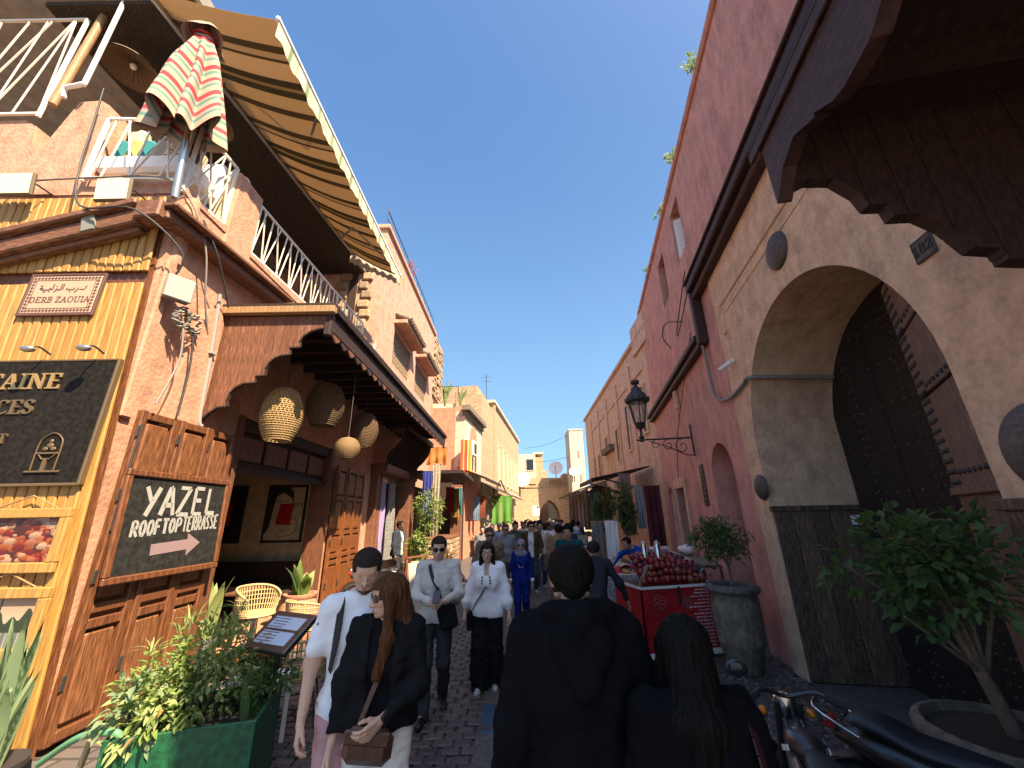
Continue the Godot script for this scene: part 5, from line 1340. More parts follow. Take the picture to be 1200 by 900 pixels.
func far_end():
	# gate across the street
	var z := -47.0
	var o := thing("street_gate", "ochre gate wall with a pointed arch closing the far end of the street", "building", pos(4, 0, z))
	var poly := PackedVector2Array([Vector2(-1.5, 0), Vector2(2.9, 0), Vector2(2.9, 1.9), Vector2(3.1, 2.7), Vector2(3.5, 3.3), Vector2(4.1, 3.72), Vector2(4.7, 3.3), Vector2(5.1, 2.7), Vector2(5.3, 1.9), Vector2(5.3, 0), Vector2(9.5, 0), Vector2(9.5, 5.1), Vector2(-1.5, 5.1)])
	var m := within(o); m.prism(poly, z - 3.5, z); part(o, "wall", m, M.plaster_ochre)
	m = within(o); m.span(v3(-1.5, 5.1, z - 3.6), v3(9.5, 5.22, z + .08)); part(o, "moulding", m, M.stone_warm)
	m = within(o); m.span(v3(1.2, 5.22, z - 3.4), v3(5.9, 6.2, z - .2)); m.span(v3(5.9, 5.22, z - 3.4), v3(6.9, 6.7, z - .4)); part(o, "parapet", m, M.plaster_ochre)
	for k in 5:
		m = within(o); m.span(v3(4.2 + k * .32, 5.4, z - .2), v3(4.45 + k * .32, 5.95, z - .17)); part(o, "parapet_opening", m, M.stone_dark)
	m = within(o); m.span(v3(1.8, 5.38, z - .2), v3(2.6, 5.52, z - .18)); part(o, "slot_shade", m, M.inside_shade)  # solid dark slab; the shade of a slot painted by colour
	m = within(o); m.span(v3(3.0, 0, z - 9.2), v3(9.4, 5.0, z - 9.0)); part(o, "added_passage_end", m, M.inside_shade)  # added dark panel behind the arch, hides the sky and stands for shade
	# white house over the gate
	o = thing("white_house", "white and ochre house with one barred window above the far gate", "building", pos(2.0, 0, -52))
	m = within(o); m.span(v3(-1.0, 0, -58), v3(2.9, 9.7, -51.5)); part(o, "wall", m, M.plaster_white)
	m = within(o); m.span(v3(2.9, 0, -58), v3(3.9, 9.3, -51.8)); m.span(v3(3.9, 0, -58), v3(4.4, 7.6, -52)); part(o, "wall", m, M.plaster_ochre)
	m = within(o); m.span(v3(2.6, 9.7, -58), v3(3.95, 9.95, -51.6)); part(o, "coping", m, M.plaster_cream)
	pane_window(o, Transform3D(), 1.7, 2.6, 7.6, 9.0, M.plaster_white, M.glass_dark)
	o.get_child(o.get_child_count() - 1).position.z = -51.48
	# pale tower
	o = thing("pale_tower", "tall narrow cream tower rising at the far right end of the street", "building", pos(7, 0, -44))
	m = within(o); m.span(v3(6.35, 0, -46.9), v3(7.9, 11.1, -43.5)); part(o, "wall", m, M.plaster_white)
	m = within(o); m.span(v3(6.3, 11.1, -46.95), v3(7.95, 11.25, -43.45)); part(o, "coping", m, M.plaster_cream)
	for q in [[7.2, 8.0], [7.3, 5.4]]:
		m = within(o); m.span(v3(q[0], q[1], -43.51), v3(q[0] + .16, q[1] + .8, -43.47)); part(o, "slit", m, M.stone_dark)
	# satellite dishes
	for q in [[1.1, 5.9, -46.2, .85, "big white satellite dish on the left of the far gate"], [5.0, 7.2, -46.6, .85, "white satellite dish on the parapet above the far arch"], [6.6, 6.4, -43.2, .5, "small satellite dish at the foot of the pale tower"]]:
		var d := thing("satellite_dish", q[4], "satellite dish", Transform3D(Basis(Vector3.UP, deg_to_rad(-12)) * Basis(Vector3.RIGHT, deg_to_rad(-20)), v3(q[0], q[1], q[2])), "satellite dishes over the far gate")
		var rr: float = q[3]
		m = MB.new(); m.lathe([Vector2(0, 0), Vector2(rr * .5, .05), Vector2(rr, .2), Vector2(rr, .22), Vector2(rr * .5, .08), Vector2(0, .03)], 20, Vector3.ZERO, Basis(Vector3.RIGHT, PI / 2)); part(d, "dish", m, M.white)
		m = MB.new(); m.tube([v3(0, -rr * .7, .15), v3(0, -.1, rr * .9)], .03, 5); m.ball(v3(0, -.1, rr * .9), v3(.08, .08, .08), 6, 5); part(d, "arm", m, M.iron)
		m = MB.new(); m.tube([v3(0, 0, -.05), v3(0, -1.0, -.25)], .05, 5); part(d, "mast", m, M.iron)
	# lines across the sky
	for q in [[v3(1.5, 10.2, -50), v3(6.3, 10.6, -44)], [v3(1.5, 8.6, -50), v3(6.3, 8.2, -44)]]:
		m = MB.new(); m.tube(curve([q[0], (q[0] + q[1]) * .5 - v3(0, .3, 0), q[1]], 5), .02, 4); solo("overhead_wire", m, M.cable, "thin overhead wire, the %s of two between the white house and the pale tower" % ("upper" if q[0].y > 9 else "lower"), "wire", "overhead wires")

func far_right():
	var o := thing("tan_long_house", "long tan house with narrow dark windows beyond the pink house on the right", "building", pos(5.2, 0, -20))
	var m := within(o, FT); m.span(v3(-14.6, 0, -5), v3(2.2, 8.55, 0)); part(o, "wall", m, M.plaster_far)
	m = within(o, FT); m.span(v3(-14.7, 8.55, -5), v3(2.3, 8.72, .12), .02); part(o, "coping", m, M.plaster_far)
	m = within(o, FT); m.span(v3(-.9, 8.0, -.6), v3(.9, 9.2, .10)); part(o, "stone_pier", m, M.plaster_far)
	for i in 8:
		for k in 3:
			m = within(o, FT); m.span(v3(.92 - .001 * k, 7.6 + i * .2, -.55 + k * .22), v3(1.0, 7.78 + i * .2, -.36 + k * .22), .02); part(o, "stone", m, M.stone_warm)
	for q in [[-.6, 4.9, 6.6], [-3.0, 4.6, 6.5], [-5.2, 4.4, 5.9], [-7.8, 4.7, 6.0], [-10.2, 4.0, 5.4], [-11.8, 4.0, 5.4]]:
		pane_window(o, FT, q[0] - .22, q[0] + .22, q[1], q[2], M.plaster_tan, M.glass_dark, .05)
	for k in 5:
		m = within(o, FT); m.span(v3(-2.0 - k * 2.5, 3.9, .0), v3(-1.9 - k * 2.5, 8.0, .06)); m.span(v3(-1.9 - k * 2.5, 7.2, .0), v3(-.2 - k * 2.5, 7.3, .05)); part(o, "pilaster", m, M.plaster_tan)
	m = within(o, FT); m.span(v3(-8.3, 5.1, .0), v3(-6.1, 5.4, .25)); part(o, "window_hood", m, M.clay_grey)
	for k in 5:
		m = within(o, FT); m.span(v3(-8.0 + k * .36, 4.0, .0), v3(-7.72 + k * .36, 5.05, .03)); part(o, "shutter", m, M.plaster_tan)
	# shop awnings and goods under the tan house
	awning_shop("dark_awning", "dark brown shop awning right beyond the pink house", v3(4.9, 3.6, -14.2), v3(2.8, 3.2, -14.2), 2.6, M.dark_wood)
	awning_shop("tiled_awning", "small tiled shop roof hung with greenery on the right", v3(4.9, 3.7, -17.6), v3(3.2, 3.05, -17.6), 3.0, M.clay_grey)
	awning_shop("cloth_awning", "sand coloured shop roof farther down on the right", v3(5.2, 3.8, -22.4), v3(3.6, 3.3, -22.4), 4.0, M.stone_dark)
	awning_shop("plank_awning", "dark plank shop roof nearest the far gate on the right", v3(5.4, 3.9, -29.0), v3(3.9, 3.4, -29.0), 6.0, M.dark_wood)
	# hanging greenery
	var g := thing("hanging_greenery", "long dark green garlands hanging from the tiled shop roof", "garland", pos(3.15, 3.0, -13.3))
	for k in 4:
		foliage(g, v3(-.35 + k * .28, -.75 - .15 * (k % 2), -.3 + k * .25), v3(.20, .85, .2), 420, .14, [M.leaf_dark, M.leaf_dark_b], 300 + k, "garland", .6)
	# hung cloths and frames at the shop doors
	var goods := [[4.0, 2.2, -12.9, .3, 1.3, "white", "white hanging robe beside the dark awning"], [3.72, 2.3, -13.4, .4, 1.9, "print", "tall printed panel hanging at the dark awning"], [4.25, 1.7, -12.4, .5, 2.2, "dark_red", "dark red cloth panel next to the pink house corner"], [4.1, 2.4, -19.8, .5, 1.8, "grey", "pale grey cloth hung at the third shop on the right"], [3.9, 2.2, -21.2, .6, 1.9, "sand", "sand coloured cloth hung farther down on the right"], [4.1, 2.3, -24.0, .7, 2.0, "cream", "cream cloth hung by the far shops on the right"], [4.0, 2.3, -27.0, .7, 2.2, "sand", "last sand coloured cloth before the far gate"]]
	var tones := {"white": c(.5, .5, .52), "print": c(.40, .30, .22), "dark_red": c(.13, .02, .03), "grey": c(.30, .29, .28), "sand": c(.36, .25, .16), "cream": c(.5, .42, .32)}
	for q in goods:
		if not M.has("goods_" + q[5]): mat("goods_" + q[5], tones[q[5]], .9, "blot", Vector3(2, 2, 2))
		hung_cloth(q[6], v3(q[0], q[1], q[2]), q[3], q[4], M["goods_" + q[5]], "cloths hung at the right hand shops")

func hung_cloth(label: String, at: Vector3, w: float, h: float, material: Material, group: String, turn := 0.0, called := "hung_cloth"):
	var o := thing(called, label, "cloth", Transform3D(Basis(Vector3.UP, deg_to_rad(turn)), at), group)
	var ph := rng.randf() * 6.0
	var f := func(u: float, v: float) -> Vector3:
		return v3((u - .5) * w * (1.0 - .06 * sin(v * 3.0)), h * (.5 - v), .05 * sin(u * 17.0 + ph) * (.3 + v) + .02 * sin(v * 9.0 + u * 4.0))
	var m := MB.new(); m.sheet(24, 8, f, .006); part(o, "cloth", m, material)
	m = MB.new(); m.tube([v3(-w * .55, h * .5 + .01, 0), v3(w * .55, h * .5 + .01, 0)], .015, 5); part(o, "rod", m, M.pole_wood)

func awning_shop(called: String, label: String, back: Vector3, front: Vector3, length: float, material: Material):
	var o := thing(called, label, "awning", Transform3D(Basis(), back))
	var d := front - back
	var m := MB.new()
	var n := int(length / .3)
	for k in n:
		var z := -length * (k + .5) / n
		var mm := MB.new(); mm.bar(v3(0, 0, z), d + v3(0, 0, z), length / n * .95, .05, .006); part(o, "board", mm, material)
	m.bar(d + v3(0, -.06, .05), d + v3(0, -.06, -length - .05), .06, .14); part(o, "front_board", m, M.dark_wood)
	for z in [-.1, -length + .1]:
		m = MB.new(); m.bar(v3(0, -.9, z), d * .8 + v3(0, -.08, z), .05, .05); part(o, "bracket", m, M.dark_wood)

func far_left_stalls():
	# stall roofs on the left between the canopy and the gate
	var o := thing("stall_roof", "sloping brown stall roof with lamps in front of the salmon house", "awning", FF * Transform3D(Basis(), v3(0, 0, 0)))
	for k in 13:
		var m := MB.new(); m.bar(v3(-.2 + k * .36, 4.45, -.3), v3(-.2 + k * .36, 3.85, 1.25), .34, .05, .006); part(o, "board", m, M.board_b)
	var m := MB.new(); m.bar(v3(-.4, 3.78, 1.26), v3(4.5, 3.78, 1.26), .05, .16, .01); part(o, "front_board", m, M.dark_wood)
	o = thing("stall_roof", "pale edged long stall roof along the yellow brick house", "awning", FF * Transform3D(Basis(), v3(4.8, 0, 0)))
	for k in 20:
		m = MB.new(); m.bar(v3(k * .8, 4.1, -.1), v3(k * .8, 3.45, 1.1), .76, .05, .006); part(o, "board", m, M.dark_wood)
	m = MB.new(); m.bar(v3(-.4, 3.38, 1.12), v3(15.8, 3.3, 1.12), .05, .14, .01); part(o, "front_board", m, M.pale_wood)
	# dark wall and pier below
	o = thing("stall_booth", "red brown wooden stall front under the salmon house", "stall", pos(-3.2, 0, -17.5))
	m = MB.new(); m.box(v3(-.9, 1.7, 2.2), v3(.5, 3.4, .7), .02); part(o, "pier", m, M.board_a)
	m = MB.new(); m.box(v3(.35, 1.75, -2.6), v3(.55, 3.5, .3), .02); part(o, "pier", m, M.board_a)
	m = MB.new(); m.box(v3(-.9, 1.6, -1.0), v3(.1, 3.2, 4.0)); part(o, "back_wall", m, M.dark_wood)
	m = MB.new(); m.box(v3(.2, 3.6, .6), v3(2.2, .12, 4.2)); part(o, "roof", m, M.dark_wood)
	# rough stone counter in the sun
	o = thing("stone_counter", "low counter wall of rough sunlit stones on the left", "counter", pos(-2.75, 0, -16.2))
	m = MB.new(); m.box(v3(0, .62, 0), v3(.86, 1.24, 2.3)); part(o, "core", m, M.mortar)
	for face in 2:
		for i in 7:
			for k in (4 if face == 0 else 9):
				m = MB.new()
				var w := .2 + rng.randf() * .05
				if face == 0: m.box(v3(-.33 + k * .22 + (.05 if i % 2 else 0.0), .1 + i * .175, 1.155), v3(w, .155, .05 + rng.randf() * .04), .02)
				else: m.box(v3(.435, .1 + i * .175, -1.05 + k * .25 + (.06 if i % 2 else 0.0)), v3(.05 + rng.randf() * .04, .155, w + .02), .02)
				part(o, "stone", m, M.stone_warm if rng.randf() < .6 else M.stone_dark)
	m = MB.new(); m.box(v3(0, 1.27, 0), v3(.95, .07, 2.4), .01); part(o, "top", m, M.board_a)
	# cloths and rugs
	var rugm := striped("rug_bright", [[1, c(.5, .06, .03)], [.5, c(.6, .3, .04)], [1.2, c(.55, .05, .03)], [.3, c(.6, .5, .3)], [1, c(.5, .16, .03)], [.6, c(.5, .35, .05)]])
	rugm.uv1_offset = Vector3.ZERO
	var rug := thing("hung_rug", "bright red and yellow rug hung at the corner of the salmon house", "rug", Transform3D(Basis(Vector3.UP, .4), v3(-2.42, 4.75, -20.15)))
	var rm := MB.new(); rm.sheet(8, 14, func(u: float, v: float) -> Vector3: return v3((v - .5) * .62, 1.05 - 2.1 * u, .02 * sin(u * 9.0) + .02 * sin(v * 12.0)), .01); part(rug, "cloth", rm, rugm)
	mat("orange_cloth", c(.55, .20, .05), .9, "blot_soft", Vector3(2, 2, 2)).backlight_enabled = true
	M.orange_cloth.backlight = Color(.5, .25, .1)
	hung_cloth("torn orange cloth under the end of the wooden canopy", v3(-3.25, 4.45, -16.6), .9, .75, M.orange_cloth, "cloths on the left", 10)
	mat("green_cloth", c(.13, .33, .05), .8, "blot_soft", Vector3(2, 2, 2)).backlight_enabled = true
	M.green_cloth.backlight = Color(.35, .55, .2)
	hung_cloth("bright green cloth hung as a sunshade over a far stall", v3(-.78, 2.35, -26.0), 1.35, 1.75, M.green_cloth, "cloths on the left", 0)
	mat("blue_cloth", c(.02, .03, .20), .8); mat("purple_cloth", c(.26, .20, .38), .8)
	hung_cloth("dark blue cloth strip beside the climbing bush", v3(-2.95, 2.75, -13.6), .32, 1.5, M.blue_cloth, "cloths on the left", 20)
	hung_cloth("pale yellow cloth strip beside the climbing bush", v3(-2.75, 2.6, -14.2), .3, 2.4, M.goods_cream, "cloths on the left", 20)
	hung_cloth("lilac curtain in the dark shop door under the canopy", v3(-4.2, 1.9, -12.9), .4, 2.3, M.purple_cloth, "cloths on the left", 80)
	hung_cloth("pale green curtain in the dark shop door under the canopy", v3(-4.2, 1.9, -13.9), .45, 2.4, M.goods_grey, "cloths on the left", 80)
	# goods hanging in the shade of the stalls
	var hang := [["crimson", c(.30, .02, .03), -2.9, 2.7, -18.2], ["mustard", c(.40, .24, .03), -2.75, 2.6, -18.9], ["turquoise", c(.03, .22, .24), -2.7, 2.7, -19.6], ["pale blue", c(.25, .33, .45), -2.0, 2.4, -21.6], ["brick red", c(.32, .07, .03), -1.75, 2.5, -22.4], ["ivory", c(.55, .50, .40), -1.5, 2.4, -24.6], ["indigo", c(.03, .04, .16), -.95, 2.4, -28.2], ["saffron", c(.50, .24, .02), -.6, 2.5, -31.0], ["rust", c(.28, .10, .04), 3.75, 2.3, -16.4], ["sky blue", c(.20, .32, .45), 3.7, 2.4, -18.6], ["olive", c(.14, .14, .05), 4.0, 2.2, -20.6], ["coral", c(.48, .15, .10), 4.1, 2.3, -25.4], ["chalk white", c(.6, .58, .55), 4.2, 2.4, -30.0]]
	for q in hang:
		mat("hang_" + q[0], q[1], .9, "blot", Vector3(2, 2, 2))
		hung_cloth("%s cloth hanging in the shade of the %s stalls" % [q[0], "left" if q[2] < 1 else "right"], v3(q[2], q[3], q[4]), .42, 1.1 + .3 * rng.randf(), M["hang_" + q[0]], "goods hanging at the stalls", 40 if q[2] < 1 else -40)
	# second bay of the canopy: door posts, carved brackets
	o = thing("carved_shop_front", "carved dark wooden shop front with turned brackets under the far canopy end", "shop front", pos(-4.3, 0, -13.8))
	for q in [[12.25, .25], [12.6, .12], [15.0, .12], [15.3, .3], [15.75, .22]]:
		m = within(o, FL); m.span(v3(q[0], 0, -.05), v3(q[0] + q[1], 3.4, .22), .02); part(o, "door_post", m, M.board_a)
	m = within(o, FL); m.span(v3(12.2, 3.35, -.05), v3(16.1, 3.6, .5), .02); part(o, "door_head", m, M.board_b)
	for k in 13:
		m = within(o, FL)
		m.tube(curve([v3(12.3 + k * .3, 3.6, .45), v3(12.3 + k * .3, 3.9, .5), v3(12.3 + k * .3, 4.15, .75), v3(12.3 + k * .3, 4.5, .95), v3(12.3 + k * .3, 4.9, 1.0)], 3), .05, 6); part(o, "bracket", m, M.dark_wood)
	m = within(o, FL); m.span(v3(12.2, 4.7, .5), v3(16.1, 4.9, 1.1), .02); part(o, "beam", m, M.dark_wood)
	for k in 2:
		m = within(o, FL); m.span(v3(12.75 + k * 1.15, .4, -.3), v3(13.75 + k * 1.15, 3.2, -.26)); part(o, "glass_door", m, M.glass_dark)
	m = within(o, FL); m.span(v3(15.45, 0, .22), v3(16.3, 3.1, .3), .02); part(o, "door_leaf", m, M.door_wood_far)
	# climbing bush in pots
	o = thing("potted_bush", "tall two tiered leafy bush in a pale pot before the carved shop front", "shrub", pos(-2.75, 0, -12.4))
	m = MB.new(); m.box(v3(0, .4, 0), v3(.5, .8, .5), .03); part(o, "pot", m, M.pale_wood)
	foliage(o, v3(-.1, 1.25, .1), v3(.38, .40, .35), 700, .11, [M.leaf_a, M.leaf_b, M.leaf_pale], 91, "crown")
	foliage(o, v3(.15, 2.15, 0), v3(.42, .62, .38), 900, .11, [M.leaf_a, M.leaf_b, M.leaf_pale], 92, "crown")
	m = MB.new(); m.tube([v3(0, .7, 0), v3(.1, 2.0, 0)], .03, 6); part(o, "trunk", m, M.bark)
	# sandwich board
	o = thing("sandwich_board", "wooden sandwich board with a pale panel beside the man in the grey sweater", "sign", pos(-1.95, 0, -8.4, 60))
	m = MB.new()
	for s in [-1, 1]: m.bar(v3(s * .28, 0, .18), v3(s * .28, 1.25, 0), .05, .03)
	m.bar(v3(-.3, 1.25, 0), v3(.3, 1.25, 0), .06, .03); part(o, "frame", m, M.board_a)
	m = MB.new()
	for s in [-1, 1]: m.bar(v3(s * .28, 0, -.25), v3(s * .28, 1.2, -.02), .04, .03)
	part(o, "rear_leg", m, M.board_a)
	m = MB.new(); m.quad(v3(-.25, .2, .165), v3(.25, .2, .165), v3(.25, 1.15, .025), v3(-.25, 1.15, .025)); part(o, "panel", m, M.plaster_white)
	# far stall tents with lamps, boards, a red sign
	for q in [[-1.2, 2.9, -24.0, "pale slanting tent flap before the stall shelves on the left"], [-.4, 2.7, -30.0, "second pale tent flap farther along the left stalls"]]:
		o = thing("tent_flap", q[3], "awning", pos(q[0], q[1], q[2]), "tent flaps on the left")
		m = MB.new(); m.sheet(6, 6, func(u: float, v: float) -> Vector3: return v3(-1.3 + 1.7 * u, .7 - .8 * u - .08 * sin(PI * u), -1.2 * v), .01); part(o, "cloth", m, M.plaster_white)
		m = MB.new(); m.tube([v3(.4, -.1, 0), v3(.4, -q[1], 0)], .025, 6); part(o, "pole", m, M.pale_wood)
	var stalls := [[-1.9, -23.2, "red shelves of a stall in the shade on the left"], [-1.0, -29.5, "stall table with goods before the yellow house"], [.2, -36.0, "far stall with a white board by the yellow house"], [4.3, -25.5, "table of goods under the far shops on the right"], [4.6, -33.0, "stall with hung goods by the far gate on the right"]]
	for q in stalls:
		o = thing("market_stall", q[2], "stall", pos(q[0], 0, q[1]), "market stalls in the distance")
		m = MB.new(); m.box(v3(0, .8, 0), v3(1.4, .06, 2.2), .01); part(o, "table_top", m, M.board_a)
		for s in [[-1, -1], [1, -1], [-1, 1], [1, 1]]:
			m = MB.new(); m.box(v3(s[0] * .62, .4, s[1] * 1.0), v3(.06, .8, .06)); part(o, "leg", m, M.board_b)
		m = MB.new(); m.box(v3(-.7 * signf(2.0 - q[0]), 1.2, 0), v3(.08, 2.4, 2.3)); part(o, "back_board", m, M.red_deep if q[1] > -24 else M.board_b)
		for k in 12:
			m = MB.new(); m.box(v3(rng.randf_range(-.5, .5), .83 + .09, rng.randf_range(-1, 1)), v3(.16 + rng.randf() * .2, .18, .2), .03); part(o, "goods", m, M[["goods_sand", "goods_print", "goods_white", "red_print", "goods_cream", "green_cloth"][rng.randi() % 6]])
	for q in [[v3(-1.95, 3.1, -24.2), "pale round lamp under the stall roof on the left"], [v3(-1.55, 3.25, -27.0), "second pale lamp under the stall roof, farther back"]]:
		o = thing("stall_lamp", q[1], "lamp", Transform3D(Basis(), q[0]), "lamps under the stall roofs")
		m = MB.new(); m.ball(Vector3.ZERO, v3(.2, .18, .2), 10, 8); part(o, "shade", m, M.white); m = MB.new(); m.tube([v3(0, .15, 0), v3(0, .8, 0)], .015, 5); part(o, "cord", m, M.cable)
	m = MB.new(); m.box(v3(0, 0, 0), v3(.7, 1.0, .06), .01); var sg := thing("stall_sign", "white sign board with a red corner near the far arch", "sign", pos(2.35, 2.5, -44.0)); part(sg, "board", m, M.white)
	m = MB.new(); m.box(v3(.2, .36, .04), v3(.22, .2, .02)); part(sg, "red_mark", m, M.red_print)

func ground():
	var m := MB.new(); m.quad(v3(-300, -.012, 120), v3(300, -.012, 120), v3(300, -.012, -400), v3(-300, -.012, -400)); structure("ground", m, M.earth)
	m = MB.new(); m.quad(v3(-4.8, -.006, 12), v3(9, -.006, 12), v3(9, -.006, -60), v3(-4.8, -.006, -60)); var road := structure("paved_road", m, M.sett_field)
	# setts one by one near the viewer, merged farther off
	var kinds := []
	for q in 6:
		m = MB.new(); m.box(v3(0, .004, 0), v3(.168 + .012 * (q % 3), .03, .105 + .01 * (q % 2)), .012); kinds.append(m.mesh())
	var merged := []
	for q in 4: merged.append(MB.new())
	var spots := []
	var row := 0
	var z := -2.2
	while z > -13.0:
		var x := -2.6 + (.09 if row % 2 else 0.0)
		while x < 3.6:
			var edge := 3.55 + .1822 * clampf(-z - 5.75, -4, 9)
			if absf(x + .02 * z + .12) > .24 and x < edge: spots.append(v3(x + rng.randf_range(-.012, .012), 0, z + rng.randf_range(-.008, .008)))
			x += .19
		row += 1
		z -= .124
	for s in spots:
		s = s + v3(0, rng.randf() * .008, 0)
		var k := rng.randi() % 4
		var turn := Basis(Vector3.UP, rng.randf_range(-.05, .05)) * Basis(Vector3(0, 0, 1), rng.randf_range(-.03, .03))
		var seen: bool = s.z < -3.7 and s.z > -6.2 and s.x > -2.1 and s.x < .1
		if seen and sett_count < 300:
			sett_count += 1
			part(road, "paving_stone", kinds[rng.randi() % 6], M["sett_%d" % k], Transform3D(turn, s))
		else:
			merged[k].at(Transform3D(turn, s)); merged[k].box(v3(0, .004, 0), v3(.172, .03, .108), .012)
	for k in 4: stuff(part(road, "paving_stones", merged[k], M["sett_%d" % k]))
	# a line of flat slabs down the middle, one of them blue
	for k in 17:
		var zz := -2.4 - k * .62
		m = MB.new(); m.box(Vector3.ZERO, v3(.42, .04, .60), .012); part(road, "drain_slab", m, M.slab_blue if k == 4 else M.slab, Transform3D(Basis(Vector3.UP, -.02), v3(-.12 - .02 * zz - .16, .004 + .003 * (k % 2), zz)))
	m = MB.new()
	for k in 900:
		var p := FR * v3(rng.randf_range(-.3, 3.4), .0, rng.randf_range(.05, .95))
		m.ball(p + v3(0, .012, 0), v3(.018, .014, .022) * rng.randf_range(.6, 1.4), 5, 3)
	solo("gravel", m, M.gravel, "loose grey gravel between the motorbikes and the wooden wainscot", "gravel").set_meta("kind", "stuff")

var sett_count := 0

func pomegranate_cart():
	var xf := pos(2.30, 0, -6.85, 13)
	var o := thing("pomegranate_cart", "red printed cart heaped with pomegranates on the right", "cart", xf)
	var m := MB.new(); m.box(v3(0, .50, -.02), v3(1.10, .80, .74)); part(o, "body", m, M.red_deep)
	m = MB.new(); m.box(v3(0, .93, 0), v3(1.14, .03, .80), .006); part(o, "top_board", m, M.board_a)
	# printed sheets with white borders, hanging on the front and the left side
	var front := func(u: float, v: float) -> Vector3: return v3(-.58 + 1.17 * u + .05 * v * u, .965 - .86 * v, .42 + .012 * sin(u * 9.0 + v * 3.0) + .02 * v)
	m = MB.new(); m.sheet(20, 8, front, .004); part(o, "front_sheet", m, M.red_print)
	var side := func(u: float, v: float) -> Vector3: return v3(-.585 - .012 * sin(u * 7.0) - .015 * v, .965 - .84 * v, -.40 + .81 * u)
	m = MB.new(); m.sheet(10, 8, side, .004); part(o, "side_sheet", m, M.red_print)
	m = MB.new(); m.bar(v3(-.60, .955, .445), v3(.60, .955, .445), .012, .035); m.bar(v3(-.60, .11, .455), v3(.64, .11, .465), .012, .07); m.bar(v3(.585, .955, .452), v3(.63, .12, .468), .012, .10, 0, Vector3.RIGHT); m.bar(v3(-.605, .955, .44), v3(-.605, .955, -.41), .012, .035); m.bar(v3(-.615, .13, .44), v3(-.615, .13, -.41), .012, .05)
	part(o, "white_border", m, M.white)
	m = MB.new(Transform3D(Basis(), v3(0, 0, .452)))
	for k in 17: arabic_line(m, .50 - [.22, .26, .32, .20, .27, .36, .2, .3, .26, .33, .22, .3, .24, .28, .2, .3, .25][k], .90 - k * .045, [.22, .26, .32, .20, .27, .36, .2, .3, .26, .33, .22, .3, .24, .28, .2, .3, .25][k] , .017, .005, 500 + k)
	part(o, "lettering", m, M.white)
	for q in [[-.33, .76, .10], [.12, .72, .09], [-.18, .34, .08], [-.42, .30, .06]]:   # printed fruit pictures: cut pomegranates in outline
		m = MB.new(Transform3D(Basis(Vector3.RIGHT, PI / 2), v3(q[0], q[1], .446)))
		m.lathe([Vector2(q[2] * .9, 0), Vector2(q[2], .002), Vector2(q[2], .006), Vector2(q[2] * .9, .006)], 20)
		for k in 14: m.ball(v3(cos(k * 2.4) * q[2] * sqrt(k / 14.0) * .8, .004, sin(k * 2.4) * q[2] * sqrt(k / 14.0) * .8), v3(.014, .004, .014), 6, 4)
		part(o, "printed_fruit", m, M.print_pink)
	m = MB.new(); m.box(v3(-.12, .40, .447), v3(.10, .22, .006)); part(o, "printed_glass", m, M.print_pink)
	m = MB.new(); m.box(v3(.0, .85, .46), v3(.035, .22, .02), .005); part(o, "strap", m, M.black)
	for s in [-1, 1]:
		m = MB.new(); m.lathe([Vector2(.04, -.02), Vector2(.16, -.02), Vector2(.17, 0), Vector2(.16, .02), Vector2(.04, .02)], 18, v3(s * .46, .17, -.05), Basis(Vector3(0, 0, 1), PI / 2)); part(o, "wheel", m, M.rubber)
	# the heap
	var proto: Node3D
	var label := "red pomegranate heaped on the market cart"
	var n := 0
	for i in 9:
		var nn := 11 - i / 2
		for k in nn:
			var zc := .36 - i * .082
			var hh := 1.0 + .36 * sin(PI * clampf((i + .6) / 8.0, 0, 1) * .62)
			var x := (k - (nn - 1) * .5) * .098 + (.049 if i % 2 else 0.0) + rng.randf_range(-.012, .012)
			hh -= .10 * pow(absf(x) / .52, 2.0) * (1.0 if i > 0 else .3)
			var r := rng.randf_range(.043, .059)
			var p: Vector3 = xf * v3(x, hh + rng.randf_range(-.012, .012), zc)
			var tx := Transform3D(Basis.from_euler(Vector3(rng.randf_range(-1.4, 1.4), rng.randf_range(-3, 3), rng.randf_range(-1.2, 1.2))).scaled(Vector3.ONE * r / .05), p)
			if proto == null:
				proto = thing("pomegranate", label, "pomegranate", tx, "pomegranates on the cart")
				m = MB.new(); m.ball(Vector3.ZERO, v3(.05, .047, .05), 12, 9); part(proto, "fruit", m, M.pomegranate)
				m = MB.new(); m.lathe([Vector2(.008, .044), Vector2(.013, .05), Vector2(.019, .066), Vector2(.012, .056), Vector2(.006, .048)], 6, Vector3.ZERO, Basis(), true); part(proto, "crown", m, M.dark_red_paint)
			else:
				var cp := copy(proto, tx, label, "pomegranates on the cart")
				if rng.randf() < .5: (cp.get_child(0) as MeshInstance3D).material_override = M.pomegranate_b if rng.randf() < .75 else M.pomegranate_c
			n += 1
	m = MB.new(); m.sheet(10, 8, func(u: float, v: float) -> Vector3: return v3(lerpf(-.5, .5, u), .93 + .28 * sin(PI * clampf(v * .7 + .05, 0, 1)), lerpf(.36, -.36, v))); part(o, "heap_core", m, M.red_deep)
	for q in [[-.22, 1.30, .0, "left steel juice press tube standing in the pomegranates"], [-.03, 1.30, .08, "right steel juice press tube standing in the pomegranates"]]:
		var s := thing("steel_canister", q[3], "canister", xf * Transform3D(Basis(), v3(q[0], q[1], q[2])), "canisters on the cart")
		m = MB.new(); m.lathe([Vector2(0, 0), Vector2(.05, 0), Vector2(.05, .2), Vector2(.045, .21), Vector2(.045, .22)], 16); part(s, "body", m, M.chrome); m = MB.new(); m.lathe([Vector2(.048, .22), Vector2(.048, .24), Vector2(.02, .26), Vector2(.02, .275), Vector2(0, .28)], 16); part(s, "lid", m, M.steel)
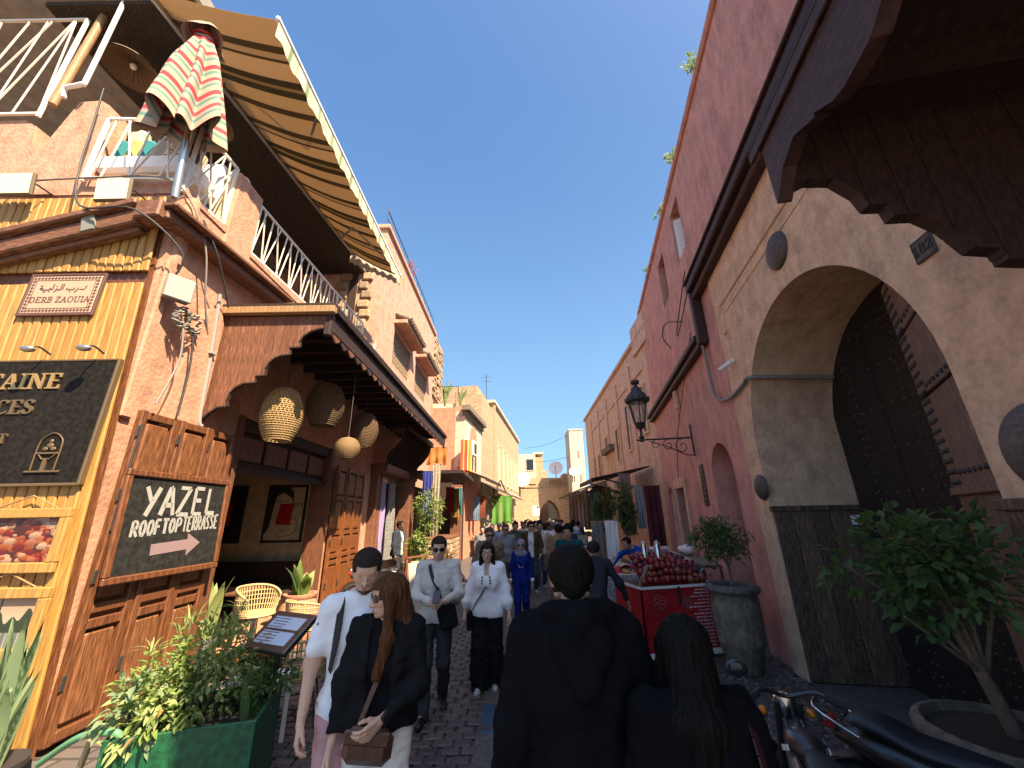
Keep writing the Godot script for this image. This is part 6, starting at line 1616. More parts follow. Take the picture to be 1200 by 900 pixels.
	m = MB.new(); m.box(Vector3.ZERO, v3(.05, .34, .01), .003); solo("price_stick", m, M.goods_cream, "pale price stick leaning at the left corner of the heap", "sign", "", xf * Transform3D(Basis(Vector3(0, 0, 1), -.55), v3(-.46, 1.10, .30)))
	m = MB.new(); m.box(Vector3.ZERO, v3(.34, .26, .16), .03); solo("plastic_crate", m, M.clear_box, "cloudy plastic box behind the pomegranates", "box", "", xf * Transform3D(Basis(), v3(.22, 1.32, -.26)))

func hat_stall():
	var o := thing("hat_stall", "table with straw hats and folded cloths behind the pomegranate cart", "stall", pos(2.05, 0, -9.3, 8))
	var m := MB.new(); m.box(v3(0, .86, 0), v3(1.3, .05, 2.2), .01); part(o, "table_top", m, M.plaster_white)
	m = MB.new(); m.sheet(16, 6, func(u: float, v: float) -> Vector3: return v3(-.66 + 1.32 * u, .885 - .45 * v, 1.12 + .02 * sin(u * 14.0) * v), .004); part(o, "table_cloth", m, M.goods_white)
	for s in [[-1, -1], [1, -1], [-1, 1], [1, 1]]:
		m = MB.new(); m.box(v3(s[0] * .58, .42, s[1] * 1.0), v3(.06, .84, .06)); part(o, "leg", m, M.board_b)
	for q in [[-.2, .1, .2, "goods_cream", "cream straw hat nearest the leaning man"], [.05, -.35, .18, "goods_white", "white straw hat in the middle of the hat stall"], [-.35, -.6, .17, "goods_cream", "cream straw hat at the far end of the hat stall"], [-.1, .75, .16, "red_print", "red cap at the front of the hat stall"]]:
		m = MB.new(); m.lathe([Vector2(q[2], 0), Vector2(q[2] * .6, .015), Vector2(q[2] * .52, .08), Vector2(q[2] * .3, .11), Vector2(0, .11)], 20); solo("hat", m, M[q[3]], q[4], "hat", "hats on the hat stall", pos(2.05, .0, -9.3, 8) * pos(q[0], .89, q[1]))
	for k in 9:
		m = MB.new(); m.box(v3(rng.randf_range(-.5, .5), .91, rng.randf_range(.2, 1.0)), v3(.2, .06, .14), .015, Basis(Vector3.UP, rng.randf() * 2.0)); part(o, "goods", m, M[["brass", "goods_sand", "goods_print", "brass_dark"][k % 4]])
	for q in [[1.85, 1.35, -11.4, "upper of two pale framed papers on a stand beyond the teal man"], [1.85, 1.0, -11.35, "lower of two pale framed papers on a stand beyond the teal man"]]:
		var f := thing("framed_paper", q[3], "frame", pos(q[0], q[1], q[2], -8), "framed papers on a stand")
		m = MB.new(); m.box(Vector3.ZERO, v3(.30, .28, .03), .005); part(f, "frame", m, M.black); m = MB.new(); m.box(v3(0, 0, .017), v3(.25, .23, .004)); part(f, "paper", m, M.goods_cream)
	m = MB.new(); m.tube([v3(1.85, 0, -11.45), v3(1.85, 1.55, -11.48)], .02, 6); solo("display_stand", m, M.iron, "thin stand carrying two framed papers", "stand")
	for q in [[2.12, 1.25, -10.6, .30, 1.1, "goods_grey", "grey robe on a stand behind the hat stall"], [2.50, 1.25, -10.7, .34, 1.15, "white", "white robe on a stand behind the hat stall"]]:
		hung_cloth(q[6], v3(q[0], q[1], q[2]), q[3], q[4], M[q[5]], "robes on stands", -10, "hung_robe")

func motorbike(xf: Transform3D, label: String, paint: Material, first: Node3D) -> Node3D:  # forward is +z
	if first: return copy(first, xf, label, "parked motorbikes")
	var o := thing("motorbike", label, "motorbike", xf, "parked motorbikes")
	var m: MB
	for z in [.62, -.62]:
		m = MB.new()
		var pr := []
		for k in 13:
			var a := TAU * k / 12.0
			pr.append(Vector2(.245 + .05 * cos(a), .05 * sin(a)))
		m.lathe(pr, 30, v3(0, .295, z), Basis(Vector3(0, 0, 1), PI / 2)); var w := part(o, "wheel", m, M.rubber)
		m = MB.new(); m.lathe([Vector2(.19, -.03), Vector2(.205, -.03), Vector2(.205, .03), Vector2(.19, .03), Vector2(.19, -.03)], 28, v3(0, .295, z), Basis(Vector3(0, 0, 1), PI / 2)); m.lathe([Vector2(0, -.06), Vector2(.05, -.06), Vector2(.05, .06), Vector2(0, .06)], 14, v3(0, .295, z), Basis(Vector3(0, 0, 1), PI / 2))
		for k in 14: m.bar(v3(0, .295, z), v3(0, .295 + cos(TAU * k / 14) * .2, z + sin(TAU * k / 14) * .2), .006, .006)
		part(w, "rim", m, M.chrome)
		m = MB.new()
		m.sheet(12, 4, func(u: float, v: float) -> Vector3:
			var a := lerpf(-.3, PI * .95, u)
			return v3((v - .5) * .13, .295 + sin(a) * .33 - .02 * absf(v - .5), z + cos(a) * .33 * (1.0 if z < 0 else -1.0)), .006)
		part(o, "mudguard", m, paint)
	# seat: long, stepped, rounded
	m = MB.new(); m.sheet(16, 14, func(u: float, v: float) -> Vector3:
		var a := TAU * u
		var w := .155 * (1.0 - .35 * v * v) * (.55 + .45 * sin(PI * clampf(v * .9 + .1, 0, 1)))
		var h := .055 * sqrt(maxf(0.0, 1.0 - pow(2 * v - 1, 8.0)))
		return v3(cos(a) * w, .80 + sin(a) * h + .05 * smoothstep(.5, .2, v) - .02 * v, -.62 + v * .78))
	part(o, "seat", m, M.seat_vinyl)
	m = MB.new(); m.sheet(16, 12, func(u: float, v: float) -> Vector3:
		var a := TAU * u
		var s := sin(PI * clampf(v, .02, .98))
		return v3(cos(a) * .11 * pow(s, .6), .78 + sin(a) * .08 * pow(s, .6), .08 + v * .36))
	part(o, "tank", m, paint)
	m = MB.new(); m.sheet(16, 10, func(u: float, v: float) -> Vector3:
		var a := TAU * u
		var s := sin(PI * clampf(v, .03, .97))
		return v3(cos(a) * .11 * pow(s, .5), .66 + sin(a) * .10 * pow(s, .5) + .06 * (1.0 - v), -.72 + v * .68))
	part(o, "tail_panel", m, paint)
	m = MB.new(); m.box(v3(0, .42, .1), v3(.22, .26, .36), .05); m.lathe([Vector2(.1, 0), Vector2(.1, .2), Vector2(0, .2)], 14, v3(0, .5, .22), Basis(Vector3.RIGHT, .5)); part(o, "engine", m, M.steel)
	m = MB.new(); m.tube(curve([v3(.12, .42, .25), v3(.15, .28, .1), v3(.16, .30, -.3), v3(.17, .42, -.82)]), .032, 8); part(o, "exhaust", m, M.steel)
	m = MB.new()
	for s in [-1, 1]: m.tube([v3(s * .07, .295, .62), v3(s * .07, .95, .42)], .022, 8)
	for s in [-1, 1]: m.tube([v3(s * .08, .295, -.62), v3(s * .06, .42, -.1), v3(s * .05, .85, .40)], .018, 6)
	part(o, "frame", m, M.black_gloss)
	m = MB.new(); m.tube(curve([v3(-.28, .99, .27), v3(-.17, 1.03, .36), v3(0, .98, .42), v3(.17, 1.03, .36), v3(.28, .99, .27)]), .014, 7); part(o, "handlebar", m, M.black_gloss)
	for s in [-1, 1]:
		m = MB.new(); m.tube([v3(s * .20, 1.02, .33), v3(s * .29, .99, .26)], .02, 8); part(o, "grip", m, M.rubber)
		m = MB.new(); m.ball(v3(s * .15, .86, .50), v3(.028, .028, .04), 8, 6); part(o, "indicator", m, M.amber)
		if s < 0: continue
		m = MB.new(); m.tube([v3(s * .24, 1.02, .34), v3(s * .28, 1.11, .34)], .007, 5); var mr := part(o, "mirror", m, M.chrome)
		m = MB.new(); m.ball(v3(s * .31, 1.15, .34), v3(.075, .055, .02), 14, 8); part(mr, "shell", m, M.black_gloss)
		m = MB.new(); m.ball(v3(s * .31, 1.15, .327), v3(.066, .046, .012), 14, 8); part(mr, "glass", m, M.glass_dark)
	m = MB.new(); m.lathe([Vector2(0, .09), Vector2(.06, .07), Vector2(.085, .0), Vector2(.08, -.02), Vector2(0, -.03)], 18, v3(0, .90, .50), Basis(Vector3.RIGHT, -PI / 2 + PI)); part(o, "headlight", m, M.chrome)
	m = MB.new(); m.box(v3(0, .78, -.74), v3(.12, .07, .05), .015); part(o, "tail_light", m, M.red_print)
	m = MB.new(); m.tube(curve([v3(-.13, .78, -.55), v3(-.13, .88, -.78), v3(.13, .88, -.78), v3(.13, .78, -.55)]), .012, 6); part(o, "grab_rail", m, M.chrome)
	for s in [-1, 1]:
		m = MB.new(); m.bar(v3(s * .115, .78, .2), v3(s * .11, .72, .34), .008, .03); part(o, "stripe", m, M.white)
	return o

func street_bikes():
	var b := motorbike(pos(1.60, 0, -2.58, 166).scaled_local(Vector3.ONE * .9), "black motorbike with one round mirror beside the long haired woman", M.dark_red_paint, null)
	motorbike(pos(2.42, 0, -2.55, 38).scaled_local(Vector3.ONE * .9), "second black motorbike parked before the wide pot", M.black_gloss, b)
	motorbike(pos(-3.2, 0, -10.3, 120), "motorbike parked at the carved shop front on the left", M.black_gloss, b)
	motorbike(pos(-2.2, 0, -11.4, 160), "motorbike parked beside the seated blonde woman", M.black_gloss, b)
	motorbike(pos(3.35, 0, -7.9, 150), "motorbike standing between the cart and the pink ledge", M.black_gloss, b)

# ---------- people: smooth skins over a skeleton ----------
class Hull:
	var v := PackedVector3Array()
	var n := PackedVector3Array()
	var i := PackedInt32Array()

	func add(o: Hull, xf: Transform3D):
		var base := v.size()
		var flip := xf.basis.determinant() < 0
		var nb := xf.basis.inverse().transposed()
		for p in o.v: v.append(xf * p)
		for q in o.n: n.append((nb * q).normalized())
		for k in range(0, o.i.size(), 3):
			i.append(o.i[k] + base)
			i.append(o.i[k + (2 if flip else 1)] + base); i.append(o.i[k + (1 if flip else 2)] + base)

	func mesh() -> ArrayMesh:
		var arr := []
		arr.resize(Mesh.ARRAY_MAX)
		arr[Mesh.ARRAY_VERTEX] = v; arr[Mesh.ARRAY_NORMAL] = n; arr[Mesh.ARRAY_INDEX] = i
		var am := ArrayMesh.new()
		am.add_surface_from_arrays(Mesh.PRIMITIVE_TRIANGLES, arr)
		return am

	func settle():  # normals from the faces
		n = PackedVector3Array()
		n.resize(v.size())
		for k in range(0, i.size(), 3):
			var f := (v[i[k + 2]] - v[i[k]]).cross(v[i[k + 1]] - v[i[k]])
			n[i[k]] += f; n[i[k + 1]] += f; n[i[k + 2]] += f
		for k in n.size(): n[k] = n[k].normalized()

	func ripple(noise: FastNoiseLite, scale: Vector3, amp: float):
		for k in v.size():
			v[k] += n[k] * noise.get_noise_3dv(v[k] * scale) * amp
		settle()


func blob(bones: Array, k: float, cell: float, clips := [], cuts := []) -> Hull:  # clips: Plane, kept below; cuts: AABB taken away
	var nb := bones.size()
	var A := PackedVector3Array(); var BA := PackedVector3Array(); var IL := PackedFloat32Array(); var RA := PackedFloat32Array(); var DR := PackedFloat32Array()
	for b in bones:
		var ba: Vector3 = b[1] - b[0]
		A.append(b[0]); BA.append(ba); IL.append(1.0 / maxf(ba.length_squared(), 1e-9)); RA.append(b[2]); DR.append(b[3] - b[2])
	var bs := cell * 4.0
	var half := bs * .8661
	var blocks := {}
	for j in nb:
		var grow: float = maxf(bones[j][2], bones[j][3]) + k * .6 + cell
		var e0: Vector3 = A[j].min(A[j] + BA[j]) - Vector3(grow, grow, grow)
		var e1: Vector3 = A[j].max(A[j] + BA[j]) + Vector3(grow, grow, grow)
		for x in range(floori(e0.x / bs), floori(e1.x / bs) + 1):
			for y in range(floori(e0.y / bs), floori(e1.y / bs) + 1):
				for z in range(floori(e0.z / bs), floori(e1.z / bs) + 1):
					var p := Vector3(x + .5, y + .5, z + .5) * bs
					var pa := p - A[j]
					var h := clampf(pa.dot(BA[j]) * IL[j], 0, 1)
					var d := (pa - BA[j] * h).length() - RA[j] - DR[j] * h
					if d < half + k + cell:
						var key := Vector3i(x, y, z)
						if not blocks.has(key): blocks[key] = PackedInt32Array([j])
						else: blocks[key].append(j)
	var cells := {}
	var edges := []
	var out := Hull.new()
	var val := PackedFloat32Array()
	val.resize(125)
	var nclip := clips.size()
	var ncut := cuts.size()
	for key in blocks:
		var list: PackedInt32Array = blocks[key]
		var o := Vector3(key) * bs
		var n := 0
		var inside := 0
		for step in 126:   # the first sample is the middle of the block, to pass over blocks the surface does not reach
			var p: Vector3
			if step == 0: p = o + Vector3(bs, bs, bs) * .5
			else:
				n = step - 1
				p = o + Vector3(n / 25, (n / 5) % 5, n % 5) * cell
			var d := 9.0
			for j in list:
				var pa := p - A[j]
				var h := clampf(pa.dot(BA[j]) * IL[j], 0, 1)
				var e := (pa - BA[j] * h).length() - RA[j] - DR[j] * h
				var g := k - absf(d - e)
				d = minf(d, e)
				if g > 0: d -= g * g * .25 / k
			for q in nclip: d = maxf(d, clips[q].distance_to(p))
			for q in ncut:
				var bx: AABB = cuts[q]
				var w := (p - bx.get_center()).abs() - bx.size * .5
				var bd := w.max(Vector3.ZERO).length() + minf(maxf(w.x, maxf(w.y, w.z)), 0)
				d = maxf(d, -bd)
			if step == 0:
				if absf(d) > half + cell: 
					inside = -1
					break
			else:
				val[n] = d
				if d < 0: inside += 1
		if inside <= 0 or inside == 125: continue
		for cx in 4:
			for cy in 4:
				for cz in 4:
					var b0 := cx * 25 + cy * 5 + cz
					var v0 := val[b0]; var vx := val[b0 + 25]; var vy := val[b0 + 5]; var vz := val[b0 + 1]
					var vxy := val[b0 + 30]; var vxz := val[b0 + 26]; var vyz := val[b0 + 6]; var v7 := val[b0 + 31]
					var cnt := int(v0 < 0) + int(vx < 0) + int(vy < 0) + int(vz < 0) + int(vxy < 0) + int(vxz < 0) + int(vyz < 0) + int(v7 < 0)
					if cnt == 0 or cnt == 8: continue
					var s := Vector3.ZERO
					var m := 0
					if (v0 < 0) != (vx < 0): s += Vector3(v0 / (v0 - vx), 0, 0); m += 1
					if (v0 < 0) != (vy < 0): s += Vector3(0, v0 / (v0 - vy), 0); m += 1
					if (v0 < 0) != (vz < 0): s += Vector3(0, 0, v0 / (v0 - vz)); m += 1
					if (vx < 0) != (vxy < 0): s += Vector3(1, vx / (vx - vxy), 0); m += 1
					if (vx < 0) != (vxz < 0): s += Vector3(1, 0, vx / (vx - vxz)); m += 1
					if (vy < 0) != (vxy < 0): s += Vector3(vy / (vy - vxy), 1, 0); m += 1
					if (vy < 0) != (vyz < 0): s += Vector3(0, 1, vy / (vy - vyz)); m += 1
					if (vz < 0) != (vxz < 0): s += Vector3(vz / (vz - vxz), 0, 1); m += 1
					if (vz < 0) != (vyz < 0): s += Vector3(0, vz / (vz - vyz), 1); m += 1
					if (vxy < 0) != (v7 < 0): s += Vector3(1, 1, vxy / (vxy - v7)); m += 1
					if (vxz < 0) != (v7 < 0): s += Vector3(1, vxz / (vxz - v7), 1); m += 1
					if (vyz < 0) != (v7 < 0): s += Vector3(vyz / (vyz - v7), 1, 1); m += 1
					var ck := Vector3i(key.x * 4 + cx, key.y * 4 + cy, key.z * 4 + cz)
					cells[ck] = out.v.size()
					out.v.append((Vector3(ck) + s / m) * cell)
					if (v0 < 0) != (vx < 0): edges.append([ck, 0, v0 < 0])
					if (v0 < 0) != (vy < 0): edges.append([ck, 1, v0 < 0])
					if (v0 < 0) != (vz < 0): edges.append([ck, 2, v0 < 0])
	const O := [[Vector3i(0, -1, 0), Vector3i(0, -1, -1), Vector3i(0, 0, -1)], [Vector3i(0, 0, -1), Vector3i(-1, 0, -1), Vector3i(-1, 0, 0)], [Vector3i(-1, 0, 0), Vector3i(-1, -1, 0), Vector3i(0, -1, 0)]]
	for e in edges:
		var c0: Vector3i = e[0]
		var a: int = cells[c0]
		var b: int = cells.get(c0 + O[e[1]][0], -1)
		var d: int = cells.get(c0 + O[e[1]][1], -1)
		var f: int = cells.get(c0 + O[e[1]][2], -1)
		if b < 0 or d < 0 or f < 0: continue
		if e[2]: out.i.append_array(PackedInt32Array([a, d, b, a, f, d]))
		else: out.i.append_array(PackedInt32Array([a, b, d, a, d, f]))
	out.settle()
	return out


var cache := {}
var fold := FastNoiseLite.new()
var crease := FastNoiseLite.new()

func hand_skin(curl: String, lod: int) -> Hull:
	var key := "hand" + curl + str(lod)
	if cache.has(key): return cache[key]
	var bend: Array = {"relaxed": [20, 32, 22], "grip": [52, 62, 38], "flat": [8, 14, 10]}[curl]
	var b := []
	var xs := [.031, .0105, -.0105, -.030]
	var ls := [.070, .080, .073, .057]
	for f in 4:
		var kn := Vector3(xs[f], .088 - absf(xs[f] - .008) * .22, 0)
		b.append([Vector3(xs[f] * .55, .004, 0), kn, .0155, .0125])
		var an := 0.0
		var p := kn
		for s in 3:
			an += deg_to_rad(bend[s] + f * 3.0)
			var q: Vector3 = p + Vector3(xs[f] * .10, cos(an), sin(an)) * float(ls[f]) * [.45, .31, .24][s]
			b.append([p, q, [.0098, .0088, .0080][s], [.0088, .0080, .0068][s]])
			p = q
	b.append([Vector3(.012, .012, .004), Vector3(.044, .046, .016), .0165, .0125]); b.append([Vector3(.044, .046, .016), Vector3(.056, .074, .026), .0115, .0095]); b.append([Vector3(.056, .074, .026), Vector3(.056, .094, .036), .0095, .0075])
	b.append([Vector3(0, -.03, 0), Vector3(0, .01, 0), .024, .022])
	cache[key] = blob(b, .007, [.0042, .0062, .009][lod])
	return cache[key]

func head_bones(kind: String) -> Array:
	var w := .95 if kind == "woman" else 1.0
	var j := .90 if kind == "woman" else 1.0
	return [[Vector3(0, .035, -.028), Vector3(0, .028, .012), .086 * w, .080 * w], [Vector3(-.020, -.01, .03), Vector3(.020, -.01, .03), .058, .058], [Vector3(-.016, -.06, .042), Vector3(.016, -.06, .042), .043 * j, .043 * j], [Vector3(0, -.094, .066), Vector3(0, -.090, .05), .022 * j, .032 * j], [Vector3(-.052 * j, -.055, .0), Vector3(-.024, -.088, .05), .022 * j, .020], [Vector3(.052 * j, -.055, .0), Vector3(.024, -.088, .05), .022 * j, .020],
		[Vector3(0, .008, .088), Vector3(0, -.034, .108), .0085, .0125], [Vector3(-.013, -.038, .094), Vector3(.013, -.038, .094), .0085, .0085], [Vector3(-.036, .026, .076), Vector3(.036, .026, .076), .0125, .0125], [Vector3(-.042, -.022, .064), Vector3(-.03, -.03, .066), .018, .016], [Vector3(.042, -.022, .064), Vector3(.03, -.03, .066), .018, .016], [Vector3(-.019, -.064, .083), Vector3(.019, -.064, .083), .0075, .0075], [Vector3(-.015, -.075, .081), Vector3(.015, -.075, .081), .0075, .0075],
		[Vector3(-.079 * w, .008, -.012), Vector3(-.076 * w, -.026, -.002), .0125, .009], [Vector3(.079 * w, .008, -.012), Vector3(.076 * w, -.026, -.002), .0125, .009]]

func head_skin(kind: String, lod: int) -> Hull:
	var key := "head" + kind + str(lod)
	if not cache.has(key): cache[key] = blob(head_bones(kind), .014, [.0042, .007, .011][lod])
	return cache[key]

func hair_skin(kind: String, lod: int) -> Hull:
	var key := "hair" + kind + str(lod)
	if cache.has(key): return cache[key]
	var cell: float = [.0055, .009, .013][lod]
	var skull := [[Vector3(0, .036, -.028), Vector3(0, .030, .012), .097, .091]]
	var line := Plane(Vector3(0, -1, .95).normalized(), .010)
	var s: Hull
	match kind:
		"short":
			s = blob(skull + [[Vector3(0, -.02, -.07), Vector3(0, -.07, -.06), .05, .04]], .02, cell, [Plane(Vector3(0, -1, .55).normalized(), .016)], [AABB(Vector3(-.062, -.3, .030), Vector3(.124, .366, .2))])
			s.ripple(fold, Vector3(70, 20, 70), .003)
			s.ripple(fold, Vector3(190, 60, 190), .0022)
		"cropped":
			s = blob([[Vector3(0, .036, -.028), Vector3(0, .030, .010), .0925, .0865], [Vector3(0, -.02, -.06), Vector3(0, -.06, -.05), .047, .042]], .02, cell, [Plane(Vector3(0, -1, .55).normalized(), .010)], [AABB(Vector3(-.062, -.3, .030), Vector3(.124, .366, .2))])
			s.ripple(fold, Vector3(90, 60, 90), .003)
		"fade":
			s = blob([[Vector3(0, .036, -.028), Vector3(0, .030, .008), .0905, .0845], [Vector3(0, -.02, -.06), Vector3(0, -.085, -.05), .047, .044]], .02, cell, [Plane(Vector3(0, -1, .55).normalized(), .026)], [AABB(Vector3(-.060, -.3, .036), Vector3(.120, .358, .2))])
			s.ripple(fold, Vector3(90, 90, 90), .0015)
		"quiff":
			s = blob(skull + [[Vector3(-.05, .095, .05), Vector3(.05, .095, .05), .03, .03], [Vector3(0, .11, .0), Vector3(0, .10, -.04), .05, .05], [Vector3(0, -.02, -.07), Vector3(0, -.06, -.06), .045, .04]], .03, cell, [Plane(Vector3(0, -1, .55).normalized(), .016)], [AABB(Vector3(-.062, -.3, .030), Vector3(.124, .366, .2))])
			s.ripple(fold, Vector3(60, 25, 40), .005)
		"long":
			s = blob(skull + [[Vector3(0, .02, -.05), Vector3(0, -.20, -.105), .088, .085], [Vector3(-.05, -.2, -.11), Vector3(-.06, -.44, -.125), .06, .04], [Vector3(.05, -.2, -.11), Vector3(.06, -.44, -.125), .06, .04], [Vector3(0, -.2, -.12), Vector3(0, -.47, -.145), .06, .035], [Vector3(-.082, .02, .015), Vector3(-.10, -.22, .04), .026, .034], [Vector3(.082, .02, .015), Vector3(.10, -.22, .04), .026, .034], [Vector3(-.10, -.22, .04), Vector3(-.085, -.40, .10), .040, .028], [Vector3(.10, -.22, .04), Vector3(.085, -.40, .10), .040, .028]], .03, cell, [], [AABB(Vector3(-.058, -.4, .02), Vector3(.116, .455, .2))])
			s.ripple(fold, Vector3(45, 2.5, 45), .008)
			s.ripple(fold, Vector3(120, 4, 120), .003)
		"bob":
			s = blob(skull + [[Vector3(0, .02, -.05), Vector3(0, -.10, -.06), .09, .075], [Vector3(-.078, .02, .01), Vector3(-.088, -.17, .02), .028, .026], [Vector3(.078, .02, .01), Vector3(.088, -.17, .02), .028, .026]], .03, cell, [], [AABB(Vector3(-.055, -.3, .025), Vector3(.11, .36, .2))])
			s.ripple(fold, Vector3(60, 3, 60), .006)
		"scarf":
			s = blob([[Vector3(0, .036, -.028), Vector3(0, .030, .014), .100, .094], [Vector3(0, -.03, -.02), Vector3(0, -.16, -.01), .09, .085], [Vector3(-.07, -.18, 0), Vector3(.07, -.18, 0), .075, .075]], .04, cell, [], [AABB(Vector3(-.062, -.105, .035), Vector3(.124, .165, .2))])
			s.ripple(fold, Vector3(16, 40, 16), .012)
		"cap":
			s = blob([[Vector3(0, .05, -.028), Vector3(0, .045, .012), .098, .092], [Vector3(-.05, .06, .10), Vector3(.05, .06, .10), .02, .02], [Vector3(-.04, .055, .14), Vector3(.04, .055, .14), .012, .012]], .02, cell, [Plane(Vector3(0, -1, .1).normalized(), -.035)])
		"grey_knit":
			s = blob([[Vector3(0, .046, -.028), Vector3(0, .042, .010), .096, .090]], .02, cell, [Plane(Vector3(0, -1, .55).normalized(), -.022)])
			s.ripple(fold, Vector3(80, 80, 80), .004)
		"beard":
			s = blob([[Vector3(0, -.094, .068), Vector3(0, -.100, .05), .032, .038], [Vector3(-.058, -.03, .0), Vector3(-.026, -.09, .05), .024, .026], [Vector3(.058, -.03, .0), Vector3(.026, -.09, .05), .024, .026], [Vector3(-.02, -.055, .085), Vector3(.02, -.055, .085), .010, .010]], .02, cell, [Plane(Vector3(0, 1, 0), -.02)], [AABB(Vector3(-.016, -.078, .08), Vector3(.032, .016, .1))])
			s.ripple(fold, Vector3(70, 50, 70), .006)
		"stubble":
			s = blob([[Vector3(0, -.094, .066), Vector3(0, -.090, .05), .0262, .0362], [Vector3(-.054, -.035, .0), Vector3(-.024, -.088, .05), .0262, .0245], [Vector3(.054, -.035, .0), Vector3(.024, -.088, .05), .0262, .0245], [Vector3(-.018, -.054, .083), Vector3(.018, -.054, .083), .0085, .0085]], .014, cell, [Plane(Vector3(0, 1, 0), -.03)], [AABB(Vector3(-.018, -.079, .08), Vector3(.036, .02, .1))])
	cache[key] = s
	return s

func tone(called: String, col: Color, kind := "cloth") -> StandardMaterial3D:
	var key := kind + "_" + called
	if M.has(key): return M[key]
	match kind:
		"skin":
			var m := mat(key, col, .5, "", Vector3(9, 9, 9), "n_fine", .2, false)
			m.subsurf_scatter_enabled = true
			m.subsurf_scatter_strength = .05
			return m
		"hair":
			var hm := mat(key, col, .7, "grain", Vector3(11, .7, 11), "n_grain", .8, false)
			hm.metallic_specular = .25
			return hm
		"knit":
			var km := mat(key, col, .98, "", Vector3(.6, .5, .6), "n_cloth", .25, false)
			km.metallic_specular = .12
			return km
		"denim": return mat(key, col, .9, "", Vector3(.9, .7, .9), "n_cloth", .6, false)
		"leather": return mat(key, col, .45, "blot", Vector3(5, 5, 5), "n_fine", .3, false)
	var wm := mat(key, col, .92, "", Vector3(.6, .45, .6), "n_cloth", .2, false)
	wm.metallic_specular = .2
	return wm

func elbow(s: Vector3, w: Vector3, l1: float, l2: float, pole: Vector3) -> Vector3:
	var d := w - s
	var L := minf(d.length(), l1 + l2 - .004)
	var f := d.normalized()
	var a := (l1 * l1 - l2 * l2 + L * L) / (2.0 * L)
	var h := sqrt(maxf(l1 * l1 - a * a, 0.0))
	return s + f * a + (pole - f * pole.dot(f)).normalized() * h

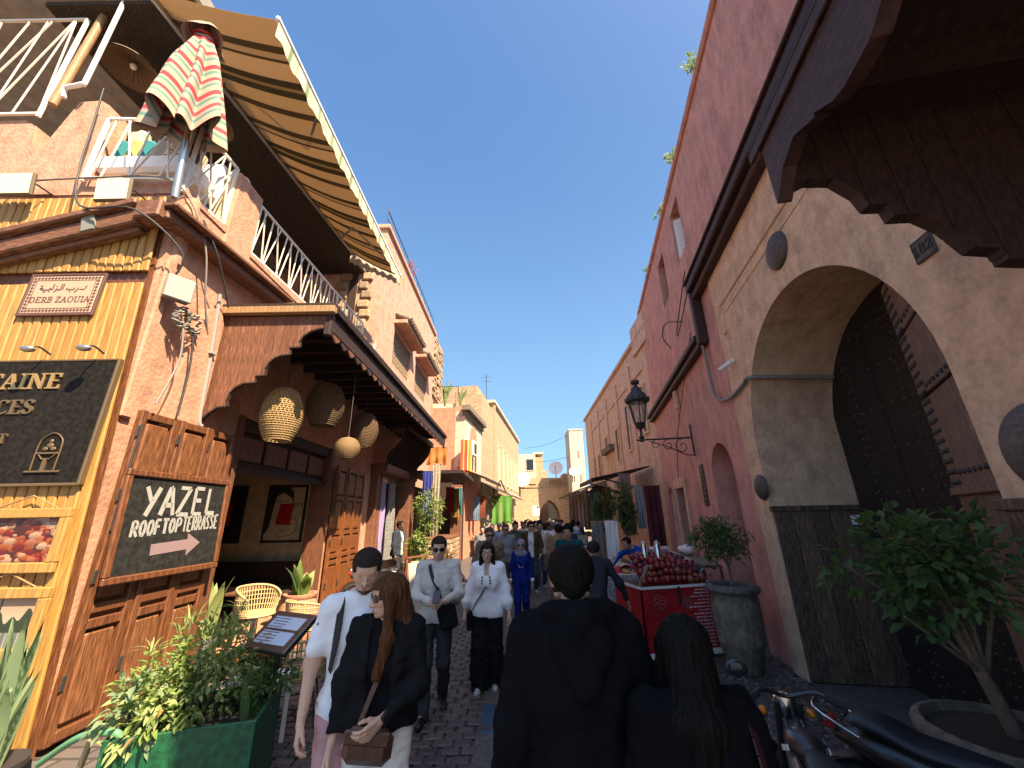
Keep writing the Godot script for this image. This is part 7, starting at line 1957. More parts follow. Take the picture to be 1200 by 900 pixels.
# spec: at, turn, h, woman, stride, lean, hands [right, left] (wrist places), thumbs, curl, head [yaw, pitch], skin, top [kind, colour, sleeve], legs [kind, colour], shoes, hair [kind, colour], lod, shape
func person(label: String, spec: Dictionary, group := "") -> Node3D:
	var h: float = spec.get("h", 1.75)
	var sc := h / 1.75
	var at: Vector2 = spec.at
	var o := thing("person", label, "person", Transform3D(Basis(Vector3.UP, deg_to_rad(spec.get("turn", 0.0))).scaled(Vector3.ONE * sc), Vector3(at.x, spec.get("y", 0.0), at.y)), group)
	var lod: int = spec.get("lod", 1)
	var fem: bool = spec.get("woman", false)
	var st: float = spec.get("stride", .16)
	var lean: float = deg_to_rad(spec.get("lean", 3.0))
	var fat: float = spec.get("fat", 0.0)
	var hip := Vector3(0, .93, 0)
	var sit: bool = spec.get("sit", false)
	var B := func(p: Vector3) -> Vector3: return hip + Basis(Vector3.RIGHT, lean) * (p - hip)
	var sw := .160 if fem else .185
	var wa := -.012 if fem else 0.0
	var torso := [[Vector3(-.07, .94, 0), Vector3(.07, .94, 0), .112 + fat * .6, .112 + fat * .6], [B.call(Vector3(-.05, 1.08, .01 + fat * .5)), B.call(Vector3(.05, 1.08, .01 + fat * .5)), .100 + wa + fat, .100 + wa + fat], [B.call(Vector3(-.07, 1.25, 0)), B.call(Vector3(.07, 1.25, 0)), .108 + wa * .5 + fat * .5, .108 + wa * .5 + fat * .5], [B.call(Vector3(-sw * .55, 1.36, -.01)), B.call(Vector3(sw * .55, 1.36, -.01)), .085, .085], [B.call(Vector3(0, 1.45, -.015)), B.call(Vector3(sw - .02, 1.415, -.01)), .055, .058], [B.call(Vector3(0, 1.45, -.015)), B.call(Vector3(-sw + .02, 1.415, -.01)), .055, .058], [Vector3(-.05, .95, 0), B.call(Vector3(-.055, 1.3, 0)), .095 + wa, .095], [Vector3(.05, .95, 0), B.call(Vector3(.055, 1.3, 0)), .095 + wa, .095]]
	if fem: torso.append_array([[B.call(Vector3(-.072, 1.27, .07)), B.call(Vector3(-.07, 1.25, .075)), .065, .065], [B.call(Vector3(.072, 1.27, .07)), B.call(Vector3(.07, 1.25, .075)), .065, .065]])
	var neck := [[B.call(Vector3(0, 1.42, -.012)), B.call(Vector3(0, 1.56, .015)), .054 if not fem else .047, .050 if not fem else .044]]
	var hx := Transform3D(Basis(Vector3.UP, deg_to_rad(spec.get("head", [0, 0])[0])) * Basis(Vector3.RIGHT, deg_to_rad(spec.get("head", [0, 0])[1]) + lean * .3), B.call(Vector3(0, 1.615, .02)))
	var hands: Array = spec.get("hands", [Vector3(-.25, .86, .08), Vector3(.25, .86, .0)])
	var poles: Array = spec.get("poles", [Vector3(-.4, -.3, -1), Vector3(.4, -.3, -1)])
	var thumbs: Array = spec.get("thumbs", [Vector3(0, 0, 1), Vector3(0, 0, 1)])
	var arm_r := []
	var arms := []
	var hx2 := []
	for s in 2:
		var sg := -1.0 if s == 0 else 1.0
		var sh: Vector3 = B.call(Vector3(sg * sw, 1.41, -.01))
		var w: Vector3 = hands[s]
		var e := elbow(sh, w, .285, .255, poles[s])
		w = e + (w - e).normalized() * .255
		arms.append([[sh, e, .052 if not fem else .045, .041 if not fem else .035], [e, w, .040 if not fem else .034, .027 if not fem else .024]])
		var y := (w - e).normalized()
		var x: Vector3 = (thumbs[s] - y * thumbs[s].dot(y)).normalized()
		var z := x.cross(y) * (1.0 if s == 0 else -1.0)
		hx2.append(Transform3D(Basis(x, y, z), w + y * .018))
	var legs := []
	for s in 2:
		var sg := -1.0 if s == 0 else 1.0
		var zz := st * (1.0 if s == 0 else -1.0)
		var hj := Vector3(sg * .088, .90, 0)
		var an := Vector3(sg * .085, .085 + (.05 if zz < -.1 else 0.0), zz - (.02 if zz < 0 else 0.0))
		if sit: an = Vector3(sg * .10, -.36, .42)
		var kn := elbow(hj, an, .425, .41, Vector3(sg * .08, 0.3 if sit else 0.0, 1))
		var toe := an + Basis(Vector3.RIGHT, deg_to_rad(28.0 if zz < -.1 else (-6.0 if zz > .1 else 0.0))) * Vector3(sg * .02, -.052, .145)
		var heel := an + Vector3(0, -.04, -.045)
		legs.append([[hj, kn, .088 + fat * .3, .056], [kn, an, .053, .036], [heel, toe, .036, .028], [an, heel, .036, .034]])
	var skin: Color = spec.get("skin", c(.38, .20, .13))
	var sk := tone("%d" % int(skin.r * 1000), skin, "skin")
	# body: one continuous skin with head and hands
	var pose_key: String = spec.get("pose_key", "")
	var key := "body%s%s%d" % [pose_key, fem, lod]
	var body: Mesh = cache.get(key) if pose_key else null
	if body == null:
		var slim := []   # under the clothes
		for q in torso: slim.append([q[0], q[1], q[2] - .010, q[3] - .010])
		for s in 2:
			slim.append([legs[s][0][0], legs[s][0][1], legs[s][0][2] - .008, legs[s][0][3] - .004])
			slim.append_array(legs[s].slice(1))
		var bs: Hull = blob(slim + neck + arms[0] + arms[1], .045, [.016, .022, .032][lod])
		bs.add(head_skin("woman" if fem else "man", lod), hx)
		for s in 2:
			bs.add(hand_skin(spec.get("curl", ["relaxed", "relaxed"])[s], lod), hx2[s] * Transform3D(Basis.from_scale(Vector3(1 if s == 0 else 1, 1, 1)), Vector3.ZERO))
		body = bs.mesh()
		if pose_key: cache[key] = body
	part(o, "body", body, sk)
	# clothes
	var cl: float = [.0125, .019, .028][lod]
	var top: Array = spec.top
	var worn := [["top", top], ["trousers", spec.legs]]
	if spec.has("over"): worn.append(["jacket", spec.over])
	for w in worn:
		var kind: String = w[1][0]
		key = "%s%s%s%s%d" % [w[0], kind, pose_key, fem, lod]
		var cm: Mesh = cache.get(key) if pose_key else null
		if cm == null:
			cm = garment(kind, torso, arms, legs, B, lean, cl, spec, fem)
			if pose_key: cache[key] = cm
		part(o, w[0] if not w[1].size() > 3 else w[1][3], cm, tone(kind + "%d%d%d" % [int(w[1][1].r * 999), int(w[1][1].g * 999), int(w[1][1].b * 999)], w[1][1], w[1][2] if w[1].size() > 2 else "cloth"))
	if not spec.get("barefoot", false):
		key = "shoe%s%s%d" % [pose_key, fem, lod]
		for s in 2:
			var sm: Mesh = cache.get(key + str(s)) if pose_key else null
			if sm == null:
				var L: Array = legs[s]
				var fl: float = minf(L[2][0].y, L[2][1].y) - .034
				var sb := [[L[2][0] + Vector3(0, .0, 0), L[2][1] + Vector3(0, .004, .02), .043, .036], [L[1][1] + Vector3(0, -.02, 0), L[2][0], .046, .044]]
				sm = blob(sb, .02, cl * .7).mesh()
				if pose_key: cache[key + str(s)] = sm
			part(o, "shoe", sm, tone("shoe%d%d" % [int(spec.get("shoes", c(.03, .03, .03)).r * 999), int(spec.get("shoes", c(.03, .03, .03)).b * 999)], spec.get("shoes", c(.03, .03, .03)), "leather"))
	# hair and face
	for hr in spec.get("hair", []):
		part(o, "hair" if hr[0] not in ["beard", "stubble", "scarf", "cap"] else {"beard": "beard", "stubble": "beard", "scarf": "head_scarf", "cap": "cap"}[hr[0]], hair_skin(hr[0], lod).mesh(), tone("%d%d%s" % [int(hr[1].r * 999), int(hr[1].b * 999), hr[0] in ["scarf", "cap"]], hr[1], "hair" if hr[0] not in ["scarf", "cap"] else "cloth"), hx)
	if lod < 2: face(o, hx, spec, fem)
	o.set_meta("hx", hx)
	return o

func face(o: Node3D, hx: Transform3D, spec: Dictionary, fem: bool):
	var m: MB
	for s in [-1, 1]:
		m = MB.new(hx); m.ball(v3(s * .031, .008, .075), v3(.0135, .0085, .012), 10, 7); var e := part(o, "eye", m, M.eye_white)
		m = MB.new(hx); m.ball(v3(s * .031, .008, .0835), v3(.0058, .0062, .005), 8, 6); part(e, "iris", m, M.iris)
		m = MB.new(hx); m.tube(curve([v3(s * .014, .026, .089), v3(s * .032, .031, .086), v3(s * .050, .024, .076)], 3), [.0022, .003, .0034, .0036, .0034, .003, .0018], 5); part(o, "eyebrow", m, tone("brow", c(.03, .02, .014), "hair"))
	m = MB.new(hx); m.tube(curve([v3(-.024, -.069, .083), v3(-.008, -.066, .0905), v3(.008, -.066, .0905), v3(.024, -.069, .083)], 3), .0042, 6); m.tube(curve([v3(-.02, -.072, .083), v3(0, -.076, .089), v3(.02, -.072, .083)], 3), .0046, 6)
	part(o, "lips", m, M.lips_f if fem else M.lips)
	if spec.has("glasses"):
		var dark: bool = spec.glasses == "sun"
		m = MB.new(hx)
		for s in [-1, 1]: m.tube([v3(s * .068, .010, .082), v3(s * .078, .012, .01), v3(s * .078, .005, -.01)], .0025, 5)
		m.tube([v3(-.012, .012, .099), v3(.012, .012, .099)], .0028, 5)
		for s in [-1, 1]:
			var ring := []
			for k in 17: ring.append(v3(s * .036 + cos(TAU * k / 16) * .029, .004 + sin(TAU * k / 16) * .022, .098 - .012 * absf(s * .036 + cos(TAU * k / 16) * .029) / .065))
			m.tube(ring, .0025, 5, false)
		var g := part(o, "glasses", m, M.black_gloss)
		for s in [-1, 1]:
			m = MB.new(hx * Transform3D(Basis(Vector3.UP, s * .18), v3(s * .036, .004, .094))); m.ball(Vector3.ZERO, v3(.028, .021, .003), 14, 6); part(g, "lens", m, M.sun_lens if dark else M.clear_lens)

func garment(kind: String, torso: Array, arms: Array, legs: Array, B: Callable, lean: float, cl: float, spec: Dictionary, fem: bool) -> Mesh:
	var b := []
	var clips := []
	var cuts := []
	var k := .05
	var fat := func(list: Array, t: float, t2 := -1.0) -> Array:
		var out := []
		for q in list: out.append([q[0], q[1], q[2] + t, q[3] + (t if t2 < 0 else t2)])
		return out
	var amp := .012
	var hem: float = spec.get("hem", .86)
	var collar: Vector3 = B.call(Vector3(0, 1.475, 0))
	var up := Basis(Vector3.RIGHT, lean) * Vector3.UP
	match kind:
		"tshirt", "short_shirt":
			b = fat.call(torso, .010)
			for s in 2:
				var u: Array = arms[s][0]
				var mid: Vector3 = u[0].lerp(u[1], .72)
				b.append([u[0], mid, u[2] + .010, u[3] + .018])
			b.append([Vector3(-.062, hem + .03, 0), Vector3(.062, hem + .03, 0), .134, .134])
			clips = [Plane(Vector3.DOWN, -hem), Plane((up + Vector3(0, 0, .28)).normalized(), (up + Vector3(0, 0, .28)).normalized().dot(collar + Vector3(0, .024, 0)))]
		"sweater", "shirt", "jacket", "coat":
			var t: float = {"jacket": .027, "coat": .030}.get(kind, .011)
			b = fat.call(torso, t)
			for s in 2:
				var u: Array = arms[s][0]; var f: Array = arms[s][1]
				b.append([u[0], u[1], u[2] + t, u[3] + t]); b.append([f[0], f[0].lerp(f[1], .93), f[2] + t * .9, f[3] + t * .62])
			if kind == "coat":
				hem = .62
				for s in [-1, 1]: b.append([Vector3(s * .06, .92, 0), Vector3(s * .075, .6, 0), .135, .145])
			else: b.append([Vector3(-.065, hem + .03, 0), Vector3(.065, hem + .03, 0), .130, .130])
			clips = [Plane(Vector3.DOWN, -hem), Plane((up + Vector3(0, 0, .22)).normalized(), (up + Vector3(0, 0, .22)).normalized().dot(collar + Vector3(0, .01 if kind == "sweater" else .025, 0)))]
			if kind == "jacket" or kind == "coat": cuts = [AABB(Vector3(-.065, .5, .02), Vector3(.13, 1.0, .4))]
			amp = .016
		"hoodie":
			b = fat.call(torso, .034)
			for s in 2:
				var u: Array = arms[s][0]; var f: Array = arms[s][1]
				b.append([u[0], u[1], u[2] + .034, u[3] + .034]); b.append([f[0], f[0].lerp(f[1], .95), f[2] + .032, f[3] + .02])
			b.append([Vector3(-.07, .86, 0), Vector3(.07, .86, 0), .138, .138])
			# the hood lying round the neck and down the back
			var arcp := [Vector3(-.075, 1.45, .07), Vector3(-.105, 1.49, .0), Vector3(-.095, 1.51, -.08), Vector3(0, 1.50, -.13), Vector3(.095, 1.51, -.08), Vector3(.105, 1.49, .0), Vector3(.075, 1.45, .07)]
			for q in 6: b.append([B.call(arcp[q]), B.call(arcp[q + 1]), .040, .040])
			b.append([B.call(Vector3(-.06, 1.42, -.13)), B.call(Vector3(0, 1.30, -.155)), .055, .05]); b.append([B.call(Vector3(.06, 1.42, -.13)), B.call(Vector3(0, 1.30, -.155)), .055, .05])
			clips = [Plane(Vector3.DOWN, -.80)]
			k = .028
			amp = .013
		"blouse":
			b = fat.call(torso, .030)
			for s in 2:
				var u: Array = arms[s][0]; var f: Array = arms[s][1]
				b.append([u[0], u[1], u[2] + .022, u[3] + .034]); b.append([f[0], f[0].lerp(f[1], .55), .072, .070]); b.append([f[0].lerp(f[1], .55), f[0].lerp(f[1], .8), .070, .034])
			b.append([Vector3(-.08, .86, 0), Vector3(.08, .86, 0), .140, .140])
			clips = [Plane(Vector3.DOWN, -.83), Plane((up + Vector3(0, 0, .5)).normalized(), (up + Vector3(0, 0, .5)).normalized().dot(collar + Vector3(0, .016, 0)))]
			cuts = [AABB(B.call(Vector3(-.03, 1.33, .04)), Vector3(.06, .3, .3))]
			amp = .011
		"robe":
			b = fat.call(torso, .030)
			for s in 2:
				var u: Array = arms[s][0]; var f: Array = arms[s][1]
				b.append([u[0], u[1], u[2] + .034, u[3] + .045]); b.append([f[0], f[0].lerp(f[1], .92), f[2] + .045, f[3] + .045])
			for s in [-1, 1]: b.append([Vector3(s * .06, .92, 0), Vector3(s * .10, .14, .0), .135, .165])
			b.append([Vector3(0, .9, .02), Vector3(0, .14, .05), .13, .18])
			clips = [Plane(Vector3.DOWN, -.12), Plane((up + Vector3(0, 0, .22)).normalized(), (up + Vector3(0, 0, .22)).normalized().dot(collar + Vector3(0, .03, 0)))]
			amp = .026
		"trousers", "jeans", "slim":
			var t := .018 if kind != "slim" else .011
			for s in 2:
				var L: Array = legs[s]
				b.append([L[0][0], L[0][1], L[0][2] + t, L[0][3] + t + .006]); b.append([L[1][0], L[1][1] + Vector3(0, -.02, 0), L[1][2] + t + .006, L[1][3] + t + .012])
			b.append([Vector3(-.07, .94, 0), Vector3(.07, .94, 0), .118, .118])
			clips = [Plane(Vector3.UP, 1.0)]
			k = .03
			amp = .014
		"wide":
			for s in 2:
				var L: Array = legs[s]
				b.append([L[0][0], L[0][1], .115, .112]); b.append([L[1][0], L[1][1] + Vector3(0, -.03, 0), .112, .118])
			b.append([Vector3(-.07, .94, 0), Vector3(.07, .94, 0), .122, .122])
			clips = [Plane(Vector3.UP, 1.0), Plane(Vector3.DOWN, -.045)]
			k = .02
			amp = .024
		"shorts":
			for s in 2:
				var L: Array = legs[s]
				b.append([L[0][0], L[0][0].lerp(L[0][1], .92), .112, .105])
			b.append([Vector3(-.07, .93, 0), Vector3(.07, .93, 0), .122, .122])
			clips = [Plane(Vector3.UP, 1.0), Plane(Vector3.DOWN, -.535)]
			k = .025
			amp = .016
	var s := blob(b, k, cl, clips, cuts)
	s.ripple(fold, Vector3(7, 3.2, 7), amp * 1.2)
	s.ripple(fold, Vector3(8, 20, 8), amp * (.18 if kind in ["blouse", "sweater", "tshirt"] else .45))
	if spec.get("lod", 1) == 0: s.ripple(crease, Vector3(4.5, 7, 4.5), amp * .35)
	return s.mesh()

func strap(o: Node3D, called: String, pts: Array, w: float, material: Material):
	var m := MB.new()
	var p := curve(pts, 5)
	for i in p.size() - 1:
		m.bar(p[i], p[i + 1], w, .006, 0, (Vector3(p[i].x, 0, p[i].z) + Vector3(0, .15, 0)).normalized())
	part(o, called, m, material)

func people_near():
	var o: Node3D
	var m: MB
	var pale := c(.54, .32, .22)
	var tan := c(.36, .19, .12)
	# man in the dark hoodie, seen from behind
	o = person("man in a black hoodie, back turned, largest figure in the middle foreground", {"at": Vector2(.25, -1.86), "turn": 184, "h": 1.86, "stride": .12, "lod": 0, "lean": 3, "skin": pale, "fat": .012, "hands": [Vector3(-.30, .88, .06), Vector3(.30, .88, .04)], "head": [-4, 4],
		"top": ["hoodie", c(.0085, .0082, .0098), "knit"], "legs": ["jeans", c(.014, .016, .024), "denim"], "hair": [["short", c(.014, .010, .008)], ["stubble", c(.05, .035, .028)]]})
	# woman with long dark hair, seen from behind
	o = person("woman in black with long straight dark hair, back turned, beside the hoodie man", {"at": Vector2(.62, -1.66), "turn": 170, "h": 1.62, "woman": true, "stride": .10, "lod": 0, "skin": pale, "top": ["coat", c(.0075, .0072, .0085), "knit"], "legs": ["slim", c(.012, .012, .016), "denim"], "hair": [["long", c(.012, .0095, .008)]]})
	strap(o, "bag_strap", [v3(-.20, 1.10, .06), v3(-.18, 1.42, .01), v3(-.17, 1.36, -.12), v3(-.20, 1.0, -.16)], .035, tone("burgundy", c(.08, .012, .02), "leather"))
	# couple coming on the left
	o = person("man in a white t-shirt and pink shorts looking down, beside the dark haired woman", {"at": Vector2(-1.0, -2.86), "turn": 24, "h": 1.80, "stride": .16, "lod": 0, "fat": -.008, "skin": pale, "head": [-6, 22], "hands": [Vector3(-.27, .90, .10), Vector3(.26, .92, .06)],
		"top": ["tshirt", c(.76, .76, .78)], "legs": ["shorts", c(.48, .27, .27)], "shoes": c(.4, .4, .4), "hair": [["cropped", c(.045, .032, .024)], ["fade", c(.15, .098, .07)], ["stubble", c(.22, .13, .095)]]})
	strap(o, "backpack_strap", [v3(-.155, 1.10, .098), v3(-.14, 1.26, .136), v3(-.13, 1.42, .094), v3(-.13, 1.488, -.01), v3(-.12, 1.38, -.12)], .045, M.black)
	m = MB.new(); m.box(v3(0, 1.22, -.20), v3(.30, .42, .14), .05); part(o, "backpack", m, tone("backpack", c(.02, .02, .022), "knit"))
	o = person("woman with long brown hair and sunglasses, black cardigan, white trousers, brown shoulder bag", {"at": Vector2(-.79, -2.72), "turn": 6, "h": 1.66, "woman": true, "stride": .17, "lod": 0, "skin": pale, "head": [-58, 4], "glasses": "sun", "hem": .93, "hands": [Vector3(-.25, .84, .12), Vector3(.06, 1.04, .25)], "poles": [Vector3(-.4, -.3, -1), Vector3(1, -.4, -.5)], "thumbs": [Vector3(0, 0, 1), Vector3(0, 1, .3)],
		"top": ["tshirt", c(.010, .010, .011), "knit"], "over": ["jacket", c(.013, .013, .014), "knit"], "legs": ["trousers", c(.76, .71, .64)], "shoes": c(.5, .5, .5), "hair": [["long", c(.17, .068, .028)]]})
	strap(o, "bag_strap", [v3(.13, 1.48, -.03), v3(.07, 1.40, .12), v3(.0, 1.2, .165), v3(-.06, 1.04, .18), v3(-.10, .93, .18)], .03, tone("tan_leather", c(.13, .05, .022), "leather"))
	m = MB.new(); m.box(v3(-.02, .90, .20), v3(.27, .17, .09), .045, Basis(Vector3(0, 0, 1), -.12)); m.box(v3(-.02, .95, .242), v3(.25, .07, .02), .01, Basis(Vector3(0, 0, 1), -.12)); part(o, "shoulder_bag", m, tone("tan_leather", c(.13, .05, .022), "leather"))
	m = MB.new(); m.tube([v3(.095, 1.04, .235), v3(.08, 1.08, .255), v3(.06, 1.05, .275), v3(.075, 1.01, .25), v3(.095, 1.04, .235)], .012, 6); part(o, "bracelet", m, M.black)
	# man with the phone
	o = person("man in a grey sweater and sunglasses looking at his phone, black bag across him", {"at": Vector2(-.90, -5.0), "turn": 6, "h": 1.78, "stride": .18, "lod": 0, "fat": -.010, "skin": pale, "head": [4, 10], "glasses": "sun", "hands": [Vector3(-.055, 1.10, .30), Vector3(.075, 1.10, .30)], "poles": [Vector3(-1, -.9, -.4), Vector3(1, -.9, -.4)], "thumbs": [Vector3(.2, 1, .1), Vector3(-.2, 1, .1)], "curl": ["grip", "grip"],
		"top": ["sweater", c(.52, .48, .44), "knit"], "legs": ["slim", c(.018, .019, .024), "denim"], "shoes": c(.012, .012, .014), "hair": [["cropped", c(.045, .032, .024)], ["fade", c(.14, .09, .065)]]})
	m = MB.new(); m.box(v3(.02, 1.16, .37), v3(.075, .15, .010), .003, Basis(Vector3.RIGHT, -.9)); part(o, "phone", m, M.black_gloss)
	strap(o, "bag_strap", [v3(-.10, 1.485, -.03), v3(-.09, 1.43, .098), v3(-.045, 1.3, .138), v3(.01, 1.2, .150), v3(.08, 1.04, .155), v3(.12, .96, .14)], .035, M.black)
	m = MB.new(); m.box(v3(.13, .93, .16), v3(.20, .24, .08), .03, Basis(Vector3(0, 0, 1), .25)); part(o, "bag", m, tone("bag_black", c(.012, .012, .013), "knit"))
	# woman in the white blouse
	o = person("woman with glasses in a white embroidered blouse and wide black trousers", {"at": Vector2(-.36, -5.62), "turn": -4, "h": 1.66, "woman": true, "stride": .06, "lod": 0, "skin": pale, "glasses": "clear", "head": [2, 2], "hands": [Vector3(-.30, .86, .08), Vector3(.30, .88, .10)],
		"top": ["blouse", c(.80, .79, .80)], "legs": ["wide", c(.010, .010, .011)], "shoes": c(.7, .7, .7), "hair": [["bob", c(.035, .018, .011)]]})
	strap(o, "bag_strap", [v3(.10, 1.46, -.02), v3(.08, 1.40, .12), v3(-.04, 1.15, .165), v3(-.16, .98, .13), v3(-.20, .90, .09)], .018, M.black)
	m = MB.new(); m.box(v3(-.22, .80, .10), v3(.07, .22, .17), .02); part(o, "bag", m, tone("bag_black", c(.012, .012, .013), "knit"))
	m = MB.new()
	for q in [[-.055, 1.25], [.055, 1.25], [-.05, 1.32], [.05, 1.32], [0, 1.19], [-.02, 1.22], [.02, 1.22], [-.055, 1.28], [.055, 1.28]]: m.ball(v3(q[0], q[1], .180 + (.01 if absf(q[0]) > .03 else -.012)), v3(.012, .015, .008), 6, 5)
	part(o, "embroidery", m, M.iron)

func people_mid():
	var o: Node3D
	var pale := c(.52, .30, .21)
	var tan := c(.38, .20, .125)
	var m: MB
	o = person("grey bearded man in a long brown robe and sunglasses behind the woman in the blouse", {"at": Vector2(-.50, -8.2), "turn": 4, "h": 1.78, "stride": .10, "skin": tan, "glasses": "sun", "head": [10, 6], "top": ["robe", c(.17, .125, .085), "knit"], "legs": ["trousers", c(.15, .11, .08)], "hair": [["grey_knit", c(.13, .11, .10)], ["beard", c(.22, .21, .20)]], "pose_key": "robe_walk"})
	o = person("woman in a royal blue tracksuit with a grey head scarf and sunglasses", {"at": Vector2(.12, -8.55), "turn": -3, "h": 1.54, "woman": true, "stride": .13, "skin": pale, "glasses": "sun", "top": ["sweater", c(.010, .022, .16), "knit"], "legs": ["trousers", c(.008, .018, .13), "knit"], "shoes": c(.04, .04, .05), "hair": [["scarf", c(.20, .21, .26)]], "hem": .80})
	m = MB.new()
	for s in [-1, 1]:
		for k in 5: m.bar(v3(s * .018, 1.27 - k * .03, .150), v3(s * (.075 - absf(k - 2) * .02), 1.25 - k * .022, .146), .012, .006)
	part(o, "print", m, M.white)
	for s in [-1, 1]:
		m = MB.new(); m.lathe([Vector2(.036, -.03), Vector2(.043, -.02), Vector2(.043, .02), Vector2(.036, .03)], 12, v3(s * .25, .90, .06)); part(o, "cuff", m, M.white)
	o = person("heavy man in a grey t-shirt and sunglasses in the middle of the street", {"at": Vector2(-.24, -10.6), "turn": 5, "h": 1.80, "stride": .12, "fat": .04, "skin": tan, "glasses": "sun", "top": ["tshirt", c(.17, .18, .20)], "legs": ["jeans", c(.03, .035, .05), "denim"], "hair": [["cropped", c(.05, .04, .035)]]})
	o = person("young man in a brown jacket over a white t-shirt", {"at": Vector2(.46, -11.6), "turn": -6, "h": 1.84, "stride": .18, "skin": pale, "glasses": "sun", "head": [20, 0], "hands": [Vector3(-.22, 1.02, .22), Vector3(.24, .95, .15)], "top": ["tshirt", c(.62, .62, .62)], "over": ["jacket", c(.075, .048, .028), "knit"], "legs": ["jeans", c(.035, .055, .085), "denim"], "shoes": c(.6, .6, .6), "hair": [["quiff", c(.02, .014, .010)]]})
	o = person("man in a cream shirt and jeans behind the man in the brown jacket", {"at": Vector2(.76, -12.4), "turn": 0, "h": 1.83, "stride": .14, "skin": tan, "top": ["shirt", c(.52, .50, .46)], "legs": ["jeans", c(.06, .09, .14), "denim"], "shoes": c(.5, .5, .5), "hair": [["quiff", c(.012, .010, .008)]], "pose_key": "walk_a"})
	o = person("dark haired man in a grey jacket between the grey t-shirt and the brown jacket", {"at": Vector2(.02, -12.9), "turn": 8, "h": 1.82, "stride": .14, "skin": tan, "top": ["shirt", c(.06, .065, .06)], "legs": ["jeans", c(.03, .035, .05), "denim"], "hair": [["quiff", c(.012, .010, .008)]], "pose_key": "walk_a"})
	o = person("man in a beige coat walking away from the viewer", {"at": Vector2(1.02, -9.6), "turn": 182, "h": 1.80, "stride": .12, "skin": tan, "top": ["robe", c(.25, .15, .085), "knit"], "legs": ["trousers", c(.2, .14, .1)], "hair": [["cropped", c(.02, .016, .014)]], "pose_key": "robe_walk"})
	o = person("young man in a teal sweater looking towards the viewer", {"at": Vector2(1.02, -7.9), "turn": -14, "h": 1.82, "stride": .10, "skin": tan, "head": [-10, 8], "top": ["sweater", c(.012, .07, .075), "knit"], "legs": ["jeans", c(.02, .024, .035), "denim"], "hair": [["quiff", c(.012, .010, .008)]]})
	o = person("close cropped man in a dark grey jacket bending at the left of the pomegranate cart", {"at": Vector2(1.02, -5.7), "turn": 160, "h": 1.70, "stride": .12, "lean": 24, "skin": tan, "head": [0, 10], "hands": [Vector3(-.42, .84, .38), Vector3(.22, .82, .40)], "poles": [Vector3(-1, .1, -.2), Vector3(1, 0, -.4)], "top": ["shirt", c(.030, .030, .038), "knit"], "legs": ["jeans", c(.02, .022, .03), "denim"], "hair": [["cropped", c(.05, .04, .035)]]})
	o = person("man in a bright blue sweatshirt leaning over the stall behind the cart", {"at": Vector2(2.75, -8.9), "turn": -68, "h": 1.72, "stride": .10, "lean": 42, "skin": tan, "head": [20, -6], "hands": [Vector3(-.30, .95, .68), Vector3(.20, 1.0, .62)], "poles": [Vector3(-1, .2, 0), Vector3(1, .2, 0)], "top": ["sweater", c(.008, .065, .32), "knit"], "legs": ["jeans", c(.02, .022, .03), "denim"], "hair": [["short", c(.02, .016, .014)]]})
	o = person("seated blonde woman with headphones looking at her phone on the left", {"at": Vector2(-1.62, -10.3), "turn": 70, "h": 1.68, "y": -.42, "woman": true, "sit": true, "skin": pale, "head": [10, 24], "hands": [Vector3(-.08, 1.06, .34), Vector3(.10, 1.06, .34)], "poles": [Vector3(-1, -.8, -.4), Vector3(1, -.8, -.4)], "thumbs": [Vector3(.2, 1, .1), Vector3(-.2, 1, .1)], "curl": ["grip", "grip"], "top": ["tshirt", c(.03, .03, .033)], "legs": ["jeans", c(.04, .05, .07), "denim"], "hair": [["long", c(.33, .20, .085)]]})
	var hx: Transform3D = o.get_meta("hx")
	m = MB.new(hx); m.tube(curve([v3(-.088, 0, 0), v3(-.08, .10, -.01), v3(0, .137, -.015), v3(.08, .10, -.01), v3(.088, 0, 0)], 4), .008, 6); part(o, "headphones", m, M.white)
	for s in [-1, 1]:
		m = MB.new(hx); m.ball(v3(s * .088, -.005, 0), v3(.02, .035, .035), 10, 8); part(o, "ear_cup", m, M.white)
	m = MB.new(); m.box(v3(.01, 1.12, .42), v3(.075, .15, .01), .003, Basis(Vector3.RIGHT, -.7)); part(o, "phone", m, M.black_gloss)
	var ch := thing("stool", "small wooden stool under the seated blonde woman", "stool", pos(-1.62, 0, -10.3))
	m = MB.new(); m.box(v3(0, .40, 0), v3(.36, .05, .36), .01); part(ch, "seat", m, M.board_a)
	for s in [[-1, -1], [1, -1], [-1, 1], [1, 1]]:
		m = MB.new(); m.box(v3(s[0] * .14, .19, s[1] * .14), v3(.04, .38, .04)); part(ch, "leg", m, M.board_b)
	o = person("dark man in a grey jacket and pale shirt standing at the carved shop front", {"at": Vector2(-3.25, -11.6), "turn": 80, "h": 1.80, "y": .12, "stride": .05, "skin": c(.10, .05, .032), "top": ["tshirt", c(.40, .46, .40)], "over": ["jacket", c(.035, .042, .06), "knit"], "legs": ["jeans", c(.02, .024, .035), "denim"], "hair": [["cropped", c(.012, .010, .009)]]})
	o = person("person in a lilac shirt with grey hair standing at a stall on the left", {"at": Vector2(-1.45, -21.5), "turn": 170, "h": 1.72, "skin": tan, "top": ["shirt", c(.28, .24, .42)], "legs": ["trousers", c(.05, .05, .06)], "hair": [["short", c(.12, .12, .12)]], "lod": 2, "pose_key": "walk_a"})

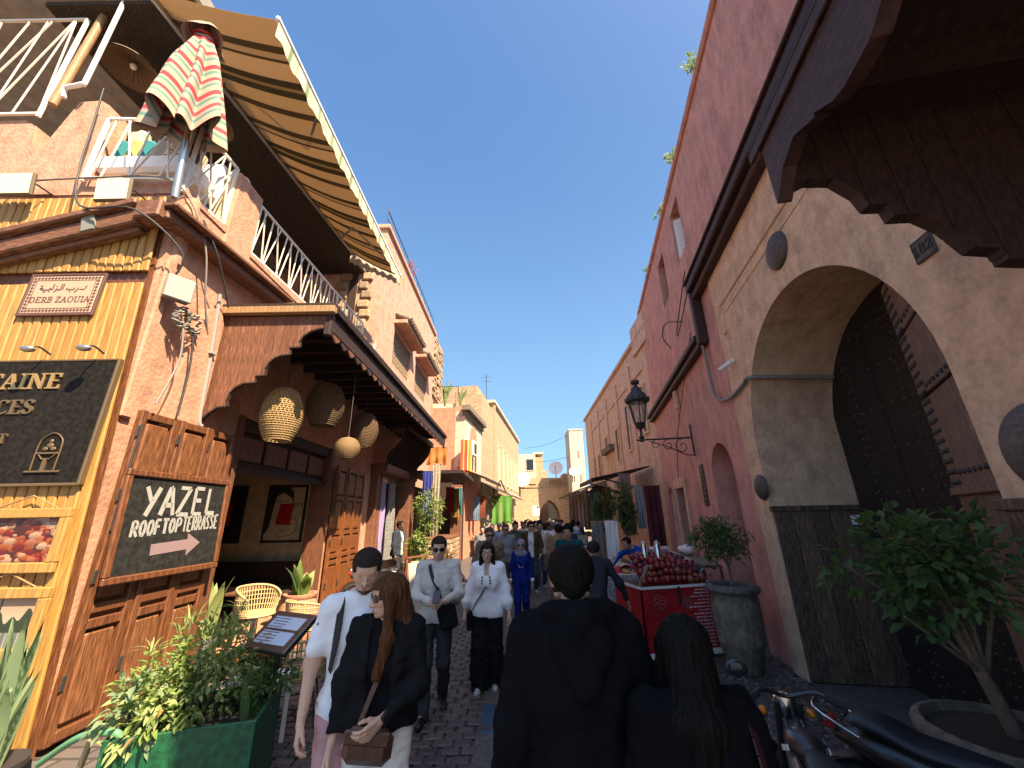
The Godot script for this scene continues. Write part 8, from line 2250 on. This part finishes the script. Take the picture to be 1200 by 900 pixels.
func people_far():
	# the crowd towards the gate; each differs in colours, hair and height
	var tops := {"white": c(.55, .55, .55), "black": c(.018, .018, .02), "navy": c(.02, .03, .07), "grey": c(.18, .18, .19), "light blue": c(.22, .28, .38), "cream": c(.48, .42, .32), "brown": c(.10, .06, .04), "dark green": c(.03, .06, .04), "rose": c(.35, .18, .18), "purple": c(.10, .06, .16), "ochre": c(.30, .18, .06)}
	var list := [
		[-.55, -15.4, 4, 1.74, "navy", "shirt", "cap", "person in a navy shirt and dark cap behind the man in the grey t-shirt"],
		[-.95, -18.0, 0, 1.70, "ochre", "robe", "scarf", "woman in an ochre robe and pale head scarf near the left stalls"],
		[1.30, -13.6, 178, 1.76, "white", "shirt", "grey_knit", "grey haired man in a white shirt walking away beyond the beige coat"],
		[1.95, -14.0, 184, 1.78, "light blue", "shirt", "short", "man with a light blue shirt walking away on the right"],
		[2.35, -16.5, 182, 1.80, "white", "shirt", "quiff", "tall dark haired man in white walking away under the right hand shops"],
		[2.75, -17.8, 180, 1.74, "navy", "shirt", "short", "man in navy walking away close to the right hand shops"],
		[1.62, -17.2, 2, 1.72, "purple", "shirt", "cap", "person in a purple top and cap coming along the right half of the street"],
		[.36, -16.8, 0, 1.76, "cream", "shirt", "short", "man in a cream shirt behind the dark grey jacket"],
		[.95, -17.6, 3, 1.70, "white", "robe", "scarf", "woman in a long white robe in the middle of the crowd"],
		[-.30, -20.5, 5, 1.75, "grey", "shirt", "short", "man in grey beside the green sunshade cloth"],
		[.10, -22.5, -2, 1.68, "rose", "robe", "scarf", "woman in a rose robe beyond the green sunshade cloth"],
		[.62, -23.0, 178, 1.78, "black", "shirt", "short", "man in black walking away in the middle distance"],
		[1.25, -22.0, 2, 1.74, "light blue", "shirt", "cap", "person in light blue with a cap in the middle distance"],
		[1.90, -21.0, -4, 1.70, "brown", "robe", "grey_knit", "grey haired man in a brown robe on the right of the crowd"],
		[2.60, -22.6, 182, 1.77, "white", "shirt", "short", "man in white walking away, farther along the right shops"],
		[.05, -27.0, 0, 1.72, "white", "shirt", "short", "man in white far off before the yellow house"],
		[.85, -28.5, 4, 1.74, "dark green", "shirt", "quiff", "man in dark green far off in the street"],
		[1.55, -27.5, 180, 1.70, "ochre", "robe", "scarf", "woman in ochre walking away far off"],
		[2.30, -29.0, 0, 1.76, "black", "shirt", "short", "man in black far off on the right"],
		[3.05, -30.5, 182, 1.74, "cream", "robe", "scarf", "woman in a cream robe walking away near the last shops"],
		[1.15, -34.0, 0, 1.75, "rose", "shirt", "short", "person in a rose shirt before the far arch"],
		[2.10, -36.0, 180, 1.72, "white", "robe", "scarf", "person in a white robe walking away to the far arch"],
		[3.20, -37.5, 2, 1.78, "navy", "shirt", "short", "man in navy coming through the far arch"],
		[3.9, -41.0, 178, 1.74, "grey", "shirt", "short", "man in grey walking into the far arch"],
		[-1.05, -13.6, 12, 1.70, "grey", "shirt", "short", "person in grey close to the stone counter on the left"],
		[.62, -14.6, 178, 1.73, "black", "shirt", "short", "dark haired person in black walking away behind the brown jacket"],
		[1.62, -12.2, 176, 1.70, "navy", "robe", "scarf", "woman in a navy robe walking away beside the framed papers"],
		[2.05, -18.6, 5, 1.79, "dark green", "shirt", "cap", "man in dark green with a cap beside the garlands"],
		[.0, -18.4, -8, 1.66, "rose", "shirt", "short", "young person in rose in front of the green sunshade cloth"],
		[-.62, -23.6, 168, 1.72, "brown", "shirt", "short", "person in brown turned to a stall on the left"],
		[1.0, -20.0, 186, 1.75, "light blue", "shirt", "quiff", "person in light blue walking away in mid crowd"],
		[1.55, -25.2, 0, 1.78, "black", "shirt", "short", "person in black facing the viewer, far right of the crowd"],
		[.45, -25.6, 4, 1.69, "white", "shirt", "cap", "person in white with a cap far along the left half"],
		[2.75, -26.0, 8, 1.73, "grey", "shirt", "short", "person in grey far along the right shops"],
		[2.75, -33.0, 0, 1.70, "light blue", "robe", "scarf", "woman in a light blue robe far off on the right"],
	]
	mat("leather_bag", c(.16, .07, .03), .6)
	var skins := [c(.36, .20, .13), c(.24, .12, .075), c(.30, .16, .10)]
	for i in list.size():
		var q: Array = list[i]
		var hc: Color = {"short": c(.015, .012, .010), "quiff": c(.015, .012, .010), "cap": c(.02, .025, .05), "scarf": [c(.5, .48, .45), c(.05, .05, .06), c(.35, .2, .2)][i % 3], "grey_knit": c(.28, .27, .26)}[q[6]]
		var gait: Dictionary = [{"stride": .14}, {"stride": -.17, "hands": [Vector3(-.27, .92, .17), Vector3(.25, .88, -.10)]}, {"stride": .04, "hands": [Vector3(-.16, 1.08, .26), Vector3(.27, .86, .02)]}][i % 3]
		var spec := {"at": Vector2(q[0], q[1]), "turn": q[2] + rng.randf_range(-14, 14), "h": q[3], "woman": q[6] == "scarf", "lod": 2, "head": [0, 0], "skin": skins[i % 3], "top": [q[5], tops[q[4]]], "legs": ["jeans", [c(.03, .04, .06), c(.02, .02, .025), c(.07, .09, .13)][i % 3], "denim"], "hair": [[q[6], hc]], "pose_key": ("walk_f" if q[5] == "shirt" else "robe_f") + str(i % 3) + ("f" if q[6] == "scarf" else "")}
		spec.merge(gait)
		var o := person(q[7], spec, "people of the far crowd")
		if i % 4 == 1:
			var m := MB.new(); m.box(v3(0, 1.22, -.19), v3(.30, .42, .15), .05); part(o, "backpack", m, M.black)
		elif i % 4 == 3:
			var m := MB.new(); m.box(v3(.22, .92, .05), v3(.1, .26, .26), .03); part(o, "bag", m, M.leather_bag)

func extra_materials():
	var k := c(.62, .50, .34)
	striped("awning_cloth", [[1.2, c(.55, .43, .29)], [.35, c(.10, .075, .03)], [.3, c(.48, .38, .26)], [.15, c(.09, .07, .03)], [.9, c(.57, .45, .31)], [.4, c(.08, .065, .03)], [.2, c(.34, .26, .13)], [.4, c(.08, .065, .03)], [.8, c(.55, .43, .29)], [.4, c(.11, .08, .035)]])
	M.awning_cloth.uv1_scale = Vector3(1, 4, 1)
	M.awning_cloth.backlight_enabled = true
	M.awning_cloth.backlight = Color(.80, .76, .66)
	striped("awning_valance", [[1.2, c(.62, .52, .33)], [.3, c(.20, .26, .12)], [.5, c(.60, .50, .32)], [.12, c(.26, .30, .14)], [.9, c(.64, .55, .36)], [.4, c(.22, .26, .12)]])
	M.awning_valance.uv1_scale = Vector3(1, 7, 1)
	striped("parasol_cloth", [[.6, c(.42, .32, .23)], [.5, c(.36, .035, .05)], [.2, c(.42, .32, .23)], [.35, c(.12, .22, .19)], [.45, c(.42, .32, .23)], [.35, c(.36, .045, .06)], [.3, c(.40, .29, .22)], [.3, c(.12, .22, .19)]])
	M.parasol_cloth.uv1_scale = Vector3(1, 3.2, 1)
	M.parasol_cloth.backlight_enabled = true
	M.parasol_cloth.backlight = Color(.22, .16, .13)
	striped("cloth_stripe_cushion", [[1, k], [.3, c(.10, .10, .14)], [.6, k], [.2, c(.3, .25, .3)]])
	M.cloth_stripe_cushion.uv1_scale = Vector3(1, 3, 1)
	mat("lens", c(.80, .72, .50), .2)
	mat("lantern_glass", c(.5, .45, .38), .15).transparency = BaseMaterial3D.TRANSPARENCY_ALPHA
	M.lantern_glass.albedo_color.a = .25
	mat("clear_box", c(.5, .42, .44), .3)
	mat("print_pink", c(.50, .16, .15), .5, "fine", Vector3(9, 9, 9))
	mat("amber", c(.55, .18, .01), .25)
	mat("eye_white", c(.55, .52, .50), .25); mat("iris", c(.03, .018, .010), .15)
	mat("lips", c(.30, .12, .09), .5); mat("lips_f", c(.34, .09, .08), .45)
	mat("sun_lens", c(.010, .010, .012), .08)
	mat("clear_lens", c(.4, .4, .4), .05).transparency = BaseMaterial3D.TRANSPARENCY_ALPHA
	M.clear_lens.albedo_color.a = .12
	mat("plaster_ochre", c(.56, .37, .22), .9, "blot_soft", Vector3(.4, .4, .4), "n_fine", .15)
	mat("goods_cream", c(.5, .42, .32), .9, "blot", Vector3(2, 2, 2)); mat("goods_grey", c(.30, .29, .28), .9, "blot", Vector3(2, 2, 2)); mat("goods_sand", c(.36, .25, .16), .9, "blot", Vector3(2, 2, 2)); mat("goods_print", c(.40, .30, .22), .9, "blot", Vector3(2, 2, 2)); mat("goods_white", c(.5, .5, .52), .9, "blot", Vector3(2, 2, 2))
	# prints on paper: food, a view, a menu
	var g := RandomNumberGenerator.new()
	g.seed = 4
	var im := Image.create(256, 96, false, Image.FORMAT_RGB8)
	im.fill(Color(.25, .10, .07))
	for n in 260:
		var p := Vector2(g.randf() * 256, g.randf() * 96)
		var r := 4.0 + g.randf() * 11.0
		var col := [Color(.72, .26, .14), Color(.85, .50, .34), Color(.55, .14, .08), Color(.80, .40, .18), Color(.9, .72, .58)][g.randi() % 5] as Color
		for y in range(maxi(0, int(p.y - r * .6)), mini(96, int(p.y + r * .6))):
			for x in range(maxi(0, int(p.x - r)), mini(256, int(p.x + r))):
				if pow((x - p.x) / r, 2) + pow((y - p.y) / (r * .6), 2) < 1.0: im.set_pixel(x, y, col.darkened(.25 * (y - p.y) / r + .38))
	print_mat("picture_food", im)
	im = Image.create(256, 96, false, Image.FORMAT_RGB8)
	for y in 96:
		for x in 256:
			var tree := 34.0 + 10.0 * sin(x * .07) + 7.0 * sin(x * .23 + 1.0)
			var col := Color(.86, .66, .48).lerp(Color(.92, .80, .66), y / 40.0)
			if y > tree: col = Color(.16, .22, .14).lerp(Color(.30, .36, .22), .5 + .5 * sin(x * .9 + y * .7))
			if y > 66: col = Color(.50, .52, .48) if (x / 4) % 3 else Color(.72, .72, .68)
			if absf(x - 176) < 2: col = Color(.1, .1, .1)
			im.set_pixel(x, y, col)
	im.adjust_bcs(.72, 1.0, .8)
	print_mat("picture_view", im)
	mat("menu_sky_sheen", c(.42, .50, .62), .15)  # bluish reflection of the sky put into the colour of the menu
	# mottled leaves of the snake plant
	im = Image.create(16, 128, false, Image.FORMAT_RGB8)
	for y in 128:
		for x in 16:
			var s := sin(y * .45 + 2.0 * sin(x * .9) + g.randf() * 1.3)
			im.set_pixel(x, y, Color(.36, .42, .33) if s > .1 else Color(.20, .30, .17))
	print_mat("leaf_snake", im)
	M.leaf_snake.roughness = .45
	# yellow brickwork and setts that are too far to tell apart
	M.brick_yellow = mat("brick_yellow", c(.50, .36, .22), .9, "brick", Vector3(.9, .9, .9), "n_brick", .35)
	mat("sett_field", c(.13, .105, .095), .7, "sett", Vector3(.66, .66, .66), "n_sett", .5)

func print_mat(called: String, im: Image):
	var m := StandardMaterial3D.new()
	m.resource_name = called
	m.albedo_texture = ImageTexture.create_from_image(im)
	m.roughness = .35
	M[called] = m

func masonry(called: String, rows: int, cols: int, sd: int, joint: float):
	var im := Image.create(256, 256, false, Image.FORMAT_RGB8)
	var g := RandomNumberGenerator.new()
	g.seed = sd
	var shade := {}
	for y in 256:
		for x in 256:
			var r := y * rows / 256
			var fy := fmod(y * rows / 256.0, 1.0)
			var xx := x * cols / 256.0 + (.5 if r % 2 else 0.0)
			var q := int(xx) % cols
			var key := Vector2i(r, q)
			if not shade.has(key): shade[key] = .84 + .16 * g.randf()
			var fx := fmod(xx, 1.0)
			var v: float = shade[key]
			if fy < joint * 1.4 or fx < joint * .8: v = .68
			im.set_pixel(x, y, Color(v, v, v))
	T[called] = ImageTexture.create_from_image(im)
	bumps("n_" + called, im, 3.0)

const SUN := Vector3(1.0, 1.7, 1.0)

func clear_sky(sun: Vector3) -> ImageTexture:  # a clear sky: deeper blue overhead, paler low down, brighter round the sun
	var im := Image.create(512, 256, false, Image.FORMAT_RGBF)
	var s := sun.normalized()
	var top := Vector3(.0255, .0625, .150)
	var low := Vector3(.130, .232, .338)
	for y in 256:
		var el := PI * (.5 - (y + .5) / 256.0)
		var base := top.lerp(low, pow(1.0 - clampf(sin(el), 0, 1), 1.7))
		for x in 512:
			var az := TAU * (x + .5) / 512.0
			var d := Vector3(sin(az) * cos(el), sin(el), -cos(az) * cos(el))
			var g := exp(-4.2 * acos(clampf(d.dot(s), -1, 1)))
			var col := base * (1.0 + 2.0 * g) + Vector3(1.5, 1.5, 1.5) * g
			if el < 0: col = Vector3(.15, .12, .10)
			im.set_pixel(x, y, Color(col.x, col.y, col.z))
	return ImageTexture.create_from_image(im)

func _ready():
	var t0 := Time.get_ticks_msec()
	# camera
	var cam := Camera3D.new()
	cam.name = "camera"
	cam.fov = 89.4
	cam.near = 0.05
	cam.far = 600
	cam.transform = Transform3D(Basis(Vector3.RIGHT, deg_to_rad(18.8)) * Basis(Vector3(0, 0, 1), deg_to_rad(-1.0)), Vector3(0, 1.98, 0))
	add_child(cam)
	# sky, exposure
	var env := Environment.new()
	env.background_mode = Environment.BG_SKY
	var sm := PanoramaSkyMaterial.new()
	sm.panorama = clear_sky(SUN)
	env.sky = Sky.new()
	env.sky.sky_material = sm
	env.tonemap_mode = Environment.TONE_MAPPER_LINEAR
	env.tonemap_exposure = 4.1
	env.sdfgi_enabled = true
	env.ssao_enabled = true
	env.ssil_enabled = true
	var we := WorldEnvironment.new()
	we.name = "environment"
	we.environment = env
	add_child(we)
	# sun: high, from behind the viewer's right shoulder
	var sun := DirectionalLight3D.new()
	sun.name = "sun"
	sun.light_energy = 1.28
	sun.light_color = Color(1.0, .91, .77)
	sun.light_angular_distance = .5
	sun.shadow_enabled = true
	add_child(sun)
	sun.look_at_from_position(Vector3.ZERO, -SUN)
	rng.seed = 20
	fold.seed = 5
	fold.frequency = 1.0
	fold.noise_type = FastNoiseLite.TYPE_SIMPLEX_SMOOTH
	fold.fractal_octaves = 2
	crease.seed = 9
	crease.frequency = 1.0
	crease.noise_type = FastNoiseLite.TYPE_SIMPLEX_SMOOTH
	crease.fractal_type = FastNoiseLite.FRACTAL_RIDGED
	crease.fractal_octaves = 2
	masonry("brick", 8, 4, 2, .12)
	masonry("sett", 8, 5, 3, .14)
	make_materials()
	extra_materials()
	ground()
	left_corner()
	canopy_left()
	left_upper()
	right_gatehouse()
	pots_and_trees()
	far_left()
	far_end()
	far_right()
	far_left_stalls()
	terrace_things()
	left_things()
	pomegranate_cart()
	hat_stall()
	street_bikes()
	var t1 := Time.get_ticks_msec()
	people_near()
	people_mid()
	people_far()
	print("built in %d ms, people %d ms" % [Time.get_ticks_msec() - t0, Time.get_ticks_msec() - t1])
